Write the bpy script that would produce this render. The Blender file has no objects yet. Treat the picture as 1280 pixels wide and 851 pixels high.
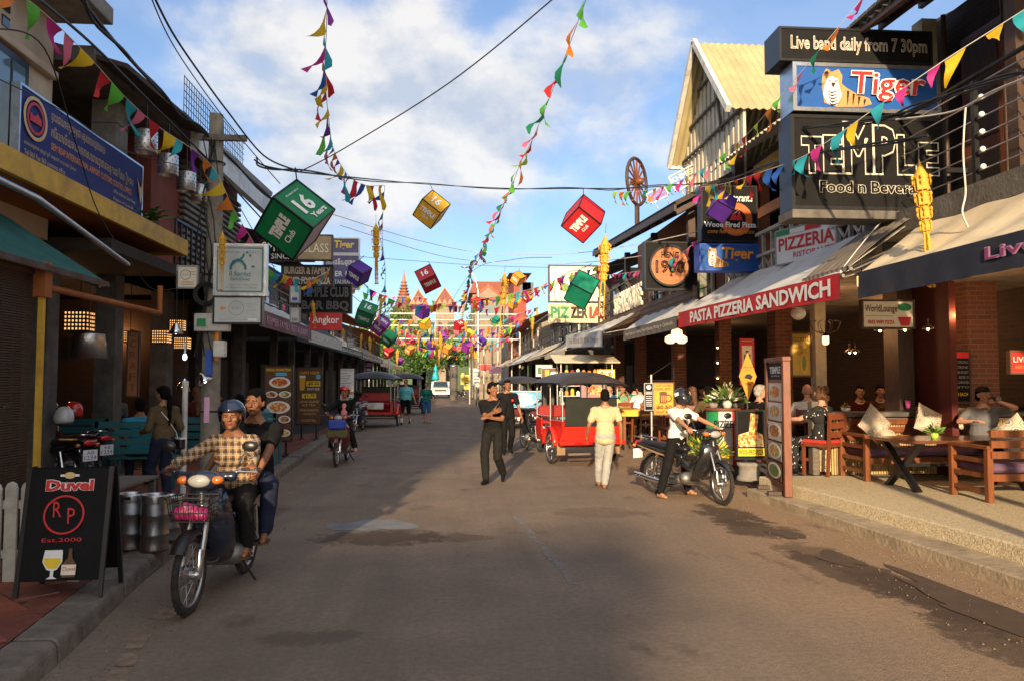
import bpy, bmesh, math, random
import numpy as np
from math import sin, cos, pi, radians, sqrt, tan, atan2
from mathutils import Vector, Matrix, Euler, noise
R = random.Random(7)
scene = bpy.context.scene
COL = scene.collection
V = Vector
# ------------------------------------------------------------------ camera
FPX = 960.0
CAM = V((0, 0, 1.65))
YAW, PITCH = math.atan(75/960), math.atan(50.5/960)
fw = V((sin(YAW)*cos(PITCH), cos(YAW)*cos(PITCH), sin(PITCH)))
rt = V((cos(YAW), -sin(YAW), 0))
upv = rt.cross(fw)
cd = bpy.data.cameras.new('camera'); cam = bpy.data.objects.new('camera', cd); COL.objects.link(cam)
cam.location = CAM
cam.rotation_euler = Matrix((rt, upv, -fw)).transposed().to_euler()
cd.sensor_width = 36; cd.lens = 36*FPX/1280; cd.clip_start = .05; cd.clip_end = 6000
scene.camera = cam
scene.view_settings.view_transform = 'Standard'; scene.view_settings.look = 'None'
scene.view_settings.exposure = 1.06; scene.view_settings.gamma = 1
# ------------------------------------------------------------------ sun and sky
SAZ, SEL = radians(11), radians(14)       # light travels towards +Y, a little to +X
sdir = V((sin(SAZ)*cos(SEL), cos(SAZ)*cos(SEL), -sin(SEL)))
sl = bpy.data.lights.new('sun', 'SUN'); sun = bpy.data.objects.new('sun', sl); COL.objects.link(sun)
sl.energy = 3.8; sl.angle = radians(1.1); sl.color = (1, .75, .46)
sun.rotation_euler = sdir.to_track_quat('-Z', 'Y').to_euler(); sun.location = (-10, -30, 20)
W = bpy.data.worlds.new('World'); scene.world = W; W.use_nodes = True
nt = W.node_tree; nt.nodes.clear()
def N(t, **k):
    n = nt.nodes.new(t)
    for a, b in k.items(): setattr(n, a, b)
    return n
def L(a, b): nt.links.new(a, b)
def vmath(op, a, b=None):
    n = N('ShaderNodeVectorMath', operation=op)
    for i, x in enumerate((a, b)):
        if x is None: continue
        if isinstance(x, (tuple, Vector)): n.inputs[i].default_value = tuple(x)
        else: L(x, n.inputs[i])
    return n.outputs['Value' if op in ('DOT_PRODUCT', 'LENGTH', 'DISTANCE') else 'Vector']
def fm(op, a, b=None, c=None, clamp=False):
    n = N('ShaderNodeMath', operation=op); n.use_clamp = clamp
    for i, x in enumerate((a, b, c)):
        if x is None: continue
        if isinstance(x, (int, float)): n.inputs[i].default_value = x
        else: L(x, n.inputs[i])
    return n.outputs[0]
def sky_nodes():
    out = N('ShaderNodeOutputWorld'); sky = N('ShaderNodeTexSky', sky_type='NISHITA')
    sky.sun_disc = False; sky.sun_elevation = SEL
    sky.sun_rotation = SAZ + pi            # the sun stands behind the camera
    sky.air_density = .8; sky.dust_density = 2.0; sky.ozone_density = 3.0
    bg = N('ShaderNodeBackground'); bg.inputs['Strength'].default_value = .125
    L(sky.outputs[0], bg.inputs[0])
    tc = N('ShaderNodeTexCoord'); d = tc.outputs['Generated']
    def pxdir(px, py): return (fw*960 + rt*(px-640) + upv*(425.5-py)).normalized()
    nz = N('ShaderNodeTexNoise'); nz.inputs['Scale'].default_value = 5.5; nz.inputs['Detail'].default_value = 9
    nz.inputs['Roughness'].default_value = .55; nz.inputs['Distortion'].default_value = .15
    sc = vmath('MULTIPLY', d, (1, 1, 1.5)); L(sc, nz.inputs['Vector'])
    n2 = N('ShaderNodeTexNoise'); n2.inputs['Scale'].default_value = 2.4; n2.inputs['Detail'].default_value = 6
    L(vmath('ADD', sc, (3.1, 1.7, .4)), n2.inputs['Vector'])
    # cumulus banks in view by bearing; unseen ones overhead and behind added for fill light
    tot = None
    for (px, py, rad, amp) in ((510, 50, .1, .42), (520, 165, .12, .46), (605, 165, .06, .5), (400, 140, .12, .28), (250, 70, .2, .2), (350, 200, .12, .3),
                               (800, 60, .16, .36), (760, 150, .14, .34), (620, 160, .05, .2), (560, 330, .16, .22), (300, 20, .16, .2), (690, 260, .1, .1), (470, 250, .14, .3)) + tuple((v, None, .42, .62) for v in ((.4, .1, .9), (-.7, .1, .8), (.5, -.6, .6), (-.4, -.8, .5), (1, -.1, .5), (-1, .3, .4), (0, -1, .5), (-.2, -.2, 1.1), (.2, -.4, .9), (.8, -.7, .3), (-.9, -.5, .4))):
        c = pxdir(px, py) if py is not None else V(px).normalized()
        dd = fm('DIVIDE', vmath('DISTANCE', d, tuple(c)), rad)
        g = fm('POWER', 2.718, fm('MULTIPLY', fm('MULTIPLY', dd, dd), -1.0))
        g = fm('MULTIPLY', g, amp*.66)
        tot = g if tot is None else fm('ADD', tot, g)
    m = fm('ADD', fm('MULTIPLY', nz.outputs[0], 1.25), fm('ADD', fm('MULTIPLY', n2.outputs[0], .5), tot))
    mask = N('ShaderNodeMapRange', interpolation_type='SMOOTHSTEP'); L(m, mask.inputs[0])
    mask.inputs['From Min'].default_value = 1.08; mask.inputs['From Max'].default_value = 1.5
    # light on the cloud: brighter where it is thick at the top, greyer underneath
    n3 = N('ShaderNodeTexNoise'); n3.inputs['Scale'].default_value = 5.5; n3.inputs['Detail'].default_value = 9; n3.inputs['Roughness'].default_value = .55
    L(vmath('ADD', sc, (.012, -.0, .055)), n3.inputs['Vector'])
    rel = fm('MULTIPLY_ADD', fm('SUBTRACT', nz.outputs[0], n3.outputs[0]), 3.6, .56, clamp=True)
    cr = N('ShaderNodeValToRGB'); L(rel, cr.inputs[0])
    cr.color_ramp.elements[0].position = .2; cr.color_ramp.elements[0].color = (.43, .47, .54, 1)
    cr.color_ramp.elements[1].position = .85; cr.color_ramp.elements[1].color = (.72, .69, .65, 1)
    cb = N('ShaderNodeBackground'); L(cr.outputs[0], cb.inputs[0]); cb.inputs['Strength'].default_value = .68
    mx = N('ShaderNodeMixShader'); L(fm('MULTIPLY_ADD', mask.outputs[0], .74, .14), mx.inputs[0]); L(bg.outputs[0], mx.inputs[1]); L(cb.outputs[0], mx.inputs[2])
    L(mx.outputs[0], out.inputs[0])
sky_nodes()
scene.cycles.max_bounces = 5; scene.cycles.diffuse_bounces = 3; scene.cycles.glossy_bounces = 2
scene.cycles.use_denoising = True

# ------------------------------------------------------------------ pixel helpers (photo pixels, 1280x851)
def ray(px, py): return fw*960 + rt*(px-640) + upv*(425.5-py)
def atY(px, py, Y):
    d = ray(px, py); return CAM + d*(Y/d.y)
def atX(px, py, X):
    d = ray(px, py); return CAM + d*(X/d.x)
def atZ(px, py, z=0.0):
    d = ray(px, py); return CAM + d*((z-CAM.z)/d.z)
def rect(x0, y0, x1, y1, Y):
    a = atY(x0, (y0+y1)/2, Y); b = atY(x1, (y0+y1)/2, Y); c = atY((x0+x1)/2, y0, Y); e = atY((x0+x1)/2, y1, Y)
    return a.x, b.x, e.z, c.z

# ------------------------------------------------------------------ materials
MATS = {}
def mat(name, col, rough=.6, metal=0., var=.18, scale=6., bump=.15, bscale=None, dirt=0., spec=.5, emit=None, alpha=None, coat=0., stretch=None, trans=0., dirtcol=(.08, .06, .045)):
    if name in MATS: return MATS[name]
    m = bpy.data.materials.new(name); m.use_nodes = True; MATS[name] = m
    t = m.node_tree; n = t.nodes; b = n['Principled BSDF']
    b.inputs['Roughness'].default_value = rough; b.inputs['Metallic'].default_value = metal
    b.inputs['Specular IOR Level'].default_value = spec
    if coat: b.inputs['Coat Weight'].default_value = coat; b.inputs['Coat Roughness'].default_value = .08
    if trans: b.inputs['Transmission Weight'].default_value = trans
    if emit: b.inputs['Emission Color'].default_value = (*emit[:3], 1); b.inputs['Emission Strength'].default_value = emit[3]
    if alpha is not None: b.inputs['Alpha'].default_value = alpha
    tc = n.new('ShaderNodeTexCoord'); mp = n.new('ShaderNodeMapping')
    t.links.new(tc.outputs['Object'], mp.inputs[0])
    if stretch: mp.inputs['Scale'].default_value = stretch
    nz = n.new('ShaderNodeTexNoise'); nz.inputs['Scale'].default_value = scale; nz.inputs['Detail'].default_value = 6; nz.inputs['Roughness'].default_value = .6
    t.links.new(mp.outputs[0], nz.inputs['Vector'])
    cr = n.new('ShaderNodeValToRGB'); t.links.new(nz.outputs[0], cr.inputs[0])
    cr.color_ramp.elements[0].position = .3; cr.color_ramp.elements[1].position = .7
    c = V(col[:3]); cr.color_ramp.elements[0].color = (*[max(0, x*(1-var)) for x in c], 1); cr.color_ramp.elements[1].color = (*[min(1, x*(1+var)) for x in c], 1)
    src = cr.outputs[0]
    if dirt:
        n2 = n.new('ShaderNodeTexNoise'); n2.inputs['Scale'].default_value = scale*.35; n2.inputs['Detail'].default_value = 8; n2.inputs['Roughness'].default_value = .7
        t.links.new(tc.outputs['Object'], n2.inputs['Vector'])
        r2 = n.new('ShaderNodeMapRange'); r2.inputs['From Min'].default_value = .48; r2.inputs['From Max'].default_value = .72; r2.inputs['To Max'].default_value = dirt
        t.links.new(n2.outputs[0], r2.inputs[0])
        mx = n.new('ShaderNodeMix'); mx.data_type = 'RGBA'; t.links.new(r2.outputs[0], mx.inputs[0]); t.links.new(src, mx.inputs[6]); mx.inputs[7].default_value = (*dirtcol, 1)
        src = mx.outputs[2]
    t.links.new(src, b.inputs['Base Color'])
    if bump:
        nb = n.new('ShaderNodeTexNoise'); nb.inputs['Scale'].default_value = bscale or scale*5; nb.inputs['Detail'].default_value = 5
        t.links.new(mp.outputs[0], nb.inputs['Vector'])
        bp = n.new('ShaderNodeBump'); bp.inputs['Strength'].default_value = bump; bp.inputs['Distance'].default_value = .02
        t.links.new(nb.outputs[0], bp.inputs['Height']); t.links.new(bp.outputs[0], b.inputs['Normal'])
    return m
def setnode(m, fn):
    fn(m.node_tree, m.node_tree.nodes['Principled BSDF']); return m
def brickmat(name, c1, c2, mortar, sx=.24, sz=.075, axis='XZ'):
    if name in MATS: return MATS[name]
    m = mat(name, c1, .85, bump=.2, scale=14)
    t = m.node_tree; n = t.nodes; b = n['Principled BSDF']
    tc = n.new('ShaderNodeTexCoord'); sp = n.new('ShaderNodeSeparateXYZ'); t.links.new(tc.outputs['Object'], sp.inputs[0])
    ad = n.new('ShaderNodeMath'); ad.operation = 'ADD'; t.links.new(sp.outputs[0], ad.inputs[0]); t.links.new(sp.outputs[1], ad.inputs[1])
    cb = n.new('ShaderNodeCombineXYZ'); t.links.new(ad.outputs[0], cb.inputs[0]); t.links.new(sp.outputs[2], cb.inputs[1])
    br = n.new('ShaderNodeTexBrick'); t.links.new(cb.outputs[0], br.inputs['Vector'])
    br.inputs['Scale'].default_value = 1; br.inputs['Brick Width'].default_value = sx; br.inputs['Row Height'].default_value = sz; br.inputs['Mortar Size'].default_value = .008
    br.inputs['Color1'].default_value = (*c1, 1); br.inputs['Color2'].default_value = (*c2, 1); br.inputs['Mortar'].default_value = (*mortar, 1)
    t.links.new(br.outputs[0], b.inputs['Base Color'])
    bp = n.new('ShaderNodeBump'); bp.inputs['Strength'].default_value = .6; bp.inputs['Distance'].default_value = .01; bp.invert = True
    t.links.new(br.outputs['Fac'], bp.inputs['Height']); t.links.new(bp.outputs[0], b.inputs['Normal'])
    return m
def plain(name, col, rough=.5, **k): return mat(name, col, rough, var=k.pop('var', .06), bump=k.pop('bump', 0), **k)

# ------------------------------------------------------------------ mesh builder
class MB:
    def __init__(s, M=None): s.v = []; s.f = []; s.sm = []; s.M = M or Matrix()
    def add(s, vs, fs, smooth=False):
        o = len(s.v); s.v += [s.M @ V(p) for p in vs]; s.f += [tuple(i+o for i in f) for f in fs]; s.sm += [smooth]*len(fs); return s
    def bx(s, x0, x1, y0, y1, z0, z1):
        return s.add([(x, y, z) for x in (x0, x1) for y in (y0, y1) for z in (z0, z1)], [(0, 1, 3, 2), (4, 6, 7, 5), (0, 4, 5, 1), (2, 3, 7, 6), (0, 2, 6, 4), (1, 5, 7, 3)])
    def box(s, c, d): return s.bx(c[0]-d[0]/2, c[0]+d[0]/2, c[1]-d[1]/2, c[1]+d[1]/2, c[2]-d[2]/2, c[2]+d[2]/2)
    def beam(s, p, q, w, h=None, up=(0, 0, 1)):
        p, q = V(p), V(q); h = h or w; d = (q-p).normalized(); u = V(up)
        if abs(d.dot(u)) > .98: u = V((0, 1, 0))
        a = d.cross(u).normalized()*(w/2); b = a.cross(d).normalized()*(h/2)
        return s.add([p-a-b, p+a-b, p+a+b, p-a+b, q-a-b, q+a-b, q+a+b, q-a+b], [(0, 1, 2, 3), (4, 7, 6, 5), (0, 4, 5, 1), (1, 5, 6, 2), (2, 6, 7, 3), (3, 7, 4, 0)])
    def tube(s, pts, r, n=8, cap=True, smooth=True, closed=False):
        pts = [V(p) for p in pts]; m = len(pts); rs = r if isinstance(r, (list, tuple)) else [r]*m
        vs = []; fs = []; pa = None
        for i, p in enumerate(pts):
            if closed: t = pts[(i+1) % m]-pts[i-1]
            else: t = pts[min(i+1, m-1)]-pts[max(i-1, 0)]
            t = t.normalized() if t.length > 1e-9 else V((0, 0, 1))
            if pa is None:
                u = V((0, 0, 1)) if abs(t.z) < .9 else V((0, 1, 0)); a = t.cross(u).normalized()
            else:
                a = pa - t*pa.dot(t); a = a.normalized() if a.length > 1e-6 else t.orthogonal().normalized()
            pa = a; b = t.cross(a)
            for k in range(n):
                w = 2*pi*k/n; vs.append(p + (a*cos(w)+b*sin(w))*rs[i])
        for i in range(m if closed else m-1):
            j = (i+1) % m
            for k in range(n): fs.append((i*n+k, i*n+(k+1) % n, j*n+(k+1) % n, j*n+k))
        s.add(vs, fs, smooth)
        if cap and not closed: s.add(vs[:n], [tuple(range(n))[::-1]]); s.add(vs[-n:], [tuple(range(n))])
        return s
    def lathe(s, prof, n=16, c=(0, 0, 0), axis='Z', smooth=True, a0=0, a1=2*pi):
        full = abs(a1-a0-2*pi) < 1e-6; m = n if full else n+1; vs = []; fs = []
        for (r, z) in prof:
            for k in range(m):
                w = a0+(a1-a0)*k/n; x, y = r*cos(w), r*sin(w)
                p = (x, y, z) if axis == 'Z' else ((z, x, y) if axis == 'X' else (x, z, y)); vs.append(V(p)+V(c))
        for i in range(len(prof)-1):
            for k in range(n): fs.append((i*m+k, i*m+(k+1) % m, (i+1)*m+(k+1) % m, (i+1)*m+k))
        return s.add(vs, fs, smooth)
    def ell(s, c, r, n=12, m=8, rot=None):
        vs = [];  c = V(c); Q = rot or Matrix.Identity(3)
        for i in range(m+1):
            t = pi*i/m
            for k in range(n):
                w = 2*pi*k/n; vs.append(c + Q @ V((r[0]*sin(t)*cos(w), r[1]*sin(t)*sin(w), r[2]*cos(t))))
        fs = [(i*n+k, (i+1)*n+k, (i+1)*n+(k+1) % n, i*n+(k+1) % n) for i in range(m) for k in range(n)]
        return s.add(vs, fs, True)
    def cap(s, p, q, r0, r1, n=10):
        p, q = V(p), V(q); d = q-p; L_ = d.length
        if L_ < 1e-6: return s.ell(p, (r0, r0, r0), n, 6)
        d /= L_; pts = []; rs = []
        for a in (-1, -.85, -.5, 0): pts.append(p+d*r0*a); rs.append(max(.0008, r0*sqrt(1-a*a)))
        for a in (0, .5, .85, 1): pts.append(q+d*r1*a); rs.append(max(.0008, r1*sqrt(1-a*a)))
        return s.tube(pts, rs, n)
    def prism(s, poly, y0, y1, axis='Y'):
        n = len(poly)
        f = (lambda a, b, y: (a, y, b)) if axis == 'Y' else ((lambda a, b, y: (y, a, b)) if axis == 'X' else (lambda a, b, y: (a, b, y)))
        vs = [f(a, b, y0) for a, b in poly]+[f(a, b, y1) for a, b in poly]
        return s.add(vs, [tuple(range(n))[::-1], tuple(range(n, 2*n))]+[(i, (i+1) % n, n+(i+1) % n, n+i) for i in range(n)])
    def slab(s, a, b, c, d, th=.02):
        a, b, c, d = V(a), V(b), V(c), V(d); nn = (b-a).cross(d-a).normalized()*th
        return s.add([a, b, c, d, a-nn, b-nn, c-nn, d-nn], [(0, 1, 2, 3), (7, 6, 5, 4), (0, 4, 5, 1), (1, 5, 6, 2), (2, 6, 7, 3), (3, 7, 4, 0)])
    def grid(s, fn, nu, nv, th=0, smooth=True):
        vs = [V(fn(i/nu, j/nv)) for i in range(nu+1) for j in range(nv+1)]; k = nv+1
        fs = [(i*k+j, (i+1)*k+j, (i+1)*k+j+1, i*k+j+1) for i in range(nu) for j in range(nv)]
        s.add(vs, fs, smooth)
        if th:
            s.add([v-V((0, 0, th)) for v in vs], [f[::-1] for f in fs], smooth)
            o = len(vs); bd = [i*k for i in range(nu+1)]; e2 = [i*k+nv for i in range(nu+1)]
            rim = []
            for lst in (bd, e2, list(range(k)), [nu*k+j for j in range(k)]):
                for a, b in zip(lst[:-1], lst[1:]): rim.append((a, b, b+o, a+o))
            s.add(vs+[v-V((0, 0, th)) for v in vs], rim, smooth)
        return s
    def torus(s, c, R_, r, axis='X', n=32, m=8, rz=None):
        vs = []; c = V(c); rz = rz or r
        for i in range(n):
            w = 2*pi*i/n
            for k in range(m):
                q = 2*pi*k/m; rr = R_+r*cos(q); x = rz*sin(q)
                a, b = rr*cos(w), rr*sin(w); vs.append(c+V((x, a, b) if axis == 'X' else ((a, x, b) if axis == 'Y' else (a, b, x))))
        return s.add(vs, [(i*m+k, i*m+(k+1) % m, ((i+1) % n)*m+(k+1) % m, ((i+1) % n)*m+k) for i in range(n) for k in range(m)], True)
    def mesh(s, name, m=None, off=None):
        me = bpy.data.meshes.new(name); vs = s.v if off is None else [v-off for v in s.v]
        me.from_pydata([tuple(v) for v in vs], [], s.f)
        me.polygons.foreach_set('use_smooth', s.sm)
        if m: me.materials.append(MATS[m] if isinstance(m, str) else m)
        me.update(); return me
    def build(s, name, m, parent=None, bev=0, world=False, fix=True):
        off = None
        if world and parent is not None:
            if parent.type == 'MESH' and 'woff' in WOFF.get(parent.name, {}): off = WOFF[parent.name]['woff']
            else: off = parent.matrix_basis.translation.copy()
            if parent.parent is not None: off = None if False else WORIGIN(parent)
        me = s.mesh(name, m, off)
        if fix:
            bmx = bmesh.new(); bmx.from_mesh(me); bmesh.ops.recalc_face_normals(bmx, faces=bmx.faces); bmx.to_mesh(me); bmx.free()
        o = bpy.data.objects.new(name, me); COL.objects.link(o)
        if parent is not None: o.parent = parent
        if bev:
            md = o.modifiers.new('bevel', 'BEVEL'); md.width = bev; md.segments = 1; md.limit_method = 'ANGLE'
        return o
WOFF = {}
def WORIGIN(o):
    v = V((0, 0, 0))
    while o is not None: v = v + o.matrix_basis.translation; o = o.parent
    return v
def props(o, label=None, cat=None, group=None, kind=None):
    if label: o['label'] = label
    if cat: o['category'] = cat
    if group: o['group'] = group
    if kind: o['kind'] = kind
    return o
def thing(name, label, cat, loc=(0, 0, 0), rz=0, group=None, rot=None):
    o = bpy.data.objects.new(name, None); COL.objects.link(o); o.location = loc
    o.rotation_euler = rot if rot is not None else (0, 0, rz); o.empty_display_size = .2
    return props(o, label, cat, group)
def struct(mb, name, m, **k):
    o = mb.build(name, m, **k); o['kind'] = 'structure'; return o
def share(o, parent, loc=None, rot=None, scale=None):
    c = o.copy(); COL.objects.link(c); c.parent = parent
    if loc is not None: c.location = loc
    if rot is not None: c.rotation_euler = rot
    if scale is not None: c.scale = scale
    return c
def copytree(o, parent=None):
    c = o.copy(); COL.objects.link(c); c.parent = parent
    for ch in list(o.children): copytree(ch, c)
    return c
# ------------------------------------------------------------------ lettering
TC = {}
def textmesh(s, bold=0., outline=0., shear=0., ext=0., space=1.):
    k = (s, bold, outline, shear, ext, space)
    if k in TC: return TC[k]
    cu = bpy.data.curves.new('t', 'FONT'); cu.body = s; cu.size = 1; cu.offset = bold; cu.shear = shear; cu.extrude = ext; cu.resolution_u = 2; cu.space_character = space
    if outline: cu.fill_mode = 'NONE'; cu.bevel_depth = outline; cu.bevel_resolution = 0
    ob = bpy.data.objects.new('t', cu); me = bpy.data.meshes.new_from_object(ob)
    v = np.empty(len(me.vertices)*3, 'f'); me.vertices.foreach_get('co', v); v = v.reshape(-1, 3)
    fs = [tuple(p.vertices) for p in me.polygons]
    bpy.data.objects.remove(ob); bpy.data.curves.remove(cu); bpy.data.meshes.remove(me)
    if len(v) == 0: v = np.zeros((3, 3), 'f')
    lo, hi = v.min(0), v.max(0); TC[k] = (v, fs, lo, hi); return TC[k]
def text(mb, s, x0, x1, z0, z1, y=-.004, keep=False, **k):
    """letters filling the box x0..x1, z0..z1 in the local XZ plane, facing -Y"""
    v, fs, lo, hi = textmesh(s, **k)
    w, h = max(hi[0]-lo[0], 1e-6), max(hi[1]-lo[1], 1e-6)
    sx, sz = (x1-x0)/w, (z1-z0)/h
    if keep:
        q = min(sx, sz); cx = (x0+x1)/2-q*w/2; cz = (z0+z1)/2-q*h/2; sx = sz = q
    else: cx, cz = x0, z0
    q = min(sx, sz)
    mb.add([(cx+(a-lo[0])*sx, y-c*q, cz+(b-lo[1])*sz) for a, b, c in v], fs)
    return mb
def disc(mb, cx, cz, r, y=-.004, n=20, rz=None, th=.003):
    rz = rz or r
    pts = [(cx+r*cos(2*pi*i/n), cz+rz*sin(2*pi*i/n)) for i in range(n)]
    return mb.prism(pts, y-th, y)
def ring(mb, cx, cz, r, w, y=-.004, n=28, th=.003):
    for i in range(n):
        a, b = 2*pi*i/n, 2*pi*(i+1)/n
        p = [(cx+q*cos(t), cz+q*sin(t)) for q, t in ((r, a), (r, b), (r-w, b), (r-w, a))]
        mb.prism(p, y-th, y)
    return mb
# ------------------------------------------------------------------ shared materials
def white_cloth(): pass
mat('dark_metal', (.025, .025, .028), .45, .6, bump=.05)
mat('steel', (.55, .56, .58), .32, 1., var=.1, scale=20, bump=.05, dirt=.3)
mat('chrome', (.75, .76, .78), .15, 1., var=.03, bump=0)
mat('rust_steel', (.2, .16, .13), .6, .5, dirt=.7, dirtcol=(.15, .06, .02))
mat('black_paint', (.012, .012, .014), .35, var=.3, bump=.03)
mat('black_board', (.006, .006, .007), .65, var=.3, bump=.05, dirt=.2, spec=.2, dirtcol=(.02, .017, .014))
mat('rubber', (.018, .018, .018), .85, bump=.3, scale=30, dirt=.6, dirtcol=(.12, .08, .05))
plain('white_print', (.82, .82, .8)); plain('red_print', (.6, .02, .02)); plain('yellow_print', (.85, .6, .03)); plain('gold_print', (.7, .5, .22))
plain('cream_print', (.8, .74, .6)); plain('orange_print', (.85, .3, .03)); plain('black_print', (.01, .01, .01)); plain('blue_print', (.03, .09, .45)); plain('green_print', (.02, .25, .09)); plain('teal_print', (.02, .2, .22)); plain('grey_print', (.3, .3, .3)); plain('pink_print', (.75, .4, .6)); plain('sky_print', (.12, .45, .75)); plain('beer_print', (.75, .4, .04)); plain('brown_print', (.12, .05, .02))
mat('white_paint', (.62, .62, .58), .5, dirt=.5, bump=.1)
mat('neon_tube', (.8, .74, .62), .2, var=.05, bump=0)
mat('wood_red', (.17, .048, .02), .45, var=.35, scale=5, stretch=(6, 6, .8), bump=.15, dirt=.2)
mat('wood_orange', (.18, .058, .02), .4, var=.3, scale=5, stretch=(5, 5, .8), bump=.15)
mat('wood_dark', (.06, .032, .02), .55, var=.4, scale=5, stretch=(6, 6, .8), bump=.2)
mat('wood_grey', (.13, .11, .09), .8, var=.35, scale=5, stretch=(1, 8, 8), bump=.3)
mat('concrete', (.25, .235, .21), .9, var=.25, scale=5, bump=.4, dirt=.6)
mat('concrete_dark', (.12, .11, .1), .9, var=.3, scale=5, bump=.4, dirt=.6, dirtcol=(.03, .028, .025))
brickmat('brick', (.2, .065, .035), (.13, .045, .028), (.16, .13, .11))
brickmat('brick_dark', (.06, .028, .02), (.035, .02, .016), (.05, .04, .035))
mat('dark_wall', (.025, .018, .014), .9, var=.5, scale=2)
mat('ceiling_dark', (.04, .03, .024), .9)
mat('leaf', (.07, .16, .025), .55, var=.5, scale=9, bump=0)
mat('leaf_dark', (.03, .075, .014), .6, var=.5, scale=6, bump=0)
mat('leaf_light', (.16, .26, .05), .55, var=.4, scale=9, bump=0)
mat('bulb', (.9, .7, .4), .3, emit=(1, .55, .2, 14), bump=0)
mat('bulb_soft', (.9, .7, .4), .3, emit=(1, .65, .3, 1.3), bump=0)
mat('bulb_white', (.9, .9, .9), .3, emit=(.8, .9, 1, 3), bump=0)
plain('glass_dark', (.03, .05, .06), .05, spec=1.)
plain('glass_blue', (.12, .2, .25), .06, spec=1.)
plain('cable', (.012, .012, .012), .6); plain('cable_white', (.6, .58, .54), .6)
def foodmat(name, a, b, c, scale=26):
    m = mat(name, a, .4, bump=0)
    def f(t, bs):
        tc = t.nodes.new('ShaderNodeTexCoord'); vo = t.nodes.new('ShaderNodeTexVoronoi'); vo.inputs['Scale'].default_value = scale
        t.links.new(tc.outputs['Object'], vo.inputs['Vector']); cr = t.nodes.new('ShaderNodeValToRGB'); t.links.new(vo.outputs['Color'], cr.inputs[0])
        e = cr.color_ramp.elements; e[0].color = (*a, 1); e[1].color = (*b, 1); n = e.new(.5); n.color = (*c, 1); cr.color_ramp.interpolation = 'CONSTANT'
        e[0].position = 0; e[1].position = .35; e[2].position = .6
        t.links.new(cr.outputs[0], bs.inputs['Base Color'])
    return setnode(m, f)
foodmat('food_pizza', (.7, .12, .03), (.85, .6, .25), (.6, .3, .08)); foodmat('food_salad', (.1, .3, .03), (.6, .1, .04), (.7, .6, .3))
foodmat('food_pasta', (.8, .55, .2), (.75, .3, .08), (.5, .1, .03)); foodmat('food_meat', (.45, .12, .04), (.2, .06, .03), (.65, .35, .12))
# ------------------------------------------------------------------ sign boards
def sign(name, label, cat, loc, rz, w, h, d, board, frame=None, fwid=.03, items=(), rot=None, group=None, root=None, bname='board'):
    t = root or thing(name, label, cat, loc, rz, group, rot)
    MB().bx(-w/2, w/2, 0, d, 0, h).build(bname, board, t, bev=.004)
    if frame:
        e = .012; m = MB()
        m.bx(-w/2-e, w/2+e, -e, d+e, h-fwid, h+e).bx(-w/2-e, w/2+e, -e, d+e, -e, fwid).bx(-w/2-e, -w/2+fwid, -e, d+e, fwid, h-fwid).bx(w/2-fwid, w/2+e, -e, d+e, fwid, h-fwid)
        m.build('frame', frame, t)
    put(t, w, h, items); return t
def put(t, w, h, items, y0=0., names=None):
    acc = {}
    for i, it in enumerate(items):
        y = y0-.003-.0022*i; k = it[0]; X = lambda u: -w/2+u*w; Z = lambda v: v*h
        if k in 'tk':
            _, s, u0, u1, v0, v1, m = it[:7]; o = dict(it[7]) if len(it) > 7 else {}
            nm = o.pop('n', 'lettering'); b = acc.setdefault((nm, m, i), MB()); text(b, s, X(u0), X(u1), Z(v0), Z(v1), y, keep=(k == 'k'), **o)
        elif k == 'r':
            _, u0, u1, v0, v1, m = it[:6]; acc.setdefault((it[6] if len(it) > 6 else 'printed_panel', m, i), MB()).bx(X(u0), X(u1), y, y+.003, Z(v0), Z(v1))
        elif k == 'e':
            _, u, v, ru, rv, m = it[:6]; disc(acc.setdefault((it[6] if len(it) > 6 else 'picture', m, i), MB()), X(u), Z(v), ru*w, y, 22, rv*h)
        elif k == 'o':
            _, u, v, rr, ww, m = it[:6]; ring(acc.setdefault((it[6] if len(it) > 6 else 'ring', m, i), MB()), X(u), Z(v), rr*h, ww*h, y)
        elif k == 'p':
            _, pts, m = it[:3]; acc.setdefault((it[3] if len(it) > 3 else 'emblem', m, i if len(it) > 3 and 'emblem' not in it[3] else 0), MB()).prism([(X(a), Z(b)) for a, b in pts], y, y+.003)
    for (nm, m, *_), b in acc.items(): b.build(nm, m, t, fix=False)
def dishes(lst):
    out = []
    for (u, v, ru, rv, f) in lst: out += [('e', u, v, ru, rv, 'white_print', 'plate_picture'), ('e', u, v, ru*.74, rv*.72, f, 'food_picture')]
    return out
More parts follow.
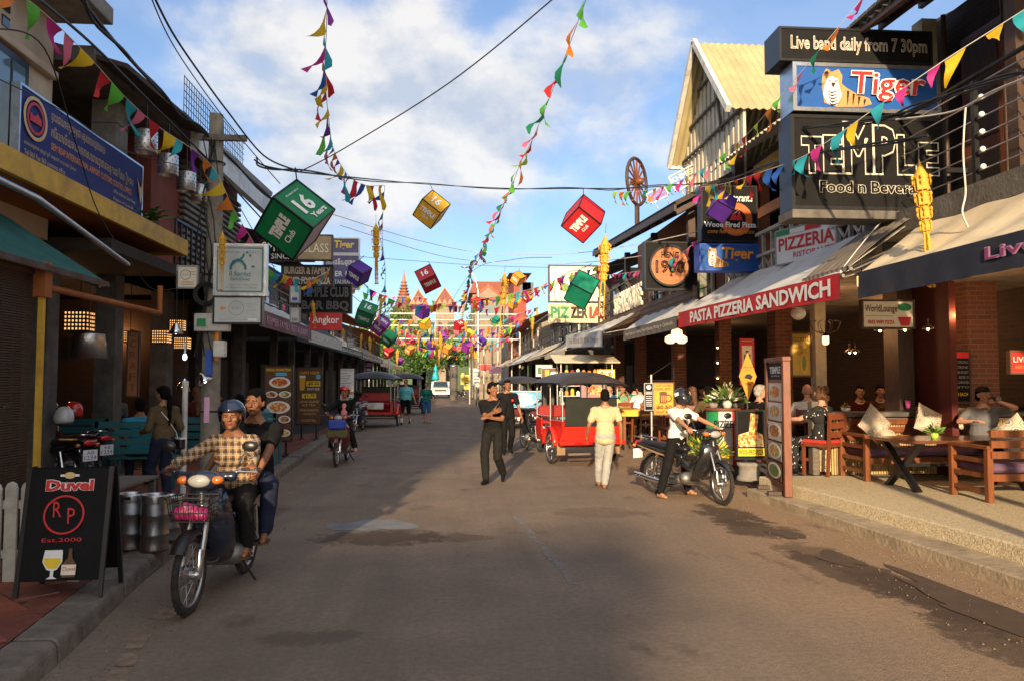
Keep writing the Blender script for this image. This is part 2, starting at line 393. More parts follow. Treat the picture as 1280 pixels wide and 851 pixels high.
# ------------------------------------------------------------------ ground
def Lc(y): return float(np.interp(y, [-8, 0, 4.5, 7, 9.7, 15.5, 29, 80], [-1.75, -2.0, -2.26, -2.58, -2.72, -3.02, -3.8, -4.6]))
def Rc(y): return float(np.interp(y, [-8, 0, 5.9, 10.7, 20, 30, 83], [4.75, 4.6, 4.41, 4.2, 4.55, 4.5, 3.2]))
soil = mat('soil', (.2, .13, .08), .95, var=.3, scale=1.5, bump=.4)
g = MB().bx(-900, 900, -300, 2500, -.5, -.012); struct(g, 'ground', soil)
road_m = mat('road_asphalt', (.075, .066, .06), .93, var=.2, scale=1.2, bump=.5, bscale=90, spec=.35)
def roadnodes(t, b):
    n = t.nodes; l = t.links
    tc = n.new('ShaderNodeTexCoord'); sp = n.new('ShaderNodeSeparateXYZ'); l.new(tc.outputs['Object'], sp.inputs[0])
    def noise_(sc, det, st=(1, 1, 1), rough=.6):
        mp = n.new('ShaderNodeMapping'); mp.inputs['Scale'].default_value = st; l.new(tc.outputs['Object'], mp.inputs[0])
        z = n.new('ShaderNodeTexNoise'); z.inputs['Scale'].default_value = sc; z.inputs['Detail'].default_value = det; z.inputs['Roughness'].default_value = rough; l.new(mp.outputs[0], z.inputs['Vector']); return z.outputs[0]
    def mr(x, a, b_, c=0., d=1.):
        r = n.new('ShaderNodeMapRange'); r.interpolation_type = 'SMOOTHSTEP'; l.new(x, r.inputs[0]); r.inputs['From Min'].default_value = a; r.inputs['From Max'].default_value = b_; r.inputs['To Min'].default_value = c; r.inputs['To Max'].default_value = d; return r.outputs[0]
    def mth(op, x, y):
        m = n.new('ShaderNodeMath'); m.operation = op
        for i, q in enumerate((x, y)):
            if isinstance(q, (int, float)): m.inputs[i].default_value = q
            else: l.new(q, m.inputs[i])
        return m.outputs[0]
    def mixc(f, a, c):
        m = n.new('ShaderNodeMix'); m.data_type = 'RGBA'
        l.new(f, m.inputs[0])
        for i, q in ((6, a), (7, c)):
            if isinstance(q, tuple): m.inputs[i].default_value = (*q, 1)
            else: l.new(q, m.inputs[i])
        return m.outputs[2]
    base = mixc(mr(noise_(.9, 8), .3, .7), (.22, .168, .128), (.3, .228, .172))
    # tyre-polished lanes run along the street
    base = mixc(mr(noise_(1.6, 5, (1, .06, 1)), .42, .68, 0, .5), base, (.165, .13, .102))
    # dust lies along the right gutter and thinner along the left
    wob = mth('MULTIPLY', mth('SUBTRACT', noise_(.55, 7), .5), 2.6)
    dr = mr(mth('ADD', sp.outputs[0], wob), 1.6, 4.2, 0, .85)
    base = mixc(dr, base, (.44, .29, .17))
    dl = mr(mth('ADD', sp.outputs[0], wob), -1.9, -3.2, 0, .55)
    base = mixc(dl, base, (.24, .17, .12))
    # far part of the street is dustier
    fy = mr(mth('ADD', sp.outputs[1], mth('MULTIPLY', wob, 2.)), 16, 60, 0, .5); base = mixc(fy, base, (.28, .19, .13))
    base = mixc(mr(noise_(22, 6, (1, 1, 1), .75), .35, .65, 0, .4), base, (.11, .078, .056))
    st = mr(noise_(1.1, 9, (1, .6, 1), .65), .58, .7, 0, .7); base = mixc(st, base, (.1, .068, .05))
    st2 = mr(noise_(3.3, 6, (1, .8, 1), .7), .66, .72, 0, .6); base = mixc(st2, base, (.08, .053, .04))
    mp = n.new('ShaderNodeMapping'); l.new(tc.outputs['Object'], mp.inputs[0]); wn = mth('MULTIPLY', mth('SUBTRACT', noise_(3.2, 10, (1, 1, 1), .8), .5), 5.5)
    for (px, py, rx, ry, f_) in ((480, 671, .75, .4, .8), (910, 643, .35, .8, .9), (945, 660, .4, .6, .85), (1100, 722, .25, .9, .9), (1040, 712, .15, .8, .8), (1170, 752, .28, .9, .9), (1010, 690, .3, .5, .6), (390, 796, .3, .16, .4), (560, 672, .5, .2, .5), (640, 560, .5, 1.2, .4), (330, 640, .3, .6, .5), (750, 640, .6, .4, .35), (860, 612, .5, .6, .6), (1230, 790, .3, .7, .8)):
        p_ = atZ(px, py); dx = mth('DIVIDE', mth('SUBTRACT', sp.outputs[0], p_.x), rx); dy = mth('DIVIDE', mth('SUBTRACT', sp.outputs[1], p_.y), ry)
        q = mth('ADD', mth('ADD', mth('MULTIPLY', dx, dx), mth('MULTIPLY', dy, dy)), wn); base = mixc(mr(q, 1.2, .55, 0, f_), base, (.075, .048, .034))
    sand = mr(noise_(140, 2), .66, .8, 0, .45); base = mixc(sand, base, (.36, .28, .2))
    l.new(base, b.inputs['Base Color'])
    l.new(mr(noise_(2.2, 5), .3, .7, .8, .98), b.inputs['Roughness'])
setnode(road_m, roadnodes)
ys = [-8, -4, 0, 2, 4, 6, 8, 10.7, 13, 16, 20, 25, 30, 40, 60, 83, 110]
m = MB()
def rfn(u, v):
    y = ys[int(round(u*(len(ys)-1)))]; a = Lc(y)-.3; b = Rc(y)+.9; x = a+(b-a)*v
    return (x, y, .0 if True else 0)
m.grid(rfn, len(ys)-1, 12); struct(m, 'road', road_m)
# lighter repair patch and wet puddles on the road: irregular sheets a few millimetres up
def blob(cx, cy, rx, ry, seed, z=.004, n=40, ang=0, amp=.35):
    r_ = random.Random(seed); ph = [r_.random()*6.28 for _ in range(6)]; P = []
    for i in range(n):
        w = 2*pi*i/n; q = 1+amp*sum(sin(w*(k+2)+ph[k])/(k+2) for k in range(6)); x, y = rx*q*cos(w), ry*q*sin(w)
        P.append((cx+x*cos(ang)-y*sin(ang), cy+x*sin(ang)+y*cos(ang)))
    return P
patch = mat('road_patch', (.2, .2, .205), .75, var=.35, scale=3, bump=.6, bscale=60)
p = atZ(466, 656)
struct(MB().add([(x, y, .004) for x, y in blob(p.x, p.y, .42, .4, 3)], [tuple(range(40))]), 'repair_patch', patch)
damp = mat('damp_ground', (.13, .083, .056), .8, var=.3, scale=6, bump=.2)
wet = mat('puddle_mud', (.085, .055, .037), .75, var=.2, bump=0, spec=.6)
k = 0
for (px, py, rx, ry, an, mt, z) in ((480, 671, .5, .35, .2, 'damp_ground', .002), (700, 715, .0, .0, 0, '', 0),
        (985, 668, .13, .28, .1, 'puddle_mud', .006), (1048, 698, .15, .32, .1, 'puddle_mud', .006), (1205, 750, .16, .95, .05, 'puddle_mud', .006), (1245, 775, .14, .5, .1, 'puddle_mud', .006),
        (910, 645, .25, .5, .15, 'damp_ground', .004), (940, 655, .3, .35, .4, 'damp_ground', .004), (1100, 722, .16, .6, .12, 'damp_ground', .004), (1040, 712, .1, .5, .3, 'damp_ground', .003), (1160, 752, .18, .5, .1, 'damp_ground', .004),
        (390, 796, .3, .16, .3, 'damp_ground', .003), (440, 790, .2, .1, .1, 'damp_ground', .003), (560, 672, .3, .12, .0, 'damp_ground', .003)):
    if rx <= 0 or mt != 'puddle_mud': continue
    p = atZ(px, py); k += 1
    struct(MB().add([(x, y, z+.0006*k) for x, y in blob(p.x, p.y, rx, ry, k*7, ang=an, amp=.4)], [tuple(range(40))]), 'puddle' if mt == 'puddle_mud' else 'damp_stain', mt)
# worn paint dash in the middle
dash = mat('worn_paint', (.2, .18, .16), .9, var=.4, scale=20)
a, b = atZ(645, 645), atZ(718, 730)
d = (b-a).normalized(); n_ = V((-d.y, d.x, 0))
pts = []
for i in range(13):
    q = a+(b-a)*i/12+n_*(.035+.02*sin(i*2.1)); pts.append((q.x, q.y, .003))
for i in range(12, -1, -1):
    q = a+(b-a)*i/12-n_*(.03+.02*sin(i*1.7)); pts.append((q.x, q.y, .003))
struct(MB().add(pts, [tuple(range(len(pts)))]), 'worn_road_marking', dash)
m = MB(); r_ = random.Random(2)
for k in range(46):
    y = 3.2+k*.3; x = Lc(y)+.42+.06*sin(k*.7); w = .03+.05*r_.random(); x2 = Lc(y+.26)+.42+.06*sin((k+1)*.7)
    if r_.random() < .75: m.add([(x-w, y, .0035), (x+w, y, .0035), (x2+w, y+.27, .0035), (x2-w, y+.27, .0035)], [(0, 1, 2, 3)])
struct(m, 'gutter_mortar_line', mat('mortar_pale', (.24, .17, .12), .9, var=.4, scale=12, bump=.5))
# ---- left kerb: separate stones; tiled pavement
kerb_m = mat('kerb_concrete', (.19, .155, .125), .92, var=.3, scale=7, bump=.6, dirt=.6, dirtcol=(.05, .04, .035))
kb = MB()
for y in range(-8, 60, 2): kb.add([(Lc(y)-.3, y, .02), (Lc(y)-.02, y, .02), (Lc(y+2)-.02, y+2, .02), (Lc(y+2)-.3, y+2, .02)], [(0, 1, 2, 3)])
kerb = struct(kb, 'kerb', kerb_m)
y = -2.0; i = 0
while y < 34:
    ln = (.72 if y < 14 else 1.4)*R.uniform(.85, 1.15); y2 = y+ln-.03; h = .145+R.uniform(-.008, .008); m = MB()
    def prof(yy, dx=0.): x = Lc(yy)+dx; return [(x-.26, yy, -.02), (x-.26, yy, h), (x-.04, yy, h), (x-.01, yy, h-.02), (x, yy, h-.05), (x+.01, yy, -.02)]
    dx = R.uniform(-.012, .012)
    A, B = prof(y, dx), prof(y2, dx); m.add(A+B, [(j, j+1, j+7, j+6) for j in range(5)]+[(5, 4, 3, 2, 1, 0), (6, 7, 8, 9, 10, 11)])
    m.build('kerb_stone', kerb_m, kerb, bev=.008); y += ln; i += 1
grout = mat('grout', (.05, .04, .035), .95)
m = MB()
for y in range(-8, 80, 2): m.add([(-9, y, .128), (Lc(y)-.24, y, .128), (Lc(y+2)-.24, y+2, .128), (-9, y+2, .128)], [(0, 1, 2, 3)])
pav = struct(m, 'pavement', grout)
tile_ms = [mat('red_tile_%s' % s, c, .7, var=.25, scale=9, bump=.25, dirt=.5, dirtcol=(.06, .035, .025)) for s, c in (('warm', (.3, .075, .04)), ('dusty', (.25, .085, .055)), ('deep', (.2, .055, .035)))]
tme = []
for tm in tile_ms: tme.append(MB().bx(-.142, .142, -.142, .142, -.02, .016).mesh('tile', tm))
cnt = 0; far = MB()
for a in range(-30, 60):
    for b in range(-30, 60):
        x = (a-b)*.2065-3.2; y = (a+b)*.2065-1
        if y < 3.2 or y > 30: continue
        xl = Lc(y)-.24
        if x > xl-.19 or x < -5.3-.0*y: continue
        if y < 9.2 and x > -4.6 and cnt < 290:
            o = bpy.data.objects.new('tile', tme[R.randrange(3)]); COL.objects.link(o); o.parent = pav; o.location = (x, y, .13+R.uniform(-.002, .003)); o.rotation_euler = (0, 0, pi/4+R.uniform(-.01, .01)); cnt += 1
        else: far.M = Matrix.Translation((x, y, .13)) @ Matrix.Rotation(pi/4, 4, 'Z'); far.bx(-.142, .142, -.142, .142, -.02, .016)
# cut tiles filling along the kerb
o = far.build('tile_field', tile_ms[1], pav); o['kind'] = 'stuff'
m = MB()
for y in np.arange(3, 30, .58):
    m.add([(Lc(y)-.5, y, .139), (Lc(y)-.265, y, .139), (Lc(y+.57)-.265, y+.57, .139), (Lc(y+.57)-.5, y+.57, .139)], [(0, 1, 2, 3)])
o = m.build('edge_tile_strip', tile_ms[2], pav)
# ---- right kerb, gutter apron and raised terrace
m = MB()
yy = [-4, 0, 2, 4, 5.9, 8, 10.75]
for a, b in zip(yy[:-1], yy[1:]):
    m.add([(Rc(a), a, -.02), (Rc(a), a, .11), (Rc(a)+.02, a, .125), (Rc(a)+.55, a, .13), (Rc(b), b, -.02), (Rc(b), b, .11), (Rc(b)+.02, b, .125), (Rc(b)+.55, b, .13)], [(0, 1, 5, 4), (1, 2, 6, 5), (2, 3, 7, 6)]+([(4, 5, 6, 7)] if b == 10.75 else []))
struct(m, 'kerb_step', mat('kerb_sandy', (.4, .32, .22), .92, var=.25, scale=4, bump=.5, dirt=.5, dirtcol=(.1, .075, .05)))
peb = mat('pebble_terrace', (.5, .38, .2), .8, var=.3, scale=40, bump=.8, bscale=110)
def pebn(t, b):
    n = t.nodes; l = t.links; tc = n.new('ShaderNodeTexCoord'); vo = n.new('ShaderNodeTexVoronoi'); vo.inputs['Scale'].default_value = 75; l.new(tc.outputs['Object'], vo.inputs['Vector'])
    cr = n.new('ShaderNodeValToRGB'); l.new(vo.outputs['Color'], cr.inputs[0]); e = cr.color_ramp.elements; e[0].color = (.38, .3, .19, 1); e[1].color = (.82, .71, .48, 1); e.new(.5).color = (.62, .52, .34, 1); l.new(cr.outputs[0], b.inputs['Base Color'])
    bp = n.new('ShaderNodeBump'); bp.inputs['Strength'].default_value = .7; bp.inputs['Distance'].default_value = .006; bp.invert = True; l.new(vo.outputs['Distance'], bp.inputs['Height']); l.new(bp.outputs[0], b.inputs['Normal'])
setnode(peb, pebn)
def Tx(y): return float(np.interp(y, [-4, 0, 6.4, 9.9, 10.9], [5.1, 4.95, 4.74, 4.5, 4.44]))
m = MB()
for a, b in ((-4, 0), (0, 6.4), (6.4, 9.9), (9.9, 10.9)):
    m.add([(Tx(a), a, -.02), (Tx(a), a, .262), (Tx(a)+.025, a, .275), (12, a, .275), (Tx(b), b, -.02), (Tx(b), b, .262), (Tx(b)+.025, b, .275), (12, b, .275)], [(0, 1, 5, 4), (1, 2, 6, 5), (2, 3, 7, 6)]+([(4, 5, 6, 7)] if b == 10.9 else []))
struct(m, 'terrace', peb)
m = MB().prism([(4.75, 11.0), (4.95, 20), (4.9, 30), (12, 30), (12, 11.0)], 0, .25, 'Z')
struct(m, 'terrace_step', 'concrete_dark')
m = MB().prism([(4.5, 30.2), (3.9, 50), (3.5, 90), (14, 90), (14, 30.2)], 0, .12, 'Z')
struct(m, 'dirt_verge', mat('dirt_verge', (.3, .2, .12), .95, var=.3, scale=3, bump=.5))

# loose grit in both gutters
m = MB(); r_ = random.Random(12)
for k in range(1500):
    y = 4+r_.random()**1.6*18; x = Rc(y)-abs(r_.gauss(0, .45))-.05 if k % 3 else Lc(y)+abs(r_.gauss(0, .25))+.04; s = r_.uniform(.003, .011)
    m.add([(x-s, y, .003), (x, y-s, .003), (x+s, y, .003), (x, y+s, .003), (x, y, .004+s)], [(0, 1, 4), (1, 2, 4), (2, 3, 4), (3, 0, 4)])
o = m.build('gravel', mat('grit', (.2, .14, .095), .9, var=.5, scale=40, bump=0)); props(o, 'loose grit and pebbles lying along both gutters', 'gravel', kind='stuff')
# ------------------------------------------------------------------ right side of the street
T4 = Matrix.Translation
def wbuild(mb, name, m, t, **k): return mb.build(name, m, t, world=True, **k)
corr_y = mat('corrugated_yellow', (.44, .37, .2), .5, var=.15, scale=2, bump=.05, dirt=.25)
corr_w = mat('corrugated_pale', (.52, .47, .36), .6, .0, var=.15, scale=2, bump=.05, dirt=.4)
corr_g = mat('corrugated_grey', (.3, .29, .27), .5, .5, var=.2, scale=2, bump=.05, dirt=.5)
def corrugated(mb, a, b, c, d, n=30, amp=.02):
    """a-b one edge, d-c the opposite; waves run across a-b"""
    a, b, c, d = map(V, (a, b, c, d)); nn = (b-a).cross(d-a).normalized()
    vs = []
    for i in range(n*2+1):
        u = i/(n*2); h = nn*(amp if i % 2 else -amp); vs += [a+(b-a)*u+h, d+(c-d)*u+h]
    vs2 = [v-nn*.008 for v in vs]; k = len(vs)
    mb.add(vs+vs2, [(2*i, 2*i+2, 2*i+3, 2*i+1) for i in range(n*2)]+[(k+2*i, k+2*i+1, k+2*i+3, k+2*i+2) for i in range(n*2)]); return mb
# ---- building with the live-band bar (nearest on the right)
for x in (4.45, 5.35): q = thing('shade_post', ('white', 'dark')[x > 5]+' unseen post added to throw shadow stripes on the terrace', 'post', (x, 3.1, .0)); MB().tube([(0, 0, 0), (0, 0, 2.8)], .09, 10).build('shaft', 'white_paint' if x < 5 else 'wood_dark', q)  # posts added out of view so their shadows stripe the terrace
t = thing('bar_building', 'brick and timber bar building with a cable-railed balcony over the sandy pebble terrace', 'building', (7, 7, .275))
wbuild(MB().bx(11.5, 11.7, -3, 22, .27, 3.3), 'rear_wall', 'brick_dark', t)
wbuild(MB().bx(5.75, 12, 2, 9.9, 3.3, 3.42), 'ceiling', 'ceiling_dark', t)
wbuild(MB().bx(5.35, 12, 2, 9.4, 3.43, 3.62), 'balcony_slab', 'concrete', t, bev=.01)
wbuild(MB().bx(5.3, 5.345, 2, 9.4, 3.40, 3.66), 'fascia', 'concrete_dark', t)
wbuild(MB().bx(6.95, 7.35, 6.8, 7.2, .28, 3.3), 'brick_pillar', 'brick', t)
wbuild(MB().bx(8.0, 8.5, 11.35, 11.9, .28, 3.3), 'brick_pillar', 'brick', t)
wbuild(MB().bx(6.9, 7.15, 11.4, 11.8, .28, 3.3), 'post', 'wood_dark', t)
wbuild(MB().bx(9, 9.1, 3, 15, .28, 1.25).bx(8.8, 9.3, 3, 15, 1.25, 1.3), 'bar_counter', 'wood_dark', t)
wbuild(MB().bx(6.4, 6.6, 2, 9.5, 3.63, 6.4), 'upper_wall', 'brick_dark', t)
for (y0, y1, m_) in ((8.2, 8.95, 'wood_red'), (7.1, 7.75, 'wood_red'), (5.8, 6.6, 'wood_red')):
    d_ = wbuild(MB().bx(6.33, 6.39, y0, y1, 3.65, 5.9), 'door', m_, t, bev=.01)
    for z in (3.8, 4.55, 5.25): wbuild(MB().bx(6.31, 6.328, y0+.1, y1-.1, z, z+.55), 'door_panel', 'wood_dark', d_)
for y in (7.9, 8.05, 9.1): wbuild(MB().tube([(6.22, y, 3.63), (6.22, y, 6.3)], .03, 8), 'pipe', 'wood_dark', t)
wbuild(MB().bx(6.0, 6.2, 9.2, 9.42, 3.63, 6.3), 'post', mat('post_beige', (.35, .33, .22), .7), t)
wbuild(MB().bx(5.45, 5.6, 6.9, 7.05, 3.63, 6.2), 'post', 'wood_dark', t)
for y in (2.6, 4.2, 5.8, 7.4, 9.3): wbuild(MB().bx(5.36, 5.41, y, y+.05, 3.62, 4.75), 'railing_post', 'dark_metal', t)
for k in range(6): wbuild(MB().tube([(5.385, 2.6, 3.8+k*.18), (5.385, 9.3, 3.8+k*.18)], .008, 5), 'railing_wire', 'steel', t)
wbuild(MB().tube([(5.385, 2.6, 4.8), (5.385, 9.35, 4.8)], .025, 6), 'handrail', 'dark_metal', t)
for k in range(5): wbuild(MB().ell((5.37, 7.3, 3.82+k*.18), (.03, .03, .03), 8, 6), 'insulator', 'white_print', t)
m = MB(); corrugated(m, (4.9, 4.0, 5.75), (4.9, 9.3, 5.95), (8.5, 9.3, 7.9), (8.5, 4.0, 7.7), 34, .025); wbuild(m, 'roof_sheet', corr_g, t)
for k in range(7): wbuild(MB().beam((4.95+k*.55, 4.0, 5.72+k*.297), (4.95+k*.55, 9.3, 5.92+k*.297), .06, .08), 'purlin', 'wood_dark', t)
m = MB()
for k in range(26): m.bx(4.86, 5.0, 4.0+k*.205, 4.18+k*.205, 5.98, 6.02)
wbuild(m, 'roof_edge_tiles', 'concrete_dark', t)
# ---- pizzeria building behind it
t = thing('pizzeria_building', 'dark restaurant building with white lattice balustrade and a yellow corrugated gable', 'building', (7, 13, .275))
wbuild(MB().bx(5.9, 12, 9.95, 15.2, 3.2, 3.45), 'floor_slab', 'concrete', t)
wbuild(MB().bx(5.5, 5.58, 9.5, 15.2, 3.15, 3.5), 'slab_edge', 'concrete', t, bev=.01)
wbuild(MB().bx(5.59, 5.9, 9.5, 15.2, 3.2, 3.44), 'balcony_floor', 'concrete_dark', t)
# lattice balustrade
m = MB()
for k in range(15):
    y = 9.6+k*.38
    m.bx(5.6, 5.66, y, y+.05, 3.46, 4.3); m.beam((5.63, y, 3.5), (5.63, y+.38, 3.9), .03); m.beam((5.63, y+.38, 3.5), (5.63, y, 3.9), .03)
m.bx(5.58, 5.68, 9.6, 15.2, 4.3, 4.36).bx(5.58, 5.68, 9.6, 15.2, 3.9, 3.95)
wbuild(m, 'balustrade', mat('lattice_white', (.5, .48, .43), .7, dirt=.5), t)
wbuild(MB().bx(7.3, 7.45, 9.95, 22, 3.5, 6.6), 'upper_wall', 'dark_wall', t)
for y in (10.2, 12.6, 15.1): wbuild(MB().bx(5.75, 5.95, y, y+.2, 3.45, 6.5), 'post', 'wood_dark', t)
wbuild(MB().bx(6.5, 6.85, 15.0, 15.4, .25, 3.2), 'brick_pillar', 'brick', t)
wbuild(MB().bx(6.55, 6.75, 13.4, 13.6, .25, 3.2), 'post', mat('post_pale', (.35, .33, .28), .7), t)
wbuild(MB().bx(6.4, 6.7, 18.0, 18.3, .25, 3.2), 'brick_pillar', 'brick', t)
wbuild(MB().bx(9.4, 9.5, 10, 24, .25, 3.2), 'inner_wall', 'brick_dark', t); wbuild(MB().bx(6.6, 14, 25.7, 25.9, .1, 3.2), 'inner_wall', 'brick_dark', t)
wbuild(MB().bx(7.2, 7.3, 10.6, 11.6, .28, 3.1), 'red_panel', mat('red_lacquer', (.09, .01, .008), .7), t)
# gable dormer
GY0, GY1, GX = 15.0, 19.2, 5.6
zr, ze = 9.5, 7.2; ym = (GY0+GY1)/2
m = MB(); corrugated(m, (GX, GY0, ze), (9.5, GY0, ze), (9.5, ym, zr), (GX, ym, zr), 24, .02); wbuild(m, 'roof_sheet', corr_y, t)
m = MB(); corrugated(m, (GX, ym, zr), (9.5, ym, zr), (9.5, GY1, ze), (GX, GY1, ze), 24, .02); wbuild(m, 'roof_sheet', corr_y, t)
m = MB(); m.beam((GX-.02, GY0-.05, ze-.03), (GX-.02, ym, zr+.03), .1, .14); m.beam((GX-.02, ym, zr+.03), (GX-.02, GY1+.05, ze-.03), .1, .14); m.beam((GX-.02, GY1+.05, ze-.05), (GX+.65, GY1+.05, ze-.05), .08, .08)
wbuild(m, 'bargeboard', 'white_paint', t)
m = MB()
for z in (7.25, 7.95, 8.65):
    hw = (zr-z)/(zr-ze)*(GY1-GY0)/2*.96
    m.beam((GX+.3, ym-hw, z), (GX+.3, ym+hw, z), .05)
for a in (-.2,): m.beam((GX+.3, ym+a*(GY1-GY0), 7.15), (GX+.3, ym+a*(GY1-GY0)*.4, zr-.35-abs(a)), .05)
wbuild(m, 'gable_frame', 'wood_grey', t)
m = MB()
for k in range(28):
    y = GY0+.1+k*(GY1-GY0-.2)/28; y2 = y+(GY1-GY0-.2)/28; za = zr-abs(y-ym)/((GY1-GY0)/2)*(zr-ze)-.05; zb = zr-abs(y2-ym)/((GY1-GY0)/2)*(zr-ze)-.05
    x = GX+.34+(.03 if k % 2 else 0)
    m.add([(x, y, 5.2), (x, y2, 5.2), (x, y2, zb), (x, y, za), (x+.06, y, 5.2), (x+.06, y2, 5.2), (x+.06, y2, zb), (x+.06, y, za)], [(0, 1, 2, 3), (7, 6, 5, 4), (0, 3, 7, 4), (1, 5, 6, 2)])
wbuild(m, 'gable_cladding', corr_w, t)
m = MB(); corrugated(m, (GX+.65, 13.4, 6.25), (GX+.65, 15.0, 6.25), (9, 15.0, 6.75), (9, 13.4, 6.75), 12, .025); wbuild(m, 'roof_sheet', corr_w, t)
m = MB(); corrugated(m, (5.35, 9.6, 5.85), (5.35, 15.0, 6.0), (8, 15.0, 7.5), (8, 9.6, 7.3), 30, .025); wbuild(m, 'roof_sheet', corr_w, t)
wbuild(MB().bx(6.1, 6.2, 12.8, 15.0, 5.75, 6.0), 'yellow_beam', mat('yellow_paint', (.6, .4, .06), .6, dirt=.3), t)
wbuild(MB().bx(6.12, 6.2, 10, 15.0, 4.9, 5.1), 'red_beam', mat('rust_paint', (.3, .07, .03), .6, dirt=.3), t)
# ---- steakhouse building
t = thing('steakhouse_building', 'brown two-storey restaurant with dark pitched roof and timber balcony behind the round 1960 sign', 'building', (7, 19.5, .25))
wbuild(MB().bx(5.2, 12, 15.3, 26, 3.2, 3.4), 'floor_slab', 'concrete_dark', t)
wbuild(MB().bx(6.4, 6.6, 15.4, 26, 3.41, 6.3), 'upper_wall', mat('ochre_wall', (.3, .11, .05), .8, dirt=.4), t)
for k, y in enumerate((15.9, 18.2, 20.5, 22.8)):
    w_ = wbuild(MB().prism([(y, 3.45)]+[(y+.65+.65*cos(pi-pi*i/10), 4.8+.5*sin(pi*i/10)) for i in range(11)]+[(y+1.3, 3.45)], 6.36, 6.395, 'X'), 'arch_window', 'glass_dark', t)
    wbuild(MB().tube([(6.34, y, 3.45)]+[(6.34, y+.65+.65*cos(pi-pi*i/10), 4.8+.5*sin(pi*i/10)) for i in range(11)]+[(6.34, y+1.3, 3.45)], .06, 6), 'arch_trim', 'cream_print', w_)
for i in range(5): wbuild(MB().bx(4.95, 5.0, 15.4, 26, 3.0+i*.125, 3.115+i*.125), 'balcony_board', mat('wood_board', (.2, .12, .07), .7, var=.35, scale=4, stretch=(6, .6, 6), dirt=.3), t)
for y in np.arange(15.4, 26, 1.5): wbuild(MB().bx(4.98, 5.04, y, y+.05, 3.6, 4.5), 'railing_post', 'dark_metal', t)
for z in (3.75, 4.1, 4.48): wbuild(MB().bx(4.99, 5.03, 15.4, 26, z, z+.03), 'railing_bar', 'dark_metal', t)
for y in (16, 19, 22, 25): wbuild(MB().bx(5.05, 5.2, y, y+.15, 3.4, 5.4), 'post', 'wood_dark', t)
for y in (19, 23, 26): wbuild(MB().bx(5.6, 5.9, y, y+.3, .25, 3.2), 'pillar', 'brick', t)
ro = mat('roof_dark', (.05, .035, .028), .8, var=.4, scale=4, bump=.4, dirt=.4)
wbuild(MB().slab((4.6, 15.3, 5.25), (4.6, 24.5, 5.8), (8.5, 24.5, 7.9), (8.5, 15.3, 7.3), .1), 'roof', ro, t)
for k in range(10): wbuild(MB().beam((4.6, 15.4+k, 5.12+k*.06), (8.5, 15.4+k, 7.18+k*.06), .07, .1), 'rafter', 'wood_dark', t)
wbuild(MB().beam((4.56, 15.3, 5.2), (4.56, 24.5, 5.75), .05, .14), 'fascia', 'wood_dark', t)
m = MB()
for i in range(9): m.add([(4.6+i*.42, 15.25, 5.3+i*.228), (5.02+i*.42, 15.25, 5.53+i*.228), (5.02+i*.42, 15.2, 5.53+i*.228), (4.6+i*.42, 15.2, 5.3+i*.228)], [(0, 1, 2, 3)])
wbuild(MB().bx(5.2, 6.2, 15.05, 15.12, 4.75, 5.35), 'cream_fascia', mat('cream_panel', (.75, .68, .5), .6, dirt=.3), t)
# ---- far right row
def shop(name, label, y0, y1, X, h1, h2, wallm, roofm, seed, roofz=1.6, side=1):
    r_ = random.Random(seed); s = side
    t = thing(name, label, 'building', (s*(X+1.5), (y0+y1)/2, .1))
    def B(x0, x1, *a): return MB().bx(min(s*x0, s*x1), max(s*x0, s*x1), *a)
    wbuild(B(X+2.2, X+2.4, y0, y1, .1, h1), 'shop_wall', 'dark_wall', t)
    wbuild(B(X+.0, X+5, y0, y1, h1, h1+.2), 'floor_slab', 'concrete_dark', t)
    wbuild(B(X+.9, X+1.1, y0, y1, h1+.21, h2), 'upper_wall', wallm, t)
    wbuild(B(X+.9, X+6, y0-.02, y0+.1, h1+.21, h2), 'end_wall', wallm, t)
    n = max(2, int((y1-y0)/2.6))
    for k in range(n):
        y = y0+(k+.3)*(y1-y0)/n
        w_ = wbuild(B(X+.84, X+.89, y, y+1.1, h1+.9, h2-.5), 'window', 'glass_dark', t)
        wbuild(B(X+.8, X+.836, y-.06, y+1.16, h2-.5, h2-.42), 'lintel', 'white_paint', w_); wbuild(B(X+.8, X+.836, y+.52, y+.57, h1+.9, h2-.5), 'mullion', 'white_paint', w_); wbuild(B(X+.78, X+.836, y-.08, y+1.18, h1+.82, h1+.9), 'sill', 'concrete', w_)
        wbuild(B(X+.1, X+.3, y0+k*(y1-y0)/n, y0+k*(y1-y0)/n+.2, .1, h1), 'pillar', 'concrete_dark', t)
        wbuild(B(X+2.1, X+2.18, y, y+1.2, .1, 2.3), 'door', 'wood_dark', t)
    for k in range(n*3): wbuild(B(X+.02, X+.05, y0+k*(y1-y0)/(n*3), y0+k*(y1-y0)/(n*3)+.04, h1+.2, h1+1.1), 'railing_post', 'dark_metal', t)
    for z in (.5, .8, 1.1): wbuild(B(X+.02, X+.05, y0, y1, h1+z, h1+z+.03), 'railing_bar', 'dark_metal', t)
    a, b, c, d = (s*(X-.3), y0, h2-.1), (s*(X-.3), y1, h2-.1), (s*(X+4), y1, h2+roofz), (s*(X+4), y0, h2+roofz)
    m = MB(); corrugated(m, a, b, c, d, int((y1-y0)*3), .03) if s > 0 else corrugated(m, b, a, d, c, int((y1-y0)*3), .03)
    wbuild(m, 'roof_sheet', roofm, t); return t
wall_c = mat('plaster_cream', (.27, .22, .16), .85, var=.15, scale=2, dirt=.5); wall_w = mat('plaster_white', (.3, .28, .25), .85, var=.15, scale=2, dirt=.5)
wall_r = mat('plaster_red', (.28, .07, .045), .85, var=.2, scale=2, dirt=.4)
roof_r = mat('roof_terracotta', (.38, .11, .055), .8, var=.3, scale=5, bump=.4, dirt=.3)
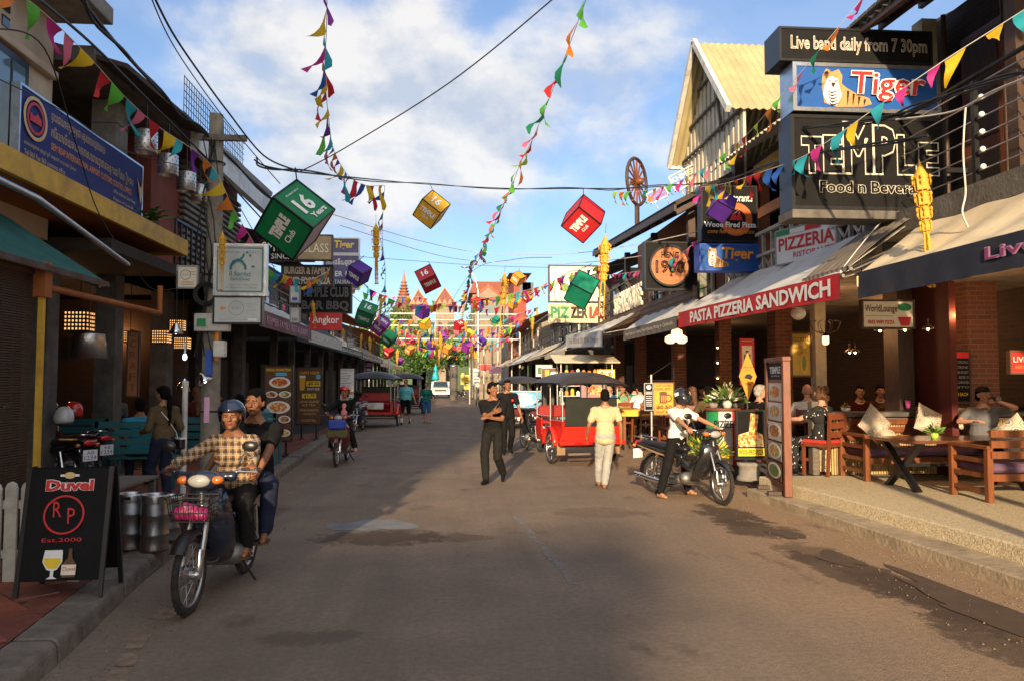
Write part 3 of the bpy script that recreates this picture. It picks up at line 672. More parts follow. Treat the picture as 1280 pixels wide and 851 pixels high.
shop('shop_house', 'pale two-storey shop house on the right past the pizzeria hoarding', 26.3, 33, 5.2, 3.2, 5.6, wall_c, ro, 3)
shop('shop_house', 'low cream shop house on the right with grey sheet roof before the white pickup', 33.5, 46, 5.0, 2.9, 5.0, wall_w, corr_g, 4)
shop('shop_house', 'furthest shop house on the right with terracotta roof', 47, 66, 4.6, 3.0, 5.4, wall_c, roof_r, 5)
# ------------------------------------------------------------------ awnings
def awning(label, y0, y1, xo, zo, xi, zi, m_top, m_val, vh=.28, side=1, sag=.05, val=(), zo2=None, vd=0, ribs=6, group=None, wave=.012, xo2=None):
    s = side; zo2 = zo if zo2 is None else zo2; xo2 = xo if xo2 is None else xo2
    t = thing('awning', label, 'awning', (s*(xo+xi)/2, (y0+y1)/2, zo), group=group)
    def fn(u, v):
        y = y0+(y1-y0)*u; x = xo+(xo2-xo)*u + (xi-(xo+(xo2-xo)*u))*v; z = zo+(zo2-zo)*u; z = z+(zi-z)*v - sag*sin(pi*v)*(1-.35*cos(u*ribs*2*pi)) + wave*sin(u*37+v*5)
        return (s*x, y, z)
    wbuild(MB().grid(fn, 48, 8, .006), 'canopy', m_top, t)
    def fv(u, v):
        y = y0+(y1-y0)*u; z = zo+(zo2-zo)*u; return (s*(xo+(xo2-xo)*u-.012+wave*.8*sin(u*61)*v), y, z-vh*v)
    n = 60; vs = []; fs = []
    mv = MB()
    def fv2(u, v): p = fv(u, v); return (p[0]-s*.006, p[1], p[2])
    mv.grid(fv, n, 2); mv.grid(fv2, n, 2); wbuild(mv, 'valance', m_val, t, fix=False)
    wbuild(MB().tube([(s*(xo+.03), y0, zo-.03), (s*(xo2+.03), y1, zo2-.03)], .022, 6), 'front_bar', 'steel', t)
    for k in range(3):
        u = k/2*.98+.01; y = y0+(y1-y0)*u; wbuild(MB().tube([(s*(xo+.05), y, zo+(zo2-zo)*u-.05), (s*xi, y, zi-.25-.15)], .018, 6), 'arm', 'steel', t)
    # lettering on the valance: (text, u0, u1, v0, v1, material, opts) reading from left to right for someone in the street
    L_ = sqrt((y1-y0)**2+(xo2-xo)**2+(zo2-zo)**2)
    M0 = V((s*(xo+.0), y0, zo-vh)); M1 = V((s*xo2, y1, zo2-vh))
    for it in val:
        q = MB(); o = dict(it[7]) if len(it) > 7 else {}
        nm = o.pop('n', 'lettering'); kp = o.pop('keep', False)
        text(q, it[0], it[1]*L_, it[2]*L_, it[3]*vh, it[4]*vh, 0, keep=kp, **o)
        P0, P1 = (M1, M0) if s > 0 else (M0, M1)
        dx = (P1-P0).normalized(); dz = V((0, 0, 1)); dy = dx.cross(dz)*-1
        off = V((-s*(it[5]), 0, 0))
        q2 = MB(); q2.v = [P0+dx*v.x+dz*v.z+off for v in q.v]; q2.f = q.f; q2.sm = q.sm
        wbuild(q2, nm, it[6], t, fix=False)
    return t
aw_w = mat('canvas_white', (.62, .62, .6), .75, var=.08, scale=3, bump=.15, dirt=.35, dirtcol=(.3, .26, .2))
aw_c = mat('canvas_cream', (.7, .6, .42), .75, var=.12, scale=3, bump=.15, dirt=.4, dirtcol=(.3, .22, .14))
aw_n = mat('canvas_navy', (.02, .024, .04), .7, var=.2, dirt=.3); aw_red = mat('canvas_red', (.5, .012, .012), .6, var=.12, dirt=.15)
aw_g = mat('canvas_grey', (.16, .14, .13), .8, var=.15, dirt=.3); aw_k = mat('canvas_taupe', (.2, .17, .14), .8, var=.15, dirt=.3)
awning('cream canvas awning with navy valance reading Live band over the terrace tables', 3.6, 8.35, 4.62, 2.86, 5.29, 3.4, aw_c, aw_n, .3, sag=.04,
       val=(('Live band daily', .44, .93, .28, .76, .03, 'pink_print', dict(bold=.045)), ('Live band daily', .442, .928, .3, .74, .036, mat('plum_print', (.3, .06, .16), .7, bump=0), dict(bold=.005))), zo2=2.88)
awning('white canvas awning with red valance reading pasta pizzeria sandwich', 8.55, 14.9, 4.5, 2.9, 5.49, 3.62, aw_w, aw_red, .3, sag=.03, zo2=3.0,
       val=(('PASTA PIZZERIA SANDWICH', .12, .97, .15, .86, .03, 'white_print', dict(bold=.035)),))
awning('grey canvas awning with faded lettering under the round 1960 sign', 15.05, 19.6, 4.5, 2.95, 4.94, 3.3, aw_w, aw_g, .26, sag=.02,
       val=(('Fresh Asia ice Cream, Fresh Bakery, Pastry in Cambodia', .05, .95, .3, .72, .03, 'cream_print'),), xo2=4.45)
awning('taupe side canopy folded over the end of the red-valance awning', 8.46, 9.6, 4.55, 2.97, 5.6, 3.75, aw_k, aw_k, .05, sag=-.03)
awning('white banner awning lettered menu and drinks below the pizzeria hoarding', 19.9, 26.0, 3.95, 2.95, 4.8, 3.45, aw_w, aw_w, .4, sag=.05, val=(('THE MEN & OF SEAL Dream', .1, .92, .3, .7, .03, 'grey_print'),), xo2=3.9, zo2=3.2)
for k, (a, b, xo, mm, lb) in enumerate(((26.3, 32, 3.9, aw_c, 'cream awning sheet on the right beyond the white banner awning'), (32.3, 39, 3.75, aw_c, 'sunlit cream awning on the right halfway down the street'), (39.4, 50, 3.7, aw_w, 'long pale awning on the right near the end of the row'), (50.4, 66, 3.6, aw_c, 'last awning on the right beside the white pickup'))):
    awning(lb, a, b, xo, 2.75, xo+1.0, 3.35, mm, mm, .12 if k else .2, sag=.07)
# ------------------------------------------------------------------ right signs
def px_sign(name, label, cat, x0, y0, x1, y1, Y, d, board, frame, fwid, items, rz=0, **k):
    a, b, z0, z1 = rect(x0, y0, x1, y1, Y)
    return sign(name, label, cat, ((a+b)/2, Y, z0), rz, b-a, z1-z0, d, board, frame, fwid, items, **k)
plain('rust_orange', (.6, .12, .02))
neon = dict(outline=.014, n='neon_tube')
t = px_sign('neon_sign', 'large black box sign with white neon outline letters TEMPLE Food n Beverage', 'sign', 990, 147, 1181, 262, 8.75, .32, 'black_board', 'black_paint', .03, (
    *[('t', c, u, v, .37, w, 'neon_tube', dict(outline=.014, bold=.05, n='neon_tube')) for c, u, v, w in (('T', .06, .2, .78), ('E', .2, .33, .8), ('M', .33, .53, .95), ('P', .53, .68, .92), ('L', .68, .81, .82), ('E', .82, .96, .74))], ('t', 'Food n Beverage', .17, .9, .13, .3, 'neon_tube', dict(outline=.014, bold=.04, n='neon_tube'))))
a, b, z0, z1 = rect(990, 147, 1181, 262, 8.75)
MB().bx(-(b-a)/2-.02, (b-a)/2+.02, -.03, .36, -.12, -.02).build('sign_base', 'concrete_dark', t); MB().bx((b-a)/2, (b-a)/2+.6, .1, .16, .5, .56).bx((b-a)/2, (b-a)/2+.6, .1, .16, .1, .16).build('bracket', 'dark_metal', t)
# tiger figure shapes, in board fractions
def tiger(u, v, su, sv):
    F = lambda P: [(u+a*su, v+b*sv) for a, b in P]
    out = [('p', F([(0, .55), (.02, .8), (.1, .98), (.22, .9), (.35, .97), (.42, .8), (.4, .6), (.5, .5), (.7, .35), (.95, .25), (1., .1), (.8, .02), (.3, 0), (.05, .1)]), mat('tiger_tan', (.5, .27, .1), .5, bump=0), 'emblem'),
           ('p', F([(.05, .5), (.1, .72), (.2, .78), (.32, .72), (.36, .5), (.4, .3), (.3, .05), (.1, .1), (.03, .3)]), 'white_print', 'emblem')]
    for k in range(5): out.append(('p', F([(.06+.02*k, .42-.08*k), (.2, .34-.08*k), (.36, .44-.08*k), (.2, .38-.08*k)]), 'black_print', 'emblem'))
    for k in range(4): out.append(('p', F([(.5+.11*k, .42-.07*k), (.54+.11*k, .4-.07*k), (.5+.11*k, .05)]), 'black_print', 'emblem'))
    out += [('p', F([(.12, .66), (.17, .68), (.16, .64)]), 'black_print', 'emblem'), ('p', F([(.25, .68), (.3, .66), (.26, .64)]), 'black_print', 'emblem'), ('p', F([(.17, .6), (.26, .6), (.22, .5)]), 'black_print', 'emblem'), ('p', F([(.02, .84), (.1, .9), (.12, .82)]), 'black_print', 'emblem')]
    return out
px_sign('light_box_sign', 'blue light box with tiger emblem and red letters above the TEMPLE neon sign', 'sign', 992, 82, 1174, 140, 8.7, .34, mat('tiger_blue', (.015, .09, .35), .35, var=.08, bump=0), 'steel', .035,
        tiger(.19, .08, .34, .84)+[('t', 'Tiger', .38, .9, .2, .86, 'white_print', dict(bold=.05, shear=.1)), ('t', 'Tiger', .385, .895, .2, .84, 'red_print', dict(bold=.012, shear=.1))])
px_sign('neon_sign', 'topmost black box sign with thin neon script Live band daily from 7 30pm', 'sign', 975, 38, 1164, 78, 8.75, .42, 'black_board', 'black_paint', .015, (('t', 'Live band daily from 7 30pm', .07, .97, .22, .78, 'neon_tube', dict(outline=.022, n='neon_tube')),))
t = px_sign('restaurant_sign', 'black wood-fired pizza sign with orange oven arc behind the small purple cube lantern', 'sign', 877, 233, 946, 302, 13.7, .2, 'black_board', 'dark_metal', .02, (
    ('o', .62, .4, .3, .12, 'rust_orange', 'oven_arc'), ('r', .1, .98, .0, .36, 'black_board'), ('t', 'La Ristorante', .3, .92, .72, .86, 'white_print', dict(bold=.01)), ('t', 'Wood Fired Pizza', .04, .98, .25, .35, 'white_print', dict(bold=.03)), ('t', 'come feel the difference', .1, .94, .14, .22, 'orange_print', dict(shear=.3)), ('p', [(.5, .38), (.56, .52), (.62, .44), (.68, .54), (.74, .38)], 'red_print', 'flame')))
px_sign('light_box_sign', 'small blue tiger light box under the wood-fired pizza sign', 'sign', 875, 306, 949, 338, 13.65, .3, 'tiger_blue', 'blue_print', .02, tiger(.13, .1, .36, .8)+[('t', 'Tiger', .36, .9, .28, .88, 'orange_print', dict(bold=.03, shear=.1))])
t = px_sign('round_sign', 'square dark board carrying the round rusty wooden disc numbered 1960', 'sign', 806, 303, 868, 362, 15.5, .2, 'black_board', 'dark_metal', .02, ())
w_ = 62/50.5; m = MB(); disc(m, -.02, .48, .4, -.01, 32, th=.07); m.build('wooden_disc', mat('disc_wood', (.4, .14, .05), .6, var=.4, scale=5, stretch=(1, 1, 5), dirt=.4), t)
m = MB(); ring(m, -.02, .48, .435, .04, -.01, 36, .1); m.build('disc_rim', 'dark_metal', t)
m = MB(); text(m, 'HENG', -.2, .17, .64, .77, -.095, outline=.03); text(m, '1960', -.32, .28, .32, .6, -.095, outline=.03); m.build('lettering', 'black_paint', t, fix=False)
px_sign('hoarding', 'white hoarding with black line drawing above the cream PIZZERIA board', 'sign', 686, 332, 756, 378, 26.5, .12, 'cream_print', 'wood_dark', .04, (
    ('o', .5, .25, .62, .02, 'black_print', 'line_drawing'), ('o', .5, .25, .48, .015, 'black_print', 'line_drawing'), ('k', 'Pizza', .3, .7, .2, .5, 'green_print', dict(shear=.2)), ('e', .28, .4, .08, .12, 'leaf_light'), ('e', .72, .42, .06, .14, 'red_print'), ('e', .5, .68, .1, .08, 'leaf')))
px_sign('pizzeria_board', 'cream board with PIZZERIA in green, white and red outlined capitals', 'sign', 686, 380, 756, 403, 26.45, .12, mat('board_peach', (.75, .55, .33), .6), 'cream_print', .02, (
    ('t', 'PIZ', .03, .38, .2, .85, 'green_print', dict(bold=.05)), ('t', 'ZER', .38, .7, .2, .85, 'black_print', dict(bold=.05)), ('t', 'IA', .72, .97, .2, .85, 'red_print', dict(bold=.05))))
t = sign('restaurant_sign', 'white PIZZERIA RISTORANTE board fixed to the lattice balustrade', 'sign', (5.42, 11.35, 3.5), -pi/2, 1.25, .55, .05, 'white_print', 'grey_print', .012, (
    ('t', 'PIZZERIA', .05, .95, .38, .76, 'red_print', dict(bold=.03)), ('t', 'RISTORANTE', .3, .95, .14, .3, 'red_print', dict(bold=.01)), ('r', .25, .5, .84, 1, 'white_print'), ('r', .5, .75, .84, .99, 'red_print'), ('r', .0, .25, .84, .99, 'green_print')), rot=(0, 0, -pi/2+.35))
# steakhouse letters on the rail
t = thing('letter_sign', 'cut-out STEAKHOUSE letters fixed on the balcony rail under the roof', 'sign', (4.93, 21.3, 3.62), rot=(0, 0, -pi/2))
m = MB(); text(m, 'STEAKHOUSE', -1.7, 1.7, 0, .62, 0, bold=.02, ext=.05); m.build('lettering', 'cream_print', t, fix=False); MB().bx(-1.8, 1.8, .02, .04, .1, .14).bx(-1.8, 1.8, .02, .04, .48, .52).build('rail', 'dark_metal', t)
# small signs on the roof
for (xa, ya, xb, yb, Y, lb) in ((812, 226, 838, 250, 19.5, 'left framed red neon sign on the roof edge'), (842, 196, 880, 232, 18.4, 'right framed neon sign on the roof beside the gable')):
    a, b, z0, z1 = rect(xa, ya, xb, yb, Y)
    t = thing('roof_sign', lb, 'sign', ((a+b)/2, Y, z0), rot=(0, radians(-28), 0)); w = b-a; h = (z1-z0)*.55
    m = MB(); m.bx(-w/2, w/2, 0, .03, 0, .03).bx(-w/2, w/2, 0, .03, h, h+.03).bx(-w/2, -w/2+.03, 0, .03, 0, h).bx(w/2-.03, w/2, 0, .03, 0, h).bx(-.3*w, -.28*w, 0, .03, -.35, 0).bx(.3*w, .32*w, 0, .03, -.35, 0); m.build('frame', 'white_paint', t)
    m = MB(); text(m, 'KHMER', -w*.46, w*.46, h*.55, h*.9, 0, outline=.03); text(m, 'GRILL BBQ', -w*.46, w*.46, h*.12, h*.45, 0, outline=.03); m.build('neon_tube', 'red_print' if xa < 830 else 'cream_print', t, fix=False)
# cart wheel on the roof
a, b, z0, z1 = rect(786, 197, 806, 258, 20)
t = thing('cart_wheel', 'wooden cart wheel standing upright on the roof edge', 'wheel', ((a+b)/2, 20, (z0+z1)/2), rz=radians(52)); r_ = (z1-z0)/2
MB().torus((0, 0, 0), r_-.04, .045, 'Y', 36, 6).build('rim', 'wood_dark', t); MB().cap((0, -.1, 0), (0, .1, 0), .1, .1).build('hub', 'wood_red', t)
for k in range(16): MB().beam((0, 0, 0), ((r_-.05)*cos(k*pi/8), 0, (r_-.05)*sin(k*pi/8)), .035, .035).build('spoke', 'wood_orange', t)
MB().bx(-.05, .05, -.05, .05, -r_-.7, -r_+.02).build('stand', 'wood_dark', t)
# interior signs and lamps
px_sign('hanging_sign', 'cream lounge menu sign with green badge hanging inside under the Live band awning', 'sign', 1078, 376, 1142, 410, 9.6, .05, 'cream_print', 'wood_dark', .012, (
    ('t', 'WorldLounge', .05, .68, .5, .85, 'brown_print', dict(bold=.02)), ('e', .82, .76, .14, .14, 'green_print'), ('r', .05, .6, .42, .44, 'grey_print'), ('t', 'FREE WIFI PIZZA', .1, .62, .14, .28, 'red_print', dict(bold=.02)), ('p', [(.68, .4), (.95, .4), (.9, .08), (.74, .08)], 'red_print', 'emblem')))
px_sign('chalkboard', 'tall chalkboard drinks list topped 26 on the brick pillar inside', 'chalkboard', 1180, 437, 1213, 503, 11.25, .04, 'black_board', 'wood_dark', .02, [('t', '26', .06, .3, .84, .95, 'yellow_print'), ('r', .36, .96, .84, .96, 'red_print')]+[('t', s, .08, .92, .74-i*.095, .79-i*.095, 'grey_print') for i, s in enumerate(('ALWAYS STRONG', 'LOST DRINK', 'BACON BURGET', 'OH MY SIDE D', 'SCREW DRIVER', 'MOJITO'))]+[('t', '$2.50 EACH', .25, .85, .12, .19, 'yellow_print')])
px_sign('wall_sign', 'red sign reading LIVE MUSIC at the right edge inside the bar', 'sign', 1263, 439, 1300, 466, 8.2, .04, 'red_print', 'brown_print', .01, (('t', 'LIVE', .1, .55, .5, .75, 'cream_print'), ('t', 'MUSIC', .6, .95, .5, .75, 'cream_print'), ('t', 'EVERY NIGHT', .15, .8, .2, .35, 'orange_print')))
px_sign('poster', 'yellow cocktail poster behind the tall framed menu stand', 'poster', 989, 416, 1014, 470, 12.2, .03, mat('poster_yellow', (.6, .38, .05), .5), 'brown_print', .02, (('t', 'COCKTAIL', .08, .92, .8, .9, 'brown_print', dict(bold=.02)), ('t', 'HAPPY', .1, .6, .62, .7, 'brown_print'), ('t', 'HOUR', .1, .6, .5, .58, 'brown_print'), ('e', .62, .3, .2, .24, 'beer_print'), ('e', .62, .3, .1, .18, 'leaf_light')))
px_sign('poster', 'dim green-cross poster on the pale post behind the yellow diamond sign', 'poster', 926, 424, 942, 480, 13.2, .02, 'cream_print', 'red_print', .02, (('r', .1, .9, .86, .96, 'red_print'), ('r', .4, .6, .45, .75, 'leaf'), ('r', .25, .75, .54, .66, 'leaf')))
r9 = random.Random(9)
for k, (px, py, Y, lb) in enumerate(((1183, 414, 11.2, 'glass lamp glowing on the brick pillar by the chalkboard'), (1032, 425, 11.5, 'lit lantern with metal scrolls under the red valance'), (1077, 352, 8.6, 'round warm lamp at the corner between the two awnings'))):
    p = atY(px, py, Y); t = thing('lamp', lb, 'lamp', p)
    MB().lathe([(.02, .09), (.05, .06), (.05, -.05), (.03, -.07)], 10).build('glass', 'bulb_soft', t); MB().lathe([(.0, .12), (.06, .07), (.055, .06)], 10).tube([(0, 0, .1), (0, 0, .3)], .008, 5).build('cap', 'dark_metal', t)
    if k == 1:
        m = MB()
        for q in range(8): w = q*pi/4; m.tube([(.05*cos(w), .05*sin(w), .1), (.2*cos(w), .2*sin(w), .16), (.24*cos(w), .24*sin(w), .28), (.14*cos(w), .14*sin(w), .3)], .008, 5)
        m.build('scroll', 'rust_steel', t)
for k, (px, py, Y) in enumerate(((1100, 413, 9.9), (1131, 412, 9.9), (1069, 440, 11.5), (1160, 411, 9.9), (897, 434, 15.8), (897, 453, 15.8), (897, 472, 15.8), (1062, 440, 12))):
    p = atY(px, py, Y); lb = ('first bare bulb under the lounge sign', 'second bare bulb under the lounge sign', 'small lone bulb below and left of the lounge sign', 'dim spot left of the pillar lamp', 'topmost of the shaded wall lamps on the brick pillar', 'middle of the shaded wall lamps on the brick pillar', 'lowest of the shaded wall lamps on the brick pillar', 'tiny bulb deep inside beside the red panel')[k]
    t = thing('bulb_lamp', lb, 'lamp', p, group='small bulbs in the right bars'); MB().ell((0, 0, 0), (.018, .018, .024), 8, 6).build('bulb', 'bulb', t); MB().tube([(0, 0, .02), (0, 0, .14)], .012, 6).lathe([(.012, .06), (.07, .02), (.075, .0)], 10).build('holder', 'rust_steel', t)
for k, (px, py) in enumerate(((846, 416), (852, 424), (838, 424))):
    p = atY(px, py, 17); t = thing('paper_lamp', ('left', 'middle', 'right')[k]+' yellow lamp under the grey awning', 'lamp', p); MB().lathe([(.03, .1), (.12, .05), (.13, -.04), (.07, -.09)], 12).build('shade', 'bulb_soft', t); MB().tube([(0, 0, .1), (0, 0, .5)], .008, 5).build('cord', 'cable', t)
p = atY(998, 392, 10.2); t = thing('globe_lamp', 'round cream globe lamp hanging under the red valance', 'lamp', p); MB().ell((0, 0, 0), (.1, .1, .09)).build('globe', 'cream_print', t); MB().tube([(0, 0, .08), (0, 0, .3)], .01, 6).build('cord', 'cable', t)

def glow(x, y, z, e):
    l = bpy.data.lights.new('lamp_fill', 'POINT'); l.energy = e; l.color = (1, .5, .2); l.shadow_soft_size = .08; o = bpy.data.objects.new('lamp_fill', l); COL.objects.link(o); o.location = (x, y, z)
for a in ((7.3, 10.6, 2.6, 14), (8.2, 8.8, 2.7, 12), (6.3, 12.4, 2.5, 14), (8.4, 13.5, 2.6, 16), (6.9, 16.2, 2.4, 14), (7, 20, 2.5, 14), (-6.6, 12.4, 2.5, 7), (-6.3, 15, 2.5, 7)): glow(*a)  # point lights added near the lit lamps to warm and reveal the interiors
# ------------------------------------------------------------------ unseen blocks added behind the camera to shade the street
def shade_block(label, x0, x1, y0, y1, h, m_, wins=True):
    t = thing('shop_house', label, 'building', ((x0+x1)/2, (y0+y1)/2, 0)); wbuild(MB().bx(x0, x1, y0, y1, 0, h), 'wall', m_, t); wbuild(MB().bx(x0-.3, x1+.3, y0-.3, y1+.3, h, h+.25), 'roof', 'concrete', t)  # unseen massing, placed and sized for the shade it throws
    k = 0
    for z in np.arange(1.2, h-1.6, 3.1):
        for x in np.arange(x0+.8, x1-1.2, 2.4): wbuild(MB().bx(x, x+1.1, y1+.01, y1+.05, z, z+1.3), 'window', 'glass_dark', t)
    return t
shade_block('unseen cream block added behind the viewer to shade the near road', -14, -4.0, -22, -20.5, 7.0, wall_c)
shade_block('unseen tall white block added behind the viewer to shade the left side', -16, -6.2, -16, -6, 14.0, wall_w)
shade_block('unseen two-storey red block added just behind the viewer for shade on the left', -14, -5.2, -5.5, 3.9, 7.6, wall_r)
# ------------------------------------------------------------------ left side
t = thing('office_building', 'cream office building with a yellow canopy and dark framed windows on the left', 'building', (-6.5, 7.5, .14))
cream = mat('office_cream', (.56, .45, .33), .8, var=.1, scale=2, dirt=.35)
wbuild(MB().bx(-5.3, -5.05, 4, 9.95, 3.4, 7), 'upper_wall', cream, t)
wbuild(MB().bx(-11, -5.3, 9.7, 9.95, 3.4, 7), 'end_wall', cream, t)
wbuild(MB().bx(-5.05, -4.95, 4, 9.9, 5.42, 5.52), 'cornice', cream, t, bev=.01)
for (y0, y1) in ((6.5, 7.5), (8.0, 9.0)):
    f = wbuild(MB().bx(-5.04, -5.0, y0, y1, 5.55, 6.15), 'vent_block', cream, t)
    for i in range(4):
        for j in range(3): wbuild(MB().bx(-5.0, -4.985, y0+.08+i*.22, y0+.22+i*.22, 5.6+j*.18, 5.72+j*.18), 'opening', 'glass_dark', f)
for (y0, y1) in ((6.3, 7.75), (8.55, 9.3)):
    f = wbuild(MB().bx(-5.04, -4.99, y0, y1, 4.0, 5.38), 'window', 'black_paint', t)
    wbuild(MB().bx(-4.99, -4.975, y0+.1, (y0+y1)/2-.03, 4.1, 5.28), 'pane', 'glass_blue', f); wbuild(MB().bx(-4.99, -4.975, (y0+y1)/2+.03, y1-.1, 4.1, 5.28), 'pane', 'glass_blue', f)
wbuild(MB().bx(-11, -4.35, 3.9, 10.0, 6.2, 6.42), 'roof_slab', 'concrete', t, bev=.01)
yel = mat('canopy_yellow', (.6, .36, .03), .6, dirt=.5, dirtcol=(.2, .09, .03)); orng = mat('soffit_orange', (.3, .09, .015), .7)
wbuild(MB().bx(-4.24, -4.18, 3.9, 12.4, 3.62, 3.86), 'canopy_fascia', yel, t)
wbuild(MB().bx(-5.6, -4.18, 12.4, 12.45, 3.62, 3.86), 'canopy_fascia', yel, t)
wbuild(MB().bx(-11, -4.24, 3.9, 12.4, 3.66, 3.8), 'canopy', orng, t)
wbuild(MB().bx(-3.71, -3.665, 7.18, 7.225, .14, 2.62), 'yellow_post', yel, t)
wbuild(MB().bx(-3.75, -3.63, 7.14, 7.26, 2.4, 2.72), 'post_head', orng, t)
wbuild(MB().tube([(-3.69, 7.2, 2.5), (-3.69, 10.0, 2.5), (-3.69, 10.0, 2.85)], .035, 8), 'bracket_pipe', orng, t)
wbuild(MB().bx(-11, -5, 3.5, 3.9, .14, 6), 'side_wall', 'dark_wall', t)
wbuild(MB().bx(-9.2, -9, 3.9, 24, .14, 3.5), 'rear_wall', 'brick_dark', t)
wbuild(MB().bx(-11, -4.3, 10.0, 24, 3.3, 3.45), 'inner_ceiling', 'ceiling_dark', t)
t = thing('bamboo_blind', 'brown slatted bamboo blind hanging behind the white picket fence', 'blind', (-3.75, 6, .14))
bam = mat('bamboo', (.045, .022, .011), .7, var=.45, scale=6, stretch=(1, .5, 12))
m = MB()
for k in range(108): m.bx(-3.76, -3.735, 3.9, 7.14, .2+k*.0225, .216+k*.0225)
o = wbuild(m, 'slats', bam, t); o['kind'] = 'stuff'
for y in (4.6, 5.8, 6.9): wbuild(MB().bx(-3.775, -3.762, y, y+.03, .2, 2.62), 'cord', 'wood_dark', t)
wbuild(MB().bx(-3.78, -3.72, 3.9, 7.14, 2.6, 2.68), 'head_rail', 'wood_dark', t)
# long blue customs board
A, B_ = V((-4.9, 8.9, 4.17)), V((-4.9, 12.35, 4.17))
t = sign('customs_sign', 'long blue customs office board with Khmer lettering and round red emblem above the yellow canopy', 'sign', (-4.88, 10.65, 4.15), 0, 3.45, .86, .08, mat('customs_blue', (.02, .035, .19), .7, var=.08, bump=0), 'steel', .015, (
    ('t', 'ព្រះរាជាណាចក្រកម្ពុជា អគ្គនាយកដ្ឋានគយ', .2, .62, .74, .9, 'gold_print'), ('t', 'ការិយាល័យគយអាកាសយានដ្ឋានអន្តរជាតិសៀមរាប', .2, .9, .5, .72, 'gold_print'),
    ('t', 'SIEM REAP INTERNATIONAL AIRPORT CUSTOMS CONTROL OFFICE', .2, .88, .36, .46, 'orange_print', dict(bold=.01)),
    ('t', 'អាសយដ្ឋាន ផ្លូវ ភូមិ សង្កាត់ ខេត្តសៀមរាប', .03, .38, .22, .3, 'gold_print'), ('t', 'Tel 063 Fax 063 customs office', .03, .3, .1, .17, 'gold_print'), ('t', 'office address Siem Reap', .7, .92, .22, .3, 'gold_print'), ('t', 'Kingdom of Cambodia', .7, .9, .1, .17, 'gold_print'),
    ('o', .09, .64, .3, .05, 'gold_print', 'emblem'), ('o', .09, .64, .22, .04, 'red_print', 'emblem'), ('p', [(.055, .58), (.125, .58), (.125, .66), (.1, .72), (.08, .66), (.055, .7)], 'red_print', 'emblem'),
    ('p', [(.93, .72), (.95, .5), (.97, .3), (.985, .5), (.995, .75), (.97, .58), (.955, .6)], 'gold_print', 'emblem')), rot=(0, 0, pi/2))
# green awning at the left edge
gm = mat('canvas_green', (.01, .1, .085), .7, var=.15, dirt=.2)
awning('dark green canvas awning at the left edge under the yellow canopy', 3.9, 8.3, 3.6, 2.68, 4.6, 3.35, gm, 'wood_dark', .05, side=-1, sag=.04)
t = thing('metal_rod', 'long pale metal arm running under the yellow canopy', 'awning arm', (-3.9, 7, 3.2)); wbuild(MB().tube([(-3.7, 4, 3.35), (-3.75, 7.2, 3.3), (-4.05, 9.9, 3.1)], .03, 6), 'rod', 'steel', t)
# open dark house
t = thing('shop_house', 'dark open-balcony house with mossy concrete eave behind the concrete utility pole', 'building', (-6.5, 11.5, .14))
wbuild(MB().bx(-11, -4.6, 10.05, 13.2, 5.75, 5.95), 'mossy_slab', 'concrete_dark', t)
wbuild(MB().slab((-4.2, 10.1, 5.75), (-4.2, 13.3, 5.9), (-9, 13.3, 7.2), (-9, 10.1, 7.05), .06), 'roof', ro, t)
wbuild(MB().bx(-5.25, -4.9, 11.45, 11.85, 3.86, 5.75), 'block_column', 'concrete', t)
for k in range(4): wbuild(MB().bx(-5.26, -4.89, 11.44, 11.86, 4.2+k*.4, 4.215+k*.4), 'joint', 'concrete_dark', t)
wbuild(MB().bx(-7, -6.9, 10, 13.2, 3.5, 5.75), 'upper_wall', 'dark_wall', t)
wbuild(MB().bx(-5.5, -4.35, 12.5, 16, 3.3, 3.5), 'balcony_slab', 'concrete_dark', t)
for k in range(14): wbuild(MB().bx(-4.42, -4.39, 12.5+k*.25, 12.53+k*.25, 3.5, 4.2), 'railing_post', 'dark_metal', t)
wbuild(MB().bx(-4.43, -4.38, 12.5, 16, 4.2, 4.24), 'handrail', 'dark_metal', t)
t = thing('shop_house', 'red-walled house with grey louvres and a mesh roof cage on the left', 'building', (-6.5, 15.5, .14))
wbuild(MB().bx(-5.3, -5.1, 13.3, 18.5, 3.5, 6.4), 'red_wall', wall_r, t)
wbuild(MB().bx(-11, -5.3, 13.2, 13.4, 3.5, 6.4), 'end_wall', wall_r, t)
for k in range(18): wbuild(MB().bx(-5.08, -4.98, 14.6, 18.4, 3.7+k*.12, 3.76+k*.12), 'louvre', 'concrete', t)
wbuild(MB().slab((-4.3, 13.3, 6.0), (-4.3, 18.6, 6.15), (-9, 18.6, 7.3), (-9, 13.3, 7.2), .1), 'roof', mat('roof_pale', (.3, .29, .27), .7, dirt=.5), t)
wbuild(MB().bx(-4.5, -4.35, 13.4, 18.6, 5.6, 6.0), 'white_fascia', 'white_paint', t)
m = MB()
for k in range(30): m.bx(-4.7, -4.69, 13.6+k*.13, 13.61+k*.13, 6.1, 7.0)
for k in range(8): m.bx(-4.7, -4.69, 13.6, 17.5, 6.1+k*.125, 6.11+k*.125)
wbuild(m, 'mesh_cage', 'dark_metal', t)
for k, y in enumerate((10.3, 12.3, 14.5, 17, 19.6)): wbuild(MB().bx(-5.5, -5.2, y, y+.3, .14, 3.3), 'column', 'concrete_dark', t)
shop('shop_house', 'grey two-storey shop house on the left above the menu boards', 18.8, 26, 4.9, 3.1, 5.3, wall_w, ro, 13, side=-1, roofz=1.0)
shop('shop_house', 'cream shop house on the left behind the standing white price list', 26.3, 35, 5.2, 3.0, 5.0, wall_c, corr_g, 14, side=-1, roofz=1)
shop('shop_house', 'shop house on the left above the red three-wheeler', 35.4, 48, 5.3, 3.0, 4.9, wall_w, roof_r, 15, side=-1, roofz=1)
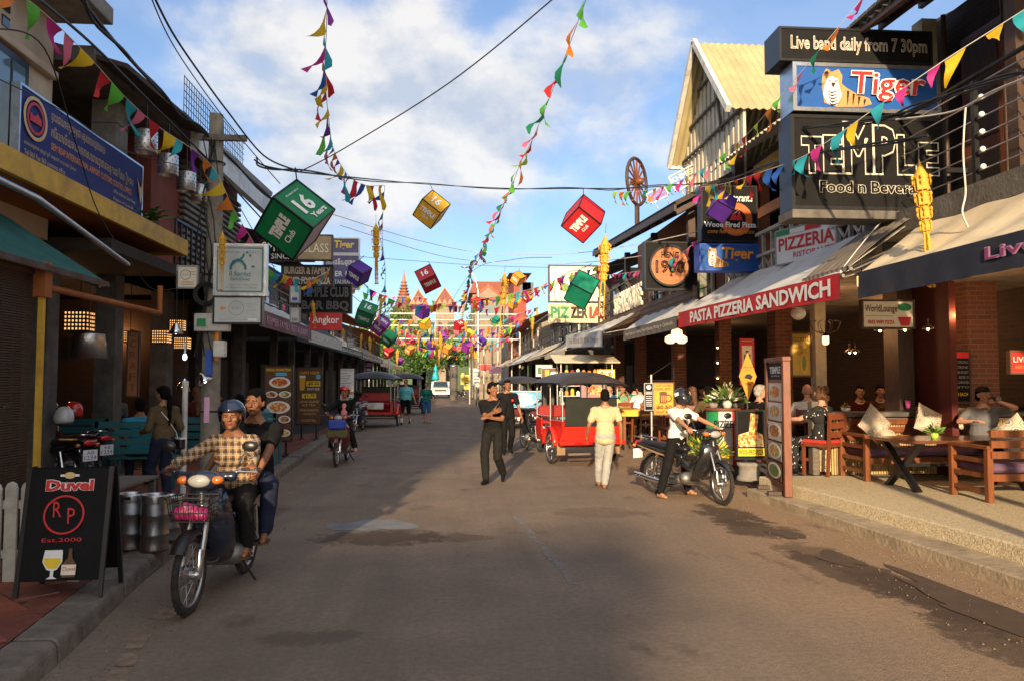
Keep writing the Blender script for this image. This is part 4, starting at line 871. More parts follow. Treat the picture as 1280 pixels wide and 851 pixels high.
shop('shop_house', 'last shop house on the left before the street arch', 48.5, 68, 5.4, 3.0, 4.8, wall_c, roof_r, 16, side=-1, roofz=1)
for k, (a, b, xo, zo, mm, mv, lb, tx) in enumerate(((14.7, 20, 3.62, 3.0, aw_w, mat('canvas_mauve', (.2, .13, .15), .8), 'white awning with mauve lettered valance behind the promotion board', 'KHMER FAMILY RESTAURANT'), (20.4, 26.5, 3.75, 3.0, aw_n, aw_w, 'navy awning with pale valance over the beer board', 'COCKTAILS'), (27, 34, 3.9, 2.9, aw_c, gm, 'cream awning with green valance halfway down on the left', 'BANGLADESH'), (34.5, 46, 4.1, 2.9, aw_k, aw_k, 'taupe awning above the red three-wheeler', 'MASSAGE'), (46.5, 66, 4.3, 2.8, aw_c, aw_c, 'cream awning at the far end of the left row', 'BAR'))):
    awning(lb, a, b, xo, zo, xo+.85, zo+.55, mm, mv, .32 if k < 2 else .25, side=-1, sag=.05, val=((tx, .1, .9, .25, .75, .03, 'pink_print' if k == 0 else 'cream_print', dict(bold=.01)),))
# FAMILY wall and interior
t = sign('wall_sign', 'dark FAMILY lettering on the slatted wall inside the left restaurant', 'sign', (-7.6, 15.2, .2), 0, 5, 3.0, .1, mat('slat_wall', (.05, .025, .014), .8, var=.4, scale=4, stretch=(1, 1, 14)), None, 0, (('t', 'FAMILY', .3, .72, .62, .76, 'black_print', dict(bold=.05)),))
t = sign('hanging_sign', 'narrow vertical salmon sign hanging on the concrete column', 'sign', tuple(atY(165, 495, 11.8)), 0, .16, .95, .03, mat('salmon_board', (.36, .14, .06), .7), 'wood_dark', .01, tuple(('t', s, .2, .8, .08+.17*i, .19+.17*i, 'brown_print') for i, s in enumerate('TFARCD')))
mat('lamp_glow', (.9, .6, .3), .3, emit=(1, .5, .18, .7), bump=0)
for k, (px, py, Y, s_) in enumerate(((100, 402, 12.5, .34), (131, 412, 13, .26), (163, 421, 13.4, .2), (202, 421, 13.4, .24), (228, 429, 13.8, .22), (222, 407, 14.4, .22))):
    p = atY(px, py, Y); t = thing('cage_lamp', ('large dim perforated box lamp nearest the bamboo blind', 'perforated box lamp behind the metal lampshade', 'perforated box lamp beside the concrete column', 'brightest perforated box lamp in the middle of the row', 'perforated box lamp nearest the utility pole', 'small perforated box lamp above the last one of the row')[k], 'lamp', p, group='perforated box lamps inside the left restaurant')
    MB().box((0, 0, 0), (s_, s_, s_)).build('box', 'wood_dark', t); m = MB()
    for i in range(6):
        for j in range(5): x = -s_*.4+s_*.16*i; z = -s_*.36+s_*.18*j; m.box((x, -s_/2-.003, z), (s_*.07, .004, s_*.09)); m.box((s_/2+.003, x, z), (.004, s_*.07, s_*.09))
    m.build('glow_holes', 'lamp_glow', t)['kind'] = 'stuff'; MB().tube([(0, 0, s_/2), (0, 0, 3.3-p.z)], .006, 4).build('cord', 'cable', t)
steelp = mat('perforated_steel', (.6, .6, .6), .35, .8, var=.2, scale=6, dirt=.3)
for k, (px, py, Y) in enumerate(((183, 178, 11.2), (210, 207, 12.1), (233, 228, 13.0), (250, 243, 14))):
    p = atY(px, py, Y); t = thing('hanging_lamp', ('nearest and largest of the perforated steel lamps under the left eave', 'second perforated steel lamp under the left eave', 'third perforated steel lamp under the left eave beside the pole', 'smallest perforated steel lamp under the left eave, mostly behind the pole')[k], 'lamp', p, group='perforated steel lamps under the left eave')
    MB().lathe([(.14, .16), (.15, .15), (.15, -.15), (.14, -.16), (.13, -.15), (.135, .14)], 20).build('drum', steelp, t); m = MB()
    for i in range(12):
        for j in range(5): w = i*pi/6+(j % 2)*.25; m.box((.151*cos(w), .151*sin(w), -.11+j*.055), (.012, .012, .014))
    m.build('holes', 'black_print', t)['kind'] = 'stuff'; MB().tube([(0, 0, .16), (0, 0, .16+.55)], .01, 5).build('rod', 'dark_metal', t)
p = atY(111, 433, 9); t = thing('hanging_lamp', 'wide brushed metal lampshade hanging inside beside the yellow post', 'lamp', p); MB().lathe([(.16, .14), (.2, -.14), (.19, -.14), (.15, .13)], 28).lathe([(.0, .14), (.16, .14)], 28).build('shade', 'steel', t); MB().tube([(0, 0, .14), (0, 0, .8)], .008, 5).build('cord', 'cable', t)
def cone_lamp(px, py, Y, label, tilt=0, cord=.8):
    p = atY(px, py, Y); t = thing('cone_lamp', label, 'lamp', p, rot=(0, tilt, 0)); MB().lathe([(.015, .1), (.035, .08), (.06, .02), (.11, -.05), (.105, -.05), (.05, .02)], 18).build('shade', 'chrome', t); MB().ell((0, 0, -.01), (.03, .03, .04), 8, 6).build('bulb', 'bulb_white', t); MB().tube([(0, 0, .09), (0, 0, cord)], .006, 5).build('cord', 'cable', t)
cone_lamp(220, 413, 10.6, 'bright cone lamp hanging on a long wire left of the meter boxes'); cone_lamp(229, 482, 10.7, 'left cone lamp on the utility pole above the white pipe', .2, .3); cone_lamp(255, 474, 10.7, 'right cone lamp tilted off the utility pole', -.5, .25)
p = atY(231, 446, 10.8); t = thing('bulb_lamp', 'bare white bulb beside the utility pole', 'lamp', p); MB().ell((0, 0, 0), (.03, .03, .045), 8, 6).build('bulb', 'bulb_white', t); MB().tube([(0, 0, .04), (0, 0, .2)], .015, 6).build('holder', 'white_print', t)
# utility pole
pb = atY(260, 590, 11.0); px_, py_ = pb.x, 11.05
t = thing('utility_pole', 'grey concrete utility pole at the left kerb hung with cables, meters and signs', 'utility pole', (px_, py_, .13))
MB().tube([(0, 0, 0), (0, 0, 1.6), (.01, 0, 3.2), (.0, 0, 5.3)], [.135, .125, .115, .095], 14).build('shaft', mat('pole_concrete', (.24, .22, .18), .9, var=.25, scale=7, bump=.4, dirt=.5), t)
for (x, z, w, h, mm) in ((-.16, 2.2, .26, .24, 'white_paint'), (.08, 2.2, .22, .24, 'white_paint'), (.1, 1.85, .15, .22, 'white_paint')):
    b = MB().bx(x, x+w, -.28, -.14, z, z+h).build('meter_box', mm, t, bev=.01)
    if mm == 'white_paint' and x < 0: MB().bx(x+.04, x+.16, -.29, -.282, z+.06, z+.17).build('meter_window', 'green_print', b)
MB().tube([(.1, -.12, 1.8), (.1, -.12, 2.4)], .03, 8).build('conduit', 'orange_print', t); MB().bx(-.02, .06, -.2, -.14, 1.6, 1.95).build('blue_box', 'blue_print', t)
m = MB()
for k in range(3): m.torus((-.05, -.16, 2.72), .16-.02*k, .012, 'Y', 24, 5)
m.build('cable_coil', 'cable', t)
for z in (1.1, 3.0, 4.6): MB().torus((0, 0, z), .13, .012, 'Z', 20, 5).build('band', 'dark_metal', t)
MB().bx(-.2, .45, -.12, -.06, 4.9, 4.98).build('crossarm', 'wood_grey', t)
for k in range(4):
    q = [(-.1+.06*k, -.14, 5.0-k*.2)]
    for j in range(9): q.append((-.12+.08*sin(j*1.3+k)+.04*k, -.15-.03*cos(j+k), 4.9-j*.38))
    MB().tube(q, .008, 4).build('loose_cable', 'cable', t)
MB().bx(-.04, .03, -.15, -.13, .95, 1.3).build('sticker', 'pink_print', t)
t = thing('drain_pipe', 'white plastic pipe standing beside the utility pole', 'pipe', (atY(229, 600, 10.6).x, 10.6, .13)); MB().tube([(0, 0, 0), (0, 0, 1.5)], .037, 12).build('pipe', 'white_paint', t); MB().tube([(0, 0, 1.45), (0, 0, 1.52)], .043, 12).build('collar', 'white_paint', t)
pw = mat('sign_white', (.55, .6, .6), .5, var=.06, dirt=.2)
px_sign('shop_sign', 'white il forno sign with rounded teal border and oven drawing on the utility pole', 'sign', 268, 306, 332, 369, 10.75, .1, pw, 'steel', .02, (
    ('o', .5, .5, .0, .0, 'teal_print', 'x') if 0 else ('r', .06, .94, .92, .94, 'teal_print', 'border'), ('r', .06, .94, .06, .08, 'teal_print', 'border'), ('r', .05, .07, .08, .92, 'teal_print', 'border'), ('r', .93, .95, .08, .92, 'teal_print', 'border'),
    ('t', 'AN EATERY & WINERY', .2, .86, .82, .87, 'grey_print'), ('p', [(.3, .5), (.3, .58), (.36, .68), (.46, .72), (.56, .68), (.63, .58), (.63, .5), (.59, .5), (.58, .57), (.53, .64), (.46, .67), (.4, .64), (.35, .57), (.34, .5)], 'teal_print', 'oven_drawing'),
    ('p', [(.46, .7), (.54, .76), (.56, .82), (.6, .81), (.57, .74), (.5, .67)], 'teal_print', 'oven_drawing'), ('e', .64, .84, .025, .02, 'teal_print'), ('e', .7, .78, .02, .025, 'teal_print'), ('e', .76, .56, .035, .02, 'teal_print'), ('t', 'il forno', .3, .72, .37, .47, 'teal_print'), ('t', 'អ៊ីលហ្វ័រណូ', .32, .7, .27, .35, 'teal_print'), ('t', 'Open everyday from', .3, .84, .18, .22, 'grey_print'), ('t', '11.00am to 11.00pm', .25, .84, .12, .16, 'grey_print')))
px_sign('shop_sign', 'white SUSU sign with orange arrow just below the il forno sign', 'sign', 267, 371, 327, 404, 10.75, .1, pw, 'black_paint', .012, (
    ('o', .47, .56, .28, .02, 'grey_print'), ('t', 'SUSU', .38, .56, .5, .62, 'grey_print'), ('p', [(.12, .56), (.18, .66), (.18, .59), (.26, .59), (.26, .53), (.18, .53), (.18, .46)], 'orange_print', 'arrow'), ('t', 'COFFEE AND', .68, .88, .7, .74, 'grey_print'), ('t', 'MADE IN', .7, .86, .58, .62, 'grey_print'), ('t', 'CAMBODIA', .68, .88, .46, .5, 'grey_print'), ('t', 'All products are produced by hand', .12, .7, .1, .15, 'grey_print'), ('r', .72, .9, .08, .17, 'white_print')))
px_sign('shop_sign', 'small square white sign with a circle hung left of the utility pole', 'sign', 222, 333, 247, 360, 10.9, .04, 'cream_print', 'grey_print', .01, (('o', .4, .6, .24, .03, 'grey_print'), ('k', 'SUSU', .25, .55, .52, .68, 'grey_print'), ('r', .2, .8, .24, .28, 'orange_print'), ('r', .2, .8, .14, .17, 'grey_print'), ('r', .62, .9, .6, .63, 'grey_print'), ('r', .62, .9, .72, .75, 'grey_print')))
def neonboard(label, x0, y0, x1, y1, Y, lines, board='black_board', col='cream_print', out=.03, name='neon_sign'):
    n = len(lines); it = [('t', s, .05, .95, 1-(i+.88)/n, 1-(i+.16)/n, col, dict(outline=out)) for i, s in enumerate(lines)]; return px_sign(name, label, 'sign', x0, y0, x1, y1, Y, .15, board, 'dark_metal', .02, it)
px_sign('restaurant_sign', 'black SMOKIN sign with serif capitals, mostly behind the big green cube lantern', 'sign', 326, 301, 392, 326, 16, .12, 'black_board', 'dark_metal', .01, (('t', 'SMOKIN', .02, .8, .45, .92, 'white_print'), ('t', 'SINCE 1990', .2, .9, .08, .34, 'white_print')))
px_sign('restaurant_sign', 'gold GLASS sign with cream letters to the right of the green cube lantern', 'sign', 372, 294, 415, 325, 15.8, .12, mat('board_gold', (.36, .27, .15), .5), 'wood_dark', .012, (('t', 'GLASS', .1, .9, .3, .66, 'cream_print'),))
px_sign('beer_sign', 'purple-blue Tiger beer sign at the top of the far left sign cluster', 'sign', 410, 298, 449, 317, 19, .1, mat('board_violet', (.1, .09, .22), .5), 'white_print', .015, (('t', 'Tiger', .2, .85, .2, .85, 'yellow_print', dict(bold=.03, shear=.1)),))
px_sign('restaurant_sign', 'blue sign with big Khmer lettering and the words BEER 100 and RESTAURANT', 'sign', 404, 319, 449, 361, 19, .1, 'board_violet', 'white_print', .015, (('t', 'ភោជនីយដ្ឋាន', .08, .88, .66, .9, 'white_print', dict(bold=.02)), ('t', 'BEER 100', .12, .88, .36, .52, 'white_print', dict(bold=.02)), ('t', 'RESTAURANT', .12, .9, .14, .26, 'white_print')))
t = neonboard('cut-out letter sign reading BURGER FAMILY KHMER FOOD PIZZA on a lattice', 352, 332, 416, 357, 16.3, ('BURGER & FAMILY', 'KHMER FOOD PIZZA'), 'wood_dark', 'cream_print', .03)
neonboard('dark neon sign reading TEMPLE CLUB with BBQ below', 374, 356, 439, 391, 17.8, ('TEMPLE CLUB', 'BAR BBQ'), 'black_board', 'grey_print', .02)
px_sign('beer_sign', 'red Angkor beer sign with white letters under the dark neon sign', 'sign', 388, 392, 426, 412, 17, .1, 'red_print', 'red_print', .01, (('t', 'Angkor', .06, .94, .25, .85, 'white_print', dict(bold=.02)), ))
for k, (x0, y0, x1, y1) in enumerate(((363, 358, 374, 378), (363, 385, 374, 403))): px_sign('junction_box', ('upper', 'lower')[k]+' white electrical box beside the dark neon sign', 'electrical box', x0, y0, x1, y1, 16.1, .12, 'white_paint', 'grey_print', .008, (('r', .2, .8, .1, .3, 'blue_print' if k == 0 else 'grey_print'),))
px_sign('banner', 'small purple upright banner on the far left behind the three-wheeler', 'banner', 456, 450, 466, 466, 42, .1, 'violet_b' if 0 else mat('violet', (.2, .03, .3), .5), 'white_print', .03, (('r', .2, .8, .5, .8, 'pink_print'), ('r', .2, .8, .2, .35, 'white_print')))
px_sign('restaurant_sign', 'small white hanging sign far on the left above the navy awning', 'sign', 434, 424, 442, 434, 26, .08, 'white_paint', 'grey_print', .02, (('t', 'BAR', .1, .9, .55, .85, 'black_print'), ('t', 'OPEN', .1, .9, .15, .4, 'black_print')))
# balcony clutter: plant on the yellow canopy
def palmlet(label, loc, n, ln, name='potted_plant', pot=True, mm='leaf', cat='plant'):
    t = thing(name, label, cat, loc)
    if pot: MB().lathe([(0, 0), (.09, 0), (.13, .2), (.14, .22), (.11, .21), (.1, .15)], 12).build('pot', 'concrete_dark', t)
    r_ = random.Random(n*7+len(label))
    for k in range(n):
        w = r_.random()*6.28; e = r_.uniform(.5, 1.3); L_ = ln*r_.uniform(.7, 1.1); m = MB(); P = []
        for j in range(6):
            u = j/5; P.append(V((cos(w)*L_*u*cos(e)*1.1, sin(w)*L_*u*cos(e)*1.1, .2*pot+L_*(u*sin(e)-.55*u*u))))
        sd = V((-sin(w), cos(w), 0)); vs = []
        for j, q in enumerate(P): wd = .035*ln*2*sin(pi*(.12+.86*j/5)); vs += [q-sd*wd, q+V((0, 0, .01)), q+sd*wd]
        m.add(vs, [(3*j+a, 3*j+a+1, 3*j+a+4, 3*j+a+3) for j in range(5) for a in (0, 1)], True); m.build('frond', mm, t, fix=False)
    return t
palmlet('green palm plant on the edge of the yellow canopy', (-4.6, 12.0, 3.85), 22, .55)
# A-board
t = thing('sandwich_board', 'black A-board with red RP circle, beer glass and bottle at the left pavement edge', 'sign', (*atZ(72, 748, .135).xy, .135), rot=(0, 0, radians(4)))
leg = MB()
q = Matrix.Rotation(radians(-9), 4, 'X')
def aframe(m, back):
    M_ = T4((0, 0 if not back else .42, 0)) @ Matrix.Rotation(radians(-11 if not back else 11), 4, 'X'); m.M = M_; return m
for bk in (0, 1):
    for s in (-1, 1): aframe(MB(), bk).bx(s*.275-.015, s*.275+.015, -.012, .012, 0, .91).build('leg', 'black_paint', t)
    e = thing_panel = aframe(MB(), bk).bx(-.262, .262, -.006, .006, .12, .9).build('panel', 'black_board', t)
hold = bpy.data.objects.new('printed_face', None); COL.objects.link(hold); hold.parent = t; hold.matrix_local = T4((0, 0, 0)) @ Matrix.Rotation(radians(-11), 4, 'X') @ T4((0, -.008, .12))
put(hold, .524, .78, (('t', 'Duvel', .2, .82, .79, .9, 'white_print', dict(bold=.09)), ('t', 'Duvel', .205, .815, .795, .895, 'red_print', dict(bold=.045)), ('e', .5, .935, .07, .03, 'gold_print', 'crest'), ('r', .38, .62, .925, .945, 'white_print', 'crest'), ('o', .48, .58, .175, .016, 'red_print', 'brushed_circle'), ('t', 'R', .33, .45, .56, .7, 'red_print', dict(shear=-.1)), ('t', 'P', .52, .62, .5, .64, 'red_print', dict(shear=-.1)), ('t', 'Est.2000', .24, .74, .34, .375, 'red_print'),
    ('p', [(.3, .27), (.52, .27), (.53, .17), (.47, .1), (.43, .09), (.43, .04), (.48, .02), (.34, .02), (.39, .04), (.39, .09), (.34, .1), (.28, .17)], 'white_print', 'glass_picture'), ('p', [(.3, .2), (.51, .2), (.51, .16), (.46, .11), (.36, .11), (.3, .16)], 'yellow_print', 'glass_picture'),
    ('p', [(.54, .03), (.7, .03), (.7, .15), (.65, .2), (.64, .28), (.6, .28), (.6, .2), (.54, .15)], 'brown_print', 'bottle_picture'), ('r', .53, .71, .05, .14, 'cream_print', 'bottle_label'), ('t', 'Duvel', .55, .7, .085, .12, 'red_print')))
# picket fence
t = thing('picket_fence', 'weathered white picket fence at the left edge behind the A-board', 'fence', (*atZ(18, 728, .135).xy, .135))
pk = mat('picket_white', (.5, .48, .42), .8, var=.12, scale=10, dirt=.6, dirtcol=(.12, .05, .035))
for k in range(8):
    x = .42-k*.115; h = .76+R.uniform(-.01, .01); MB().prism([(x-.045, 0), (x+.045, 0), (x+.045, h-.05), (x+.03, h-.015), (x, h), (x-.03, h-.015), (x-.045, h-.05)], -.012, .012).build('picket', pk, t, bev=.003)
for z in (.18, .55): MB().bx(-.6, .5, .015, .04, z, z+.06).build('rail', pk, t)
# kegs
for k, (px, py, lb) in enumerate(((156, 690, 'left steel beer keg beside the A-board'), (186, 692, 'right steel beer keg, nearest the kerb'), (206, 678, 'third steel keg half hidden behind the other two'))):
    p = atZ(px, py, .14); t = thing('beer_keg', lb, 'keg', (p.x, p.y+.12, .145), rz=k*1.3, group='steel beer kegs'); h = .5 if k < 2 else .42
    MB().lathe([(0, .03), (.1, .01), (.118, 0), (.122, .02), (.117, .05), (.118, h*.28), (.124, h*.3), (.118, h*.32), (.118, h*.62), (.124, h*.64), (.118, h*.66), (.117, h*.85), (.112, h*.87), (.07, h*.88), (0, h*.88)], 28).build('barrel', mat('keg_steel', (.33, .33, .34), .38, 1., var=.2, scale=14, dirt=.45), t)
    MB().lathe([(.117, h*.84), (.121, h*.97), (.118, h), (.113, h*.985), (.111, h*.86)], 28).build('collar', 'steel', t); MB().lathe([(0, h*.93), (.03, h*.93), (.03, h*.86)], 12).build('valve', 'steel', t)
    MB().box((0, -.119, h*.93), (.07, .006, .025)).build('handle_hole', 'black_print', t)
# low timber table, teal benches
p = atZ(165, 650, .14)
t = thing('timber_table', 'low weathered timber deck table behind the beer kegs', 'table', (-3.35, 7.7, .14))
for k in range(8): MB().bx(-.36, .36, -.5+k*.125, -.385+k*.125, .52, .55).build('plank', 'wood_grey', t, bev=.004)
for sx in (-.32, .32):
    for sy in (-.42, .42): MB().bx(sx-.03, sx+.03, sy-.03, sy+.03, 0, .52).build('leg', 'wood_grey', t)
MB().bx(-.36, .36, -.45, -.42, .4, .52).build('apron', 'wood_grey', t)
teal = mat('teal_paint', (.015, .13, .15), .6, var=.2, dirt=.3)
def tealbench(label, loc, rz=0, w=1.3):
    t = thing('bench', label, 'bench', loc, rz, group='teal slatted benches in the left restaurant')
    for k in range(3): MB().bx(-w/2, w/2, -.2+k*.14, -.08+k*.14, .42, .45).build('seat_slat', teal, t)
    for k in range(4): MB().bx(-w/2, w/2, -.26, -.235, .5+k*.12, .59+k*.12).build('back_slat', teal, t)
    for s in (-1, 1):
        MB().bx(s*(w/2-.03)-.025, s*(w/2-.03)+.025, -.26, -.21, 0, .95).build('leg', teal, t); MB().bx(s*(w/2-.03)-.025, s*(w/2-.03)+.025, .15, .2, 0, .45).build('leg', teal, t)
for k, (px, Y, lb) in enumerate(((178, 11.4, 'teal slatted bench behind the standing woman with the long ponytail'), (90, 12.2, 'teal bench deep inside beside the parked motorbikes'), (235, 12.6, 'teal bench just behind the white pipe'), (310, 14.2, 'teal bench where the man in the cap sits'))):
    p = atY(px, 540, Y); tealbench(lb, (p.x, Y, .14), 0, (1.1, 1.3, .9, 1.1)[k])
# street menu boards
def menuboard(name, label, x0, y0, x1, y1, Y, items, board='black_board', legs=True, rz=0):
    a, b, z0, z1 = rect(x0, y0, x1, y1, Y); t = sign(name, label, 'menu board', ((a+b)/2, Y, z0), rz, b-a, z1-z0, .06, board, 'black_paint', .012, items)
    if legs:
        for s in (-1, 1): MB().bx(s*(b-a)*.3-.02, s*(b-a)*.3+.02, .0, .05, .14-z0, 0).build('leg', 'black_paint', t); MB().bx(s*(b-a)*.3-.02, s*(b-a)*.3+.02, -.2, .25, .14-z0, .18-z0).build('foot', 'black_paint', t)
    return t
menuboard('menu_board', 'tall SPECIAL PROMOTION menu board with seven food photographs on the left pavement', 330, 457, 365, 551, 15.9,
    [('t', 'SPECIAL PROMOTION', .06, .94, .93, .965, 'yellow_print', dict(bold=.02)), ('r', .4, .8, .87, .91, 'sky_print')]+dishes(((.55, .78, .38, .075, 'food_pasta'), (.27, .62, .22, .045, 'food_meat'), (.75, .62, .22, .045, 'food_salad'), (.52, .45, .42, .085, 'food_pizza'), (.25, .29, .22, .05, 'food_salad'), (.75, .29, .22, .05, 'food_meat'), (.25, .11, .22, .05, 'leaf_light'), (.75, .11, .22, .05, 'food_pizza'))), 'brown_print')
menuboard('menu_board', 'brown drinks board with beer glass, $0.50 and $1.75 plates on the left pavement', 371, 459, 402, 530, 20.3, [('t', 'HAPPY HOUR', .1, .9, .88, .93, 'yellow_print'), ('p', [(.12, .6), (.3, .6), (.34, .84), (.1, .84)], 'beer_print', 'glass_picture'), ('r', .1, .34, .82, .86, 'white_print'), ('r', .38, .94, .67, .76, 'yellow_print'), ('t', '$0.50', .45, .9, .68, .75, 'black_print', dict(bold=.03)), ('t', 'DRAFT BEER', .42, .92, .6, .64, 'white_print'), ('r', .22, .78, .46, .54, 'yellow_print'), ('t', '$1.75', .3, .72, .47, .53, 'black_print', dict(bold=.03)), ('t', 'LONG ISLAND', .12, .9, .38, .42, 'gold_print'), ('t', 'ICE TEA', .25, .75, .32, .36, 'gold_print'), ('t', 'MARGARITA', .12, .88, .23, .27, 'gold_print'), ('t', 'MOJITO', .3, .8, .16, .2, 'gold_print'), ('t', 'COCKTAIL', .2, .8, .05, .09, 'gold_print'), ('r', .78, .95, .8, .87, 'sky_print')], 'brown_print')
menuboard('price_list', 'white standing price list with blue drink pictures before the far red three-wheeler', 425, 460, 443, 504, 27, [('t', 'COCKTAILS', .08, .92, .92, .96, 'red_print')]+[('r', .1, .5+.35*((i*37) % 10)/10, .85-i*.07, .865-i*.07, 'grey_print') for i in range(11)]+[('e', .7, .3, .12, .04, 'sky_print'), ('e', .75, .12, .14, .05, 'teal_print')], 'white_print')
# ------------------------------------------------------------------ far end of the street
def tree(label, x, y, h, cr, mats_=('leaf_dark', 'leaf', 'leaf_light'), n=2600, seed=1, name='tree', z0=0):
    r_ = random.Random(seed); t = thing(name, label, 'tree', (x, y, z0)); m = MB()
    pts = [(0, 0, 0), (r_.uniform(-.2, .2), 0, h*.3), (r_.uniform(-.4, .4), r_.uniform(-.3, .3), h*.6)]; m.tube(pts, [h*.035, h*.025, h*.015], 8)
    cl = []
    for k in range(14):
        w = r_.random()*6.28; rr = cr*r_.uniform(.3, .85); c = V((rr*cos(w), rr*sin(w), h*r_.uniform(.5, .92))); cl.append((c, cr*r_.uniform(.28, .5)))
        m.tube([pts[1], (c*.5+V(pts[2])*.5)-V((0, 0, .3)), c], [h*.015, h*.009, h*.004], 5)
    m.build('trunk', 'wood_grey', t)
    for i, mm in enumerate(mats_):
        q = MB(); vs = []; fs = []
        for k in range(n//3):
            c, rr = cl[r_.randrange(len(cl))]
            d = V((r_.gauss(0, 1), r_.gauss(0, 1), r_.gauss(0, .8))).normalized()*rr*(r_.random()**.35); p = c+d; s = cr*r_.uniform(.035, .075)
            a = V((r_.gauss(0, 1), r_.gauss(0, 1), r_.gauss(0, 1))).normalized(); b = a.orthogonal().normalized()
            o = len(vs); vs += [p-a*s, p+b*s*.5, p+a*s, p-b*s*.5]; fs.append((o, o+1, o+2, o+3))
        q.add(vs, fs); q.build('crown', mm, t, fix=False)
    return t
def at_far(px, py, Y): return atY(px, py, Y)
for k, (px, top, Y, cr, lb) in enumerate(((456, 405, 88, 4.2, 'dark leafy tree left of the temple spire'), (505, 376, 130, 5, 'bright rounded tree at the foot of the temple spire'), (478, 400, 92, 4, 'leafy tree behind the hanging lantern cluster on the left'), (525, 408, 90, 4.5, 'green tree in the centre behind the street arch'), (560, 404, 95, 4.5, 'tree behind the right half of the street arch'), (592, 396, 98, 4.8, 'tall tree in front of the white-walled villa'), (622, 398, 100, 5, 'tree between the villa and the right shop roofs'), (430, 410, 94, 5, 'tree behind the left shop house roofs'), (545, 425, 84, 3, 'small low tree beside the white pickup'), (500, 430, 84, 3.2, 'small bushy tree at the end of the road'))):
    p = at_far(px, top, Y); tree(lb, p.x, Y, p.z, cr*.8, seed=k+5, n=2400)
for k, (px, Y) in enumerate(((476, 78), (488, 79), (601, 79), (612, 76))):
    p = at_far(px, 476, Y); tree(('dark shrub tree at the left of the road end', 'round shrub in the middle of the road end', 'thin shrub behind the grey cylinder post', 'roadside bush by the yellow banners')[k], p.x, Y, 3.2, 1.6, seed=40+k, n=900, name='shrub')
struct(MB().bx(-60, 60, 150, 152, 0, 7), 'far_treeline', 'leaf_dark')
# pagoda roofs and spire
tp = mat('temple_tile', (.2, .06, .04), .7, var=.35, scale=1.2, dirt=.3)
goldm = mat('temple_gold', (.36, .16, .07), .5, var=.2, scale=2)
p = atY(505, 337, 170); s = 960/170
t = thing('temple_spire', 'slender red and gold temple spire rising above the trees', 'temple spire', (p.x, 170, 0)); h = p.z
MB().lathe([(3.2, 0), (2.8, h*.6), (1.5, h*.74), (.95, h*.8), (.6, h*.86)], 16).build('base', tp, t); MB().lathe([(.6, h*.86), (.4, h*.9), (.25, h*.94), (.12, h*.97), (.02, h)], 12).build('finial', goldm, t)
for k in range(7): MB().torus((0, 0, h*(.74+k*.025)), 1.55-k*.16, .12, 'Z', 16, 6).build('ring_moulding', goldm, t)
for k, (x0, xc, x1, yt, yb, Y) in enumerate(((514, 523, 535, 363, 381, 150), (543, 556, 570, 361, 381, 148))):
    a = atY(x0, yb, Y); b = atY(x1, yb, Y); c = atY(xc, yt, Y)
    t = thing('temple_hall', ('small red gabled temple roof beside the spire', 'large patterned red gabled temple roof right of the spire')[k], 'temple', (c.x, Y, 0))
    wbuild(MB().bx(a.x+.3, b.x-.3, Y, Y+12, 0, a.z), 'wall', 'plaster_cream', t)
    wbuild(MB().prism([(a.x-.3, a.z-.3), (b.x+.3, a.z-.3), (c.x, c.z)], Y-.4, Y+12.5), 'roof', tp, t)
    wbuild(MB().beam((a.x-.5, Y-.5, a.z-.5), (c.x, Y-.5, c.z+.1), .2, .2).beam((c.x, Y-.5, c.z+.1), (b.x+.5, Y-.5, a.z-.5), .2, .2), 'gable_trim', goldm, t)
    m = MB()
    for i in range(3): m.prism([(c.x-.5*(i-1)*2-.5, a.z+.1), (c.x-.5*(i-1)*2+.5, a.z+.1), (c.x-.5*(i-1)*2, a.z+1.1)], Y-.46, Y-.41)
    wbuild(m, 'gable_ornament', goldm, t)
# villas with red roofs at the end on the right
def villa(label, x0, x1, ze, zr, Y, dep, wm, gable=False):
    t = thing('villa', label, 'house', ((x0+x1)/2, Y, 0)); wbuild(MB().bx(x0+.4, x1-.4, Y, Y+dep, 0, ze), 'wall', wm, t)
    if gable: wbuild(MB().prism([(x0, ze-.2), (x1, ze-.2), ((x0+x1)/2, zr)], Y-.5, Y+dep+.5), 'roof', roof_r, t); wbuild(MB().prism([(x0+.5, ze-.1), (x1-.5, ze-.1), ((x0+x1)/2, zr-.35)], Y-.55, Y-.505), 'gable', wm, t)
    else:
        c1, c2 = x0+(x1-x0)*.12, x1-(x1-x0)*.12
        wbuild(MB().add([(x0, Y-.5, ze), (x1, Y-.5, ze), (x1, Y+dep+.5, ze), (x0, Y+dep+.5, ze), (c1, Y+dep/2, zr), (c2, Y+dep/2, zr)], [(0, 1, 5, 4), (1, 2, 5), (2, 3, 4, 5), (3, 0, 4), (3, 2, 1, 0)]), 'roof', roof_r, t)
    n = max(2, int((x1-x0)/2.2))
    for k in range(n): x = x0+.9+k*(x1-x0-1.4)/n; w_ = wbuild(MB().bx(x, x+.9, Y-.05, Y-.01, ze-2, ze-.7), 'window', 'glass_dark', t); wbuild(MB().bx(x-.06, x+.96, Y-.1, Y-.055, ze-2.1, ze-2), 'sill', 'white_paint', w_)
a, b, z0, z1 = rect(586, 346, 636, 360, 78); villa('white-walled villa with a broad terracotta hip roof above the right shops', a, b+1, z0-.6, z1, 78, 8, wall_w)
a, b, z0, z1 = rect(588, 356, 632, 372, 70); villa('brown gabled house below the white villa', a, b, z0, z1, 70, 5, wall_c, True)
a, b, z0, z1 = rect(636, 338, 664, 372, 62); villa('dark flat-fronted house with dim windows behind the orange cube lantern', a, b, z1-.3, z1, 62, 6, wall_r)
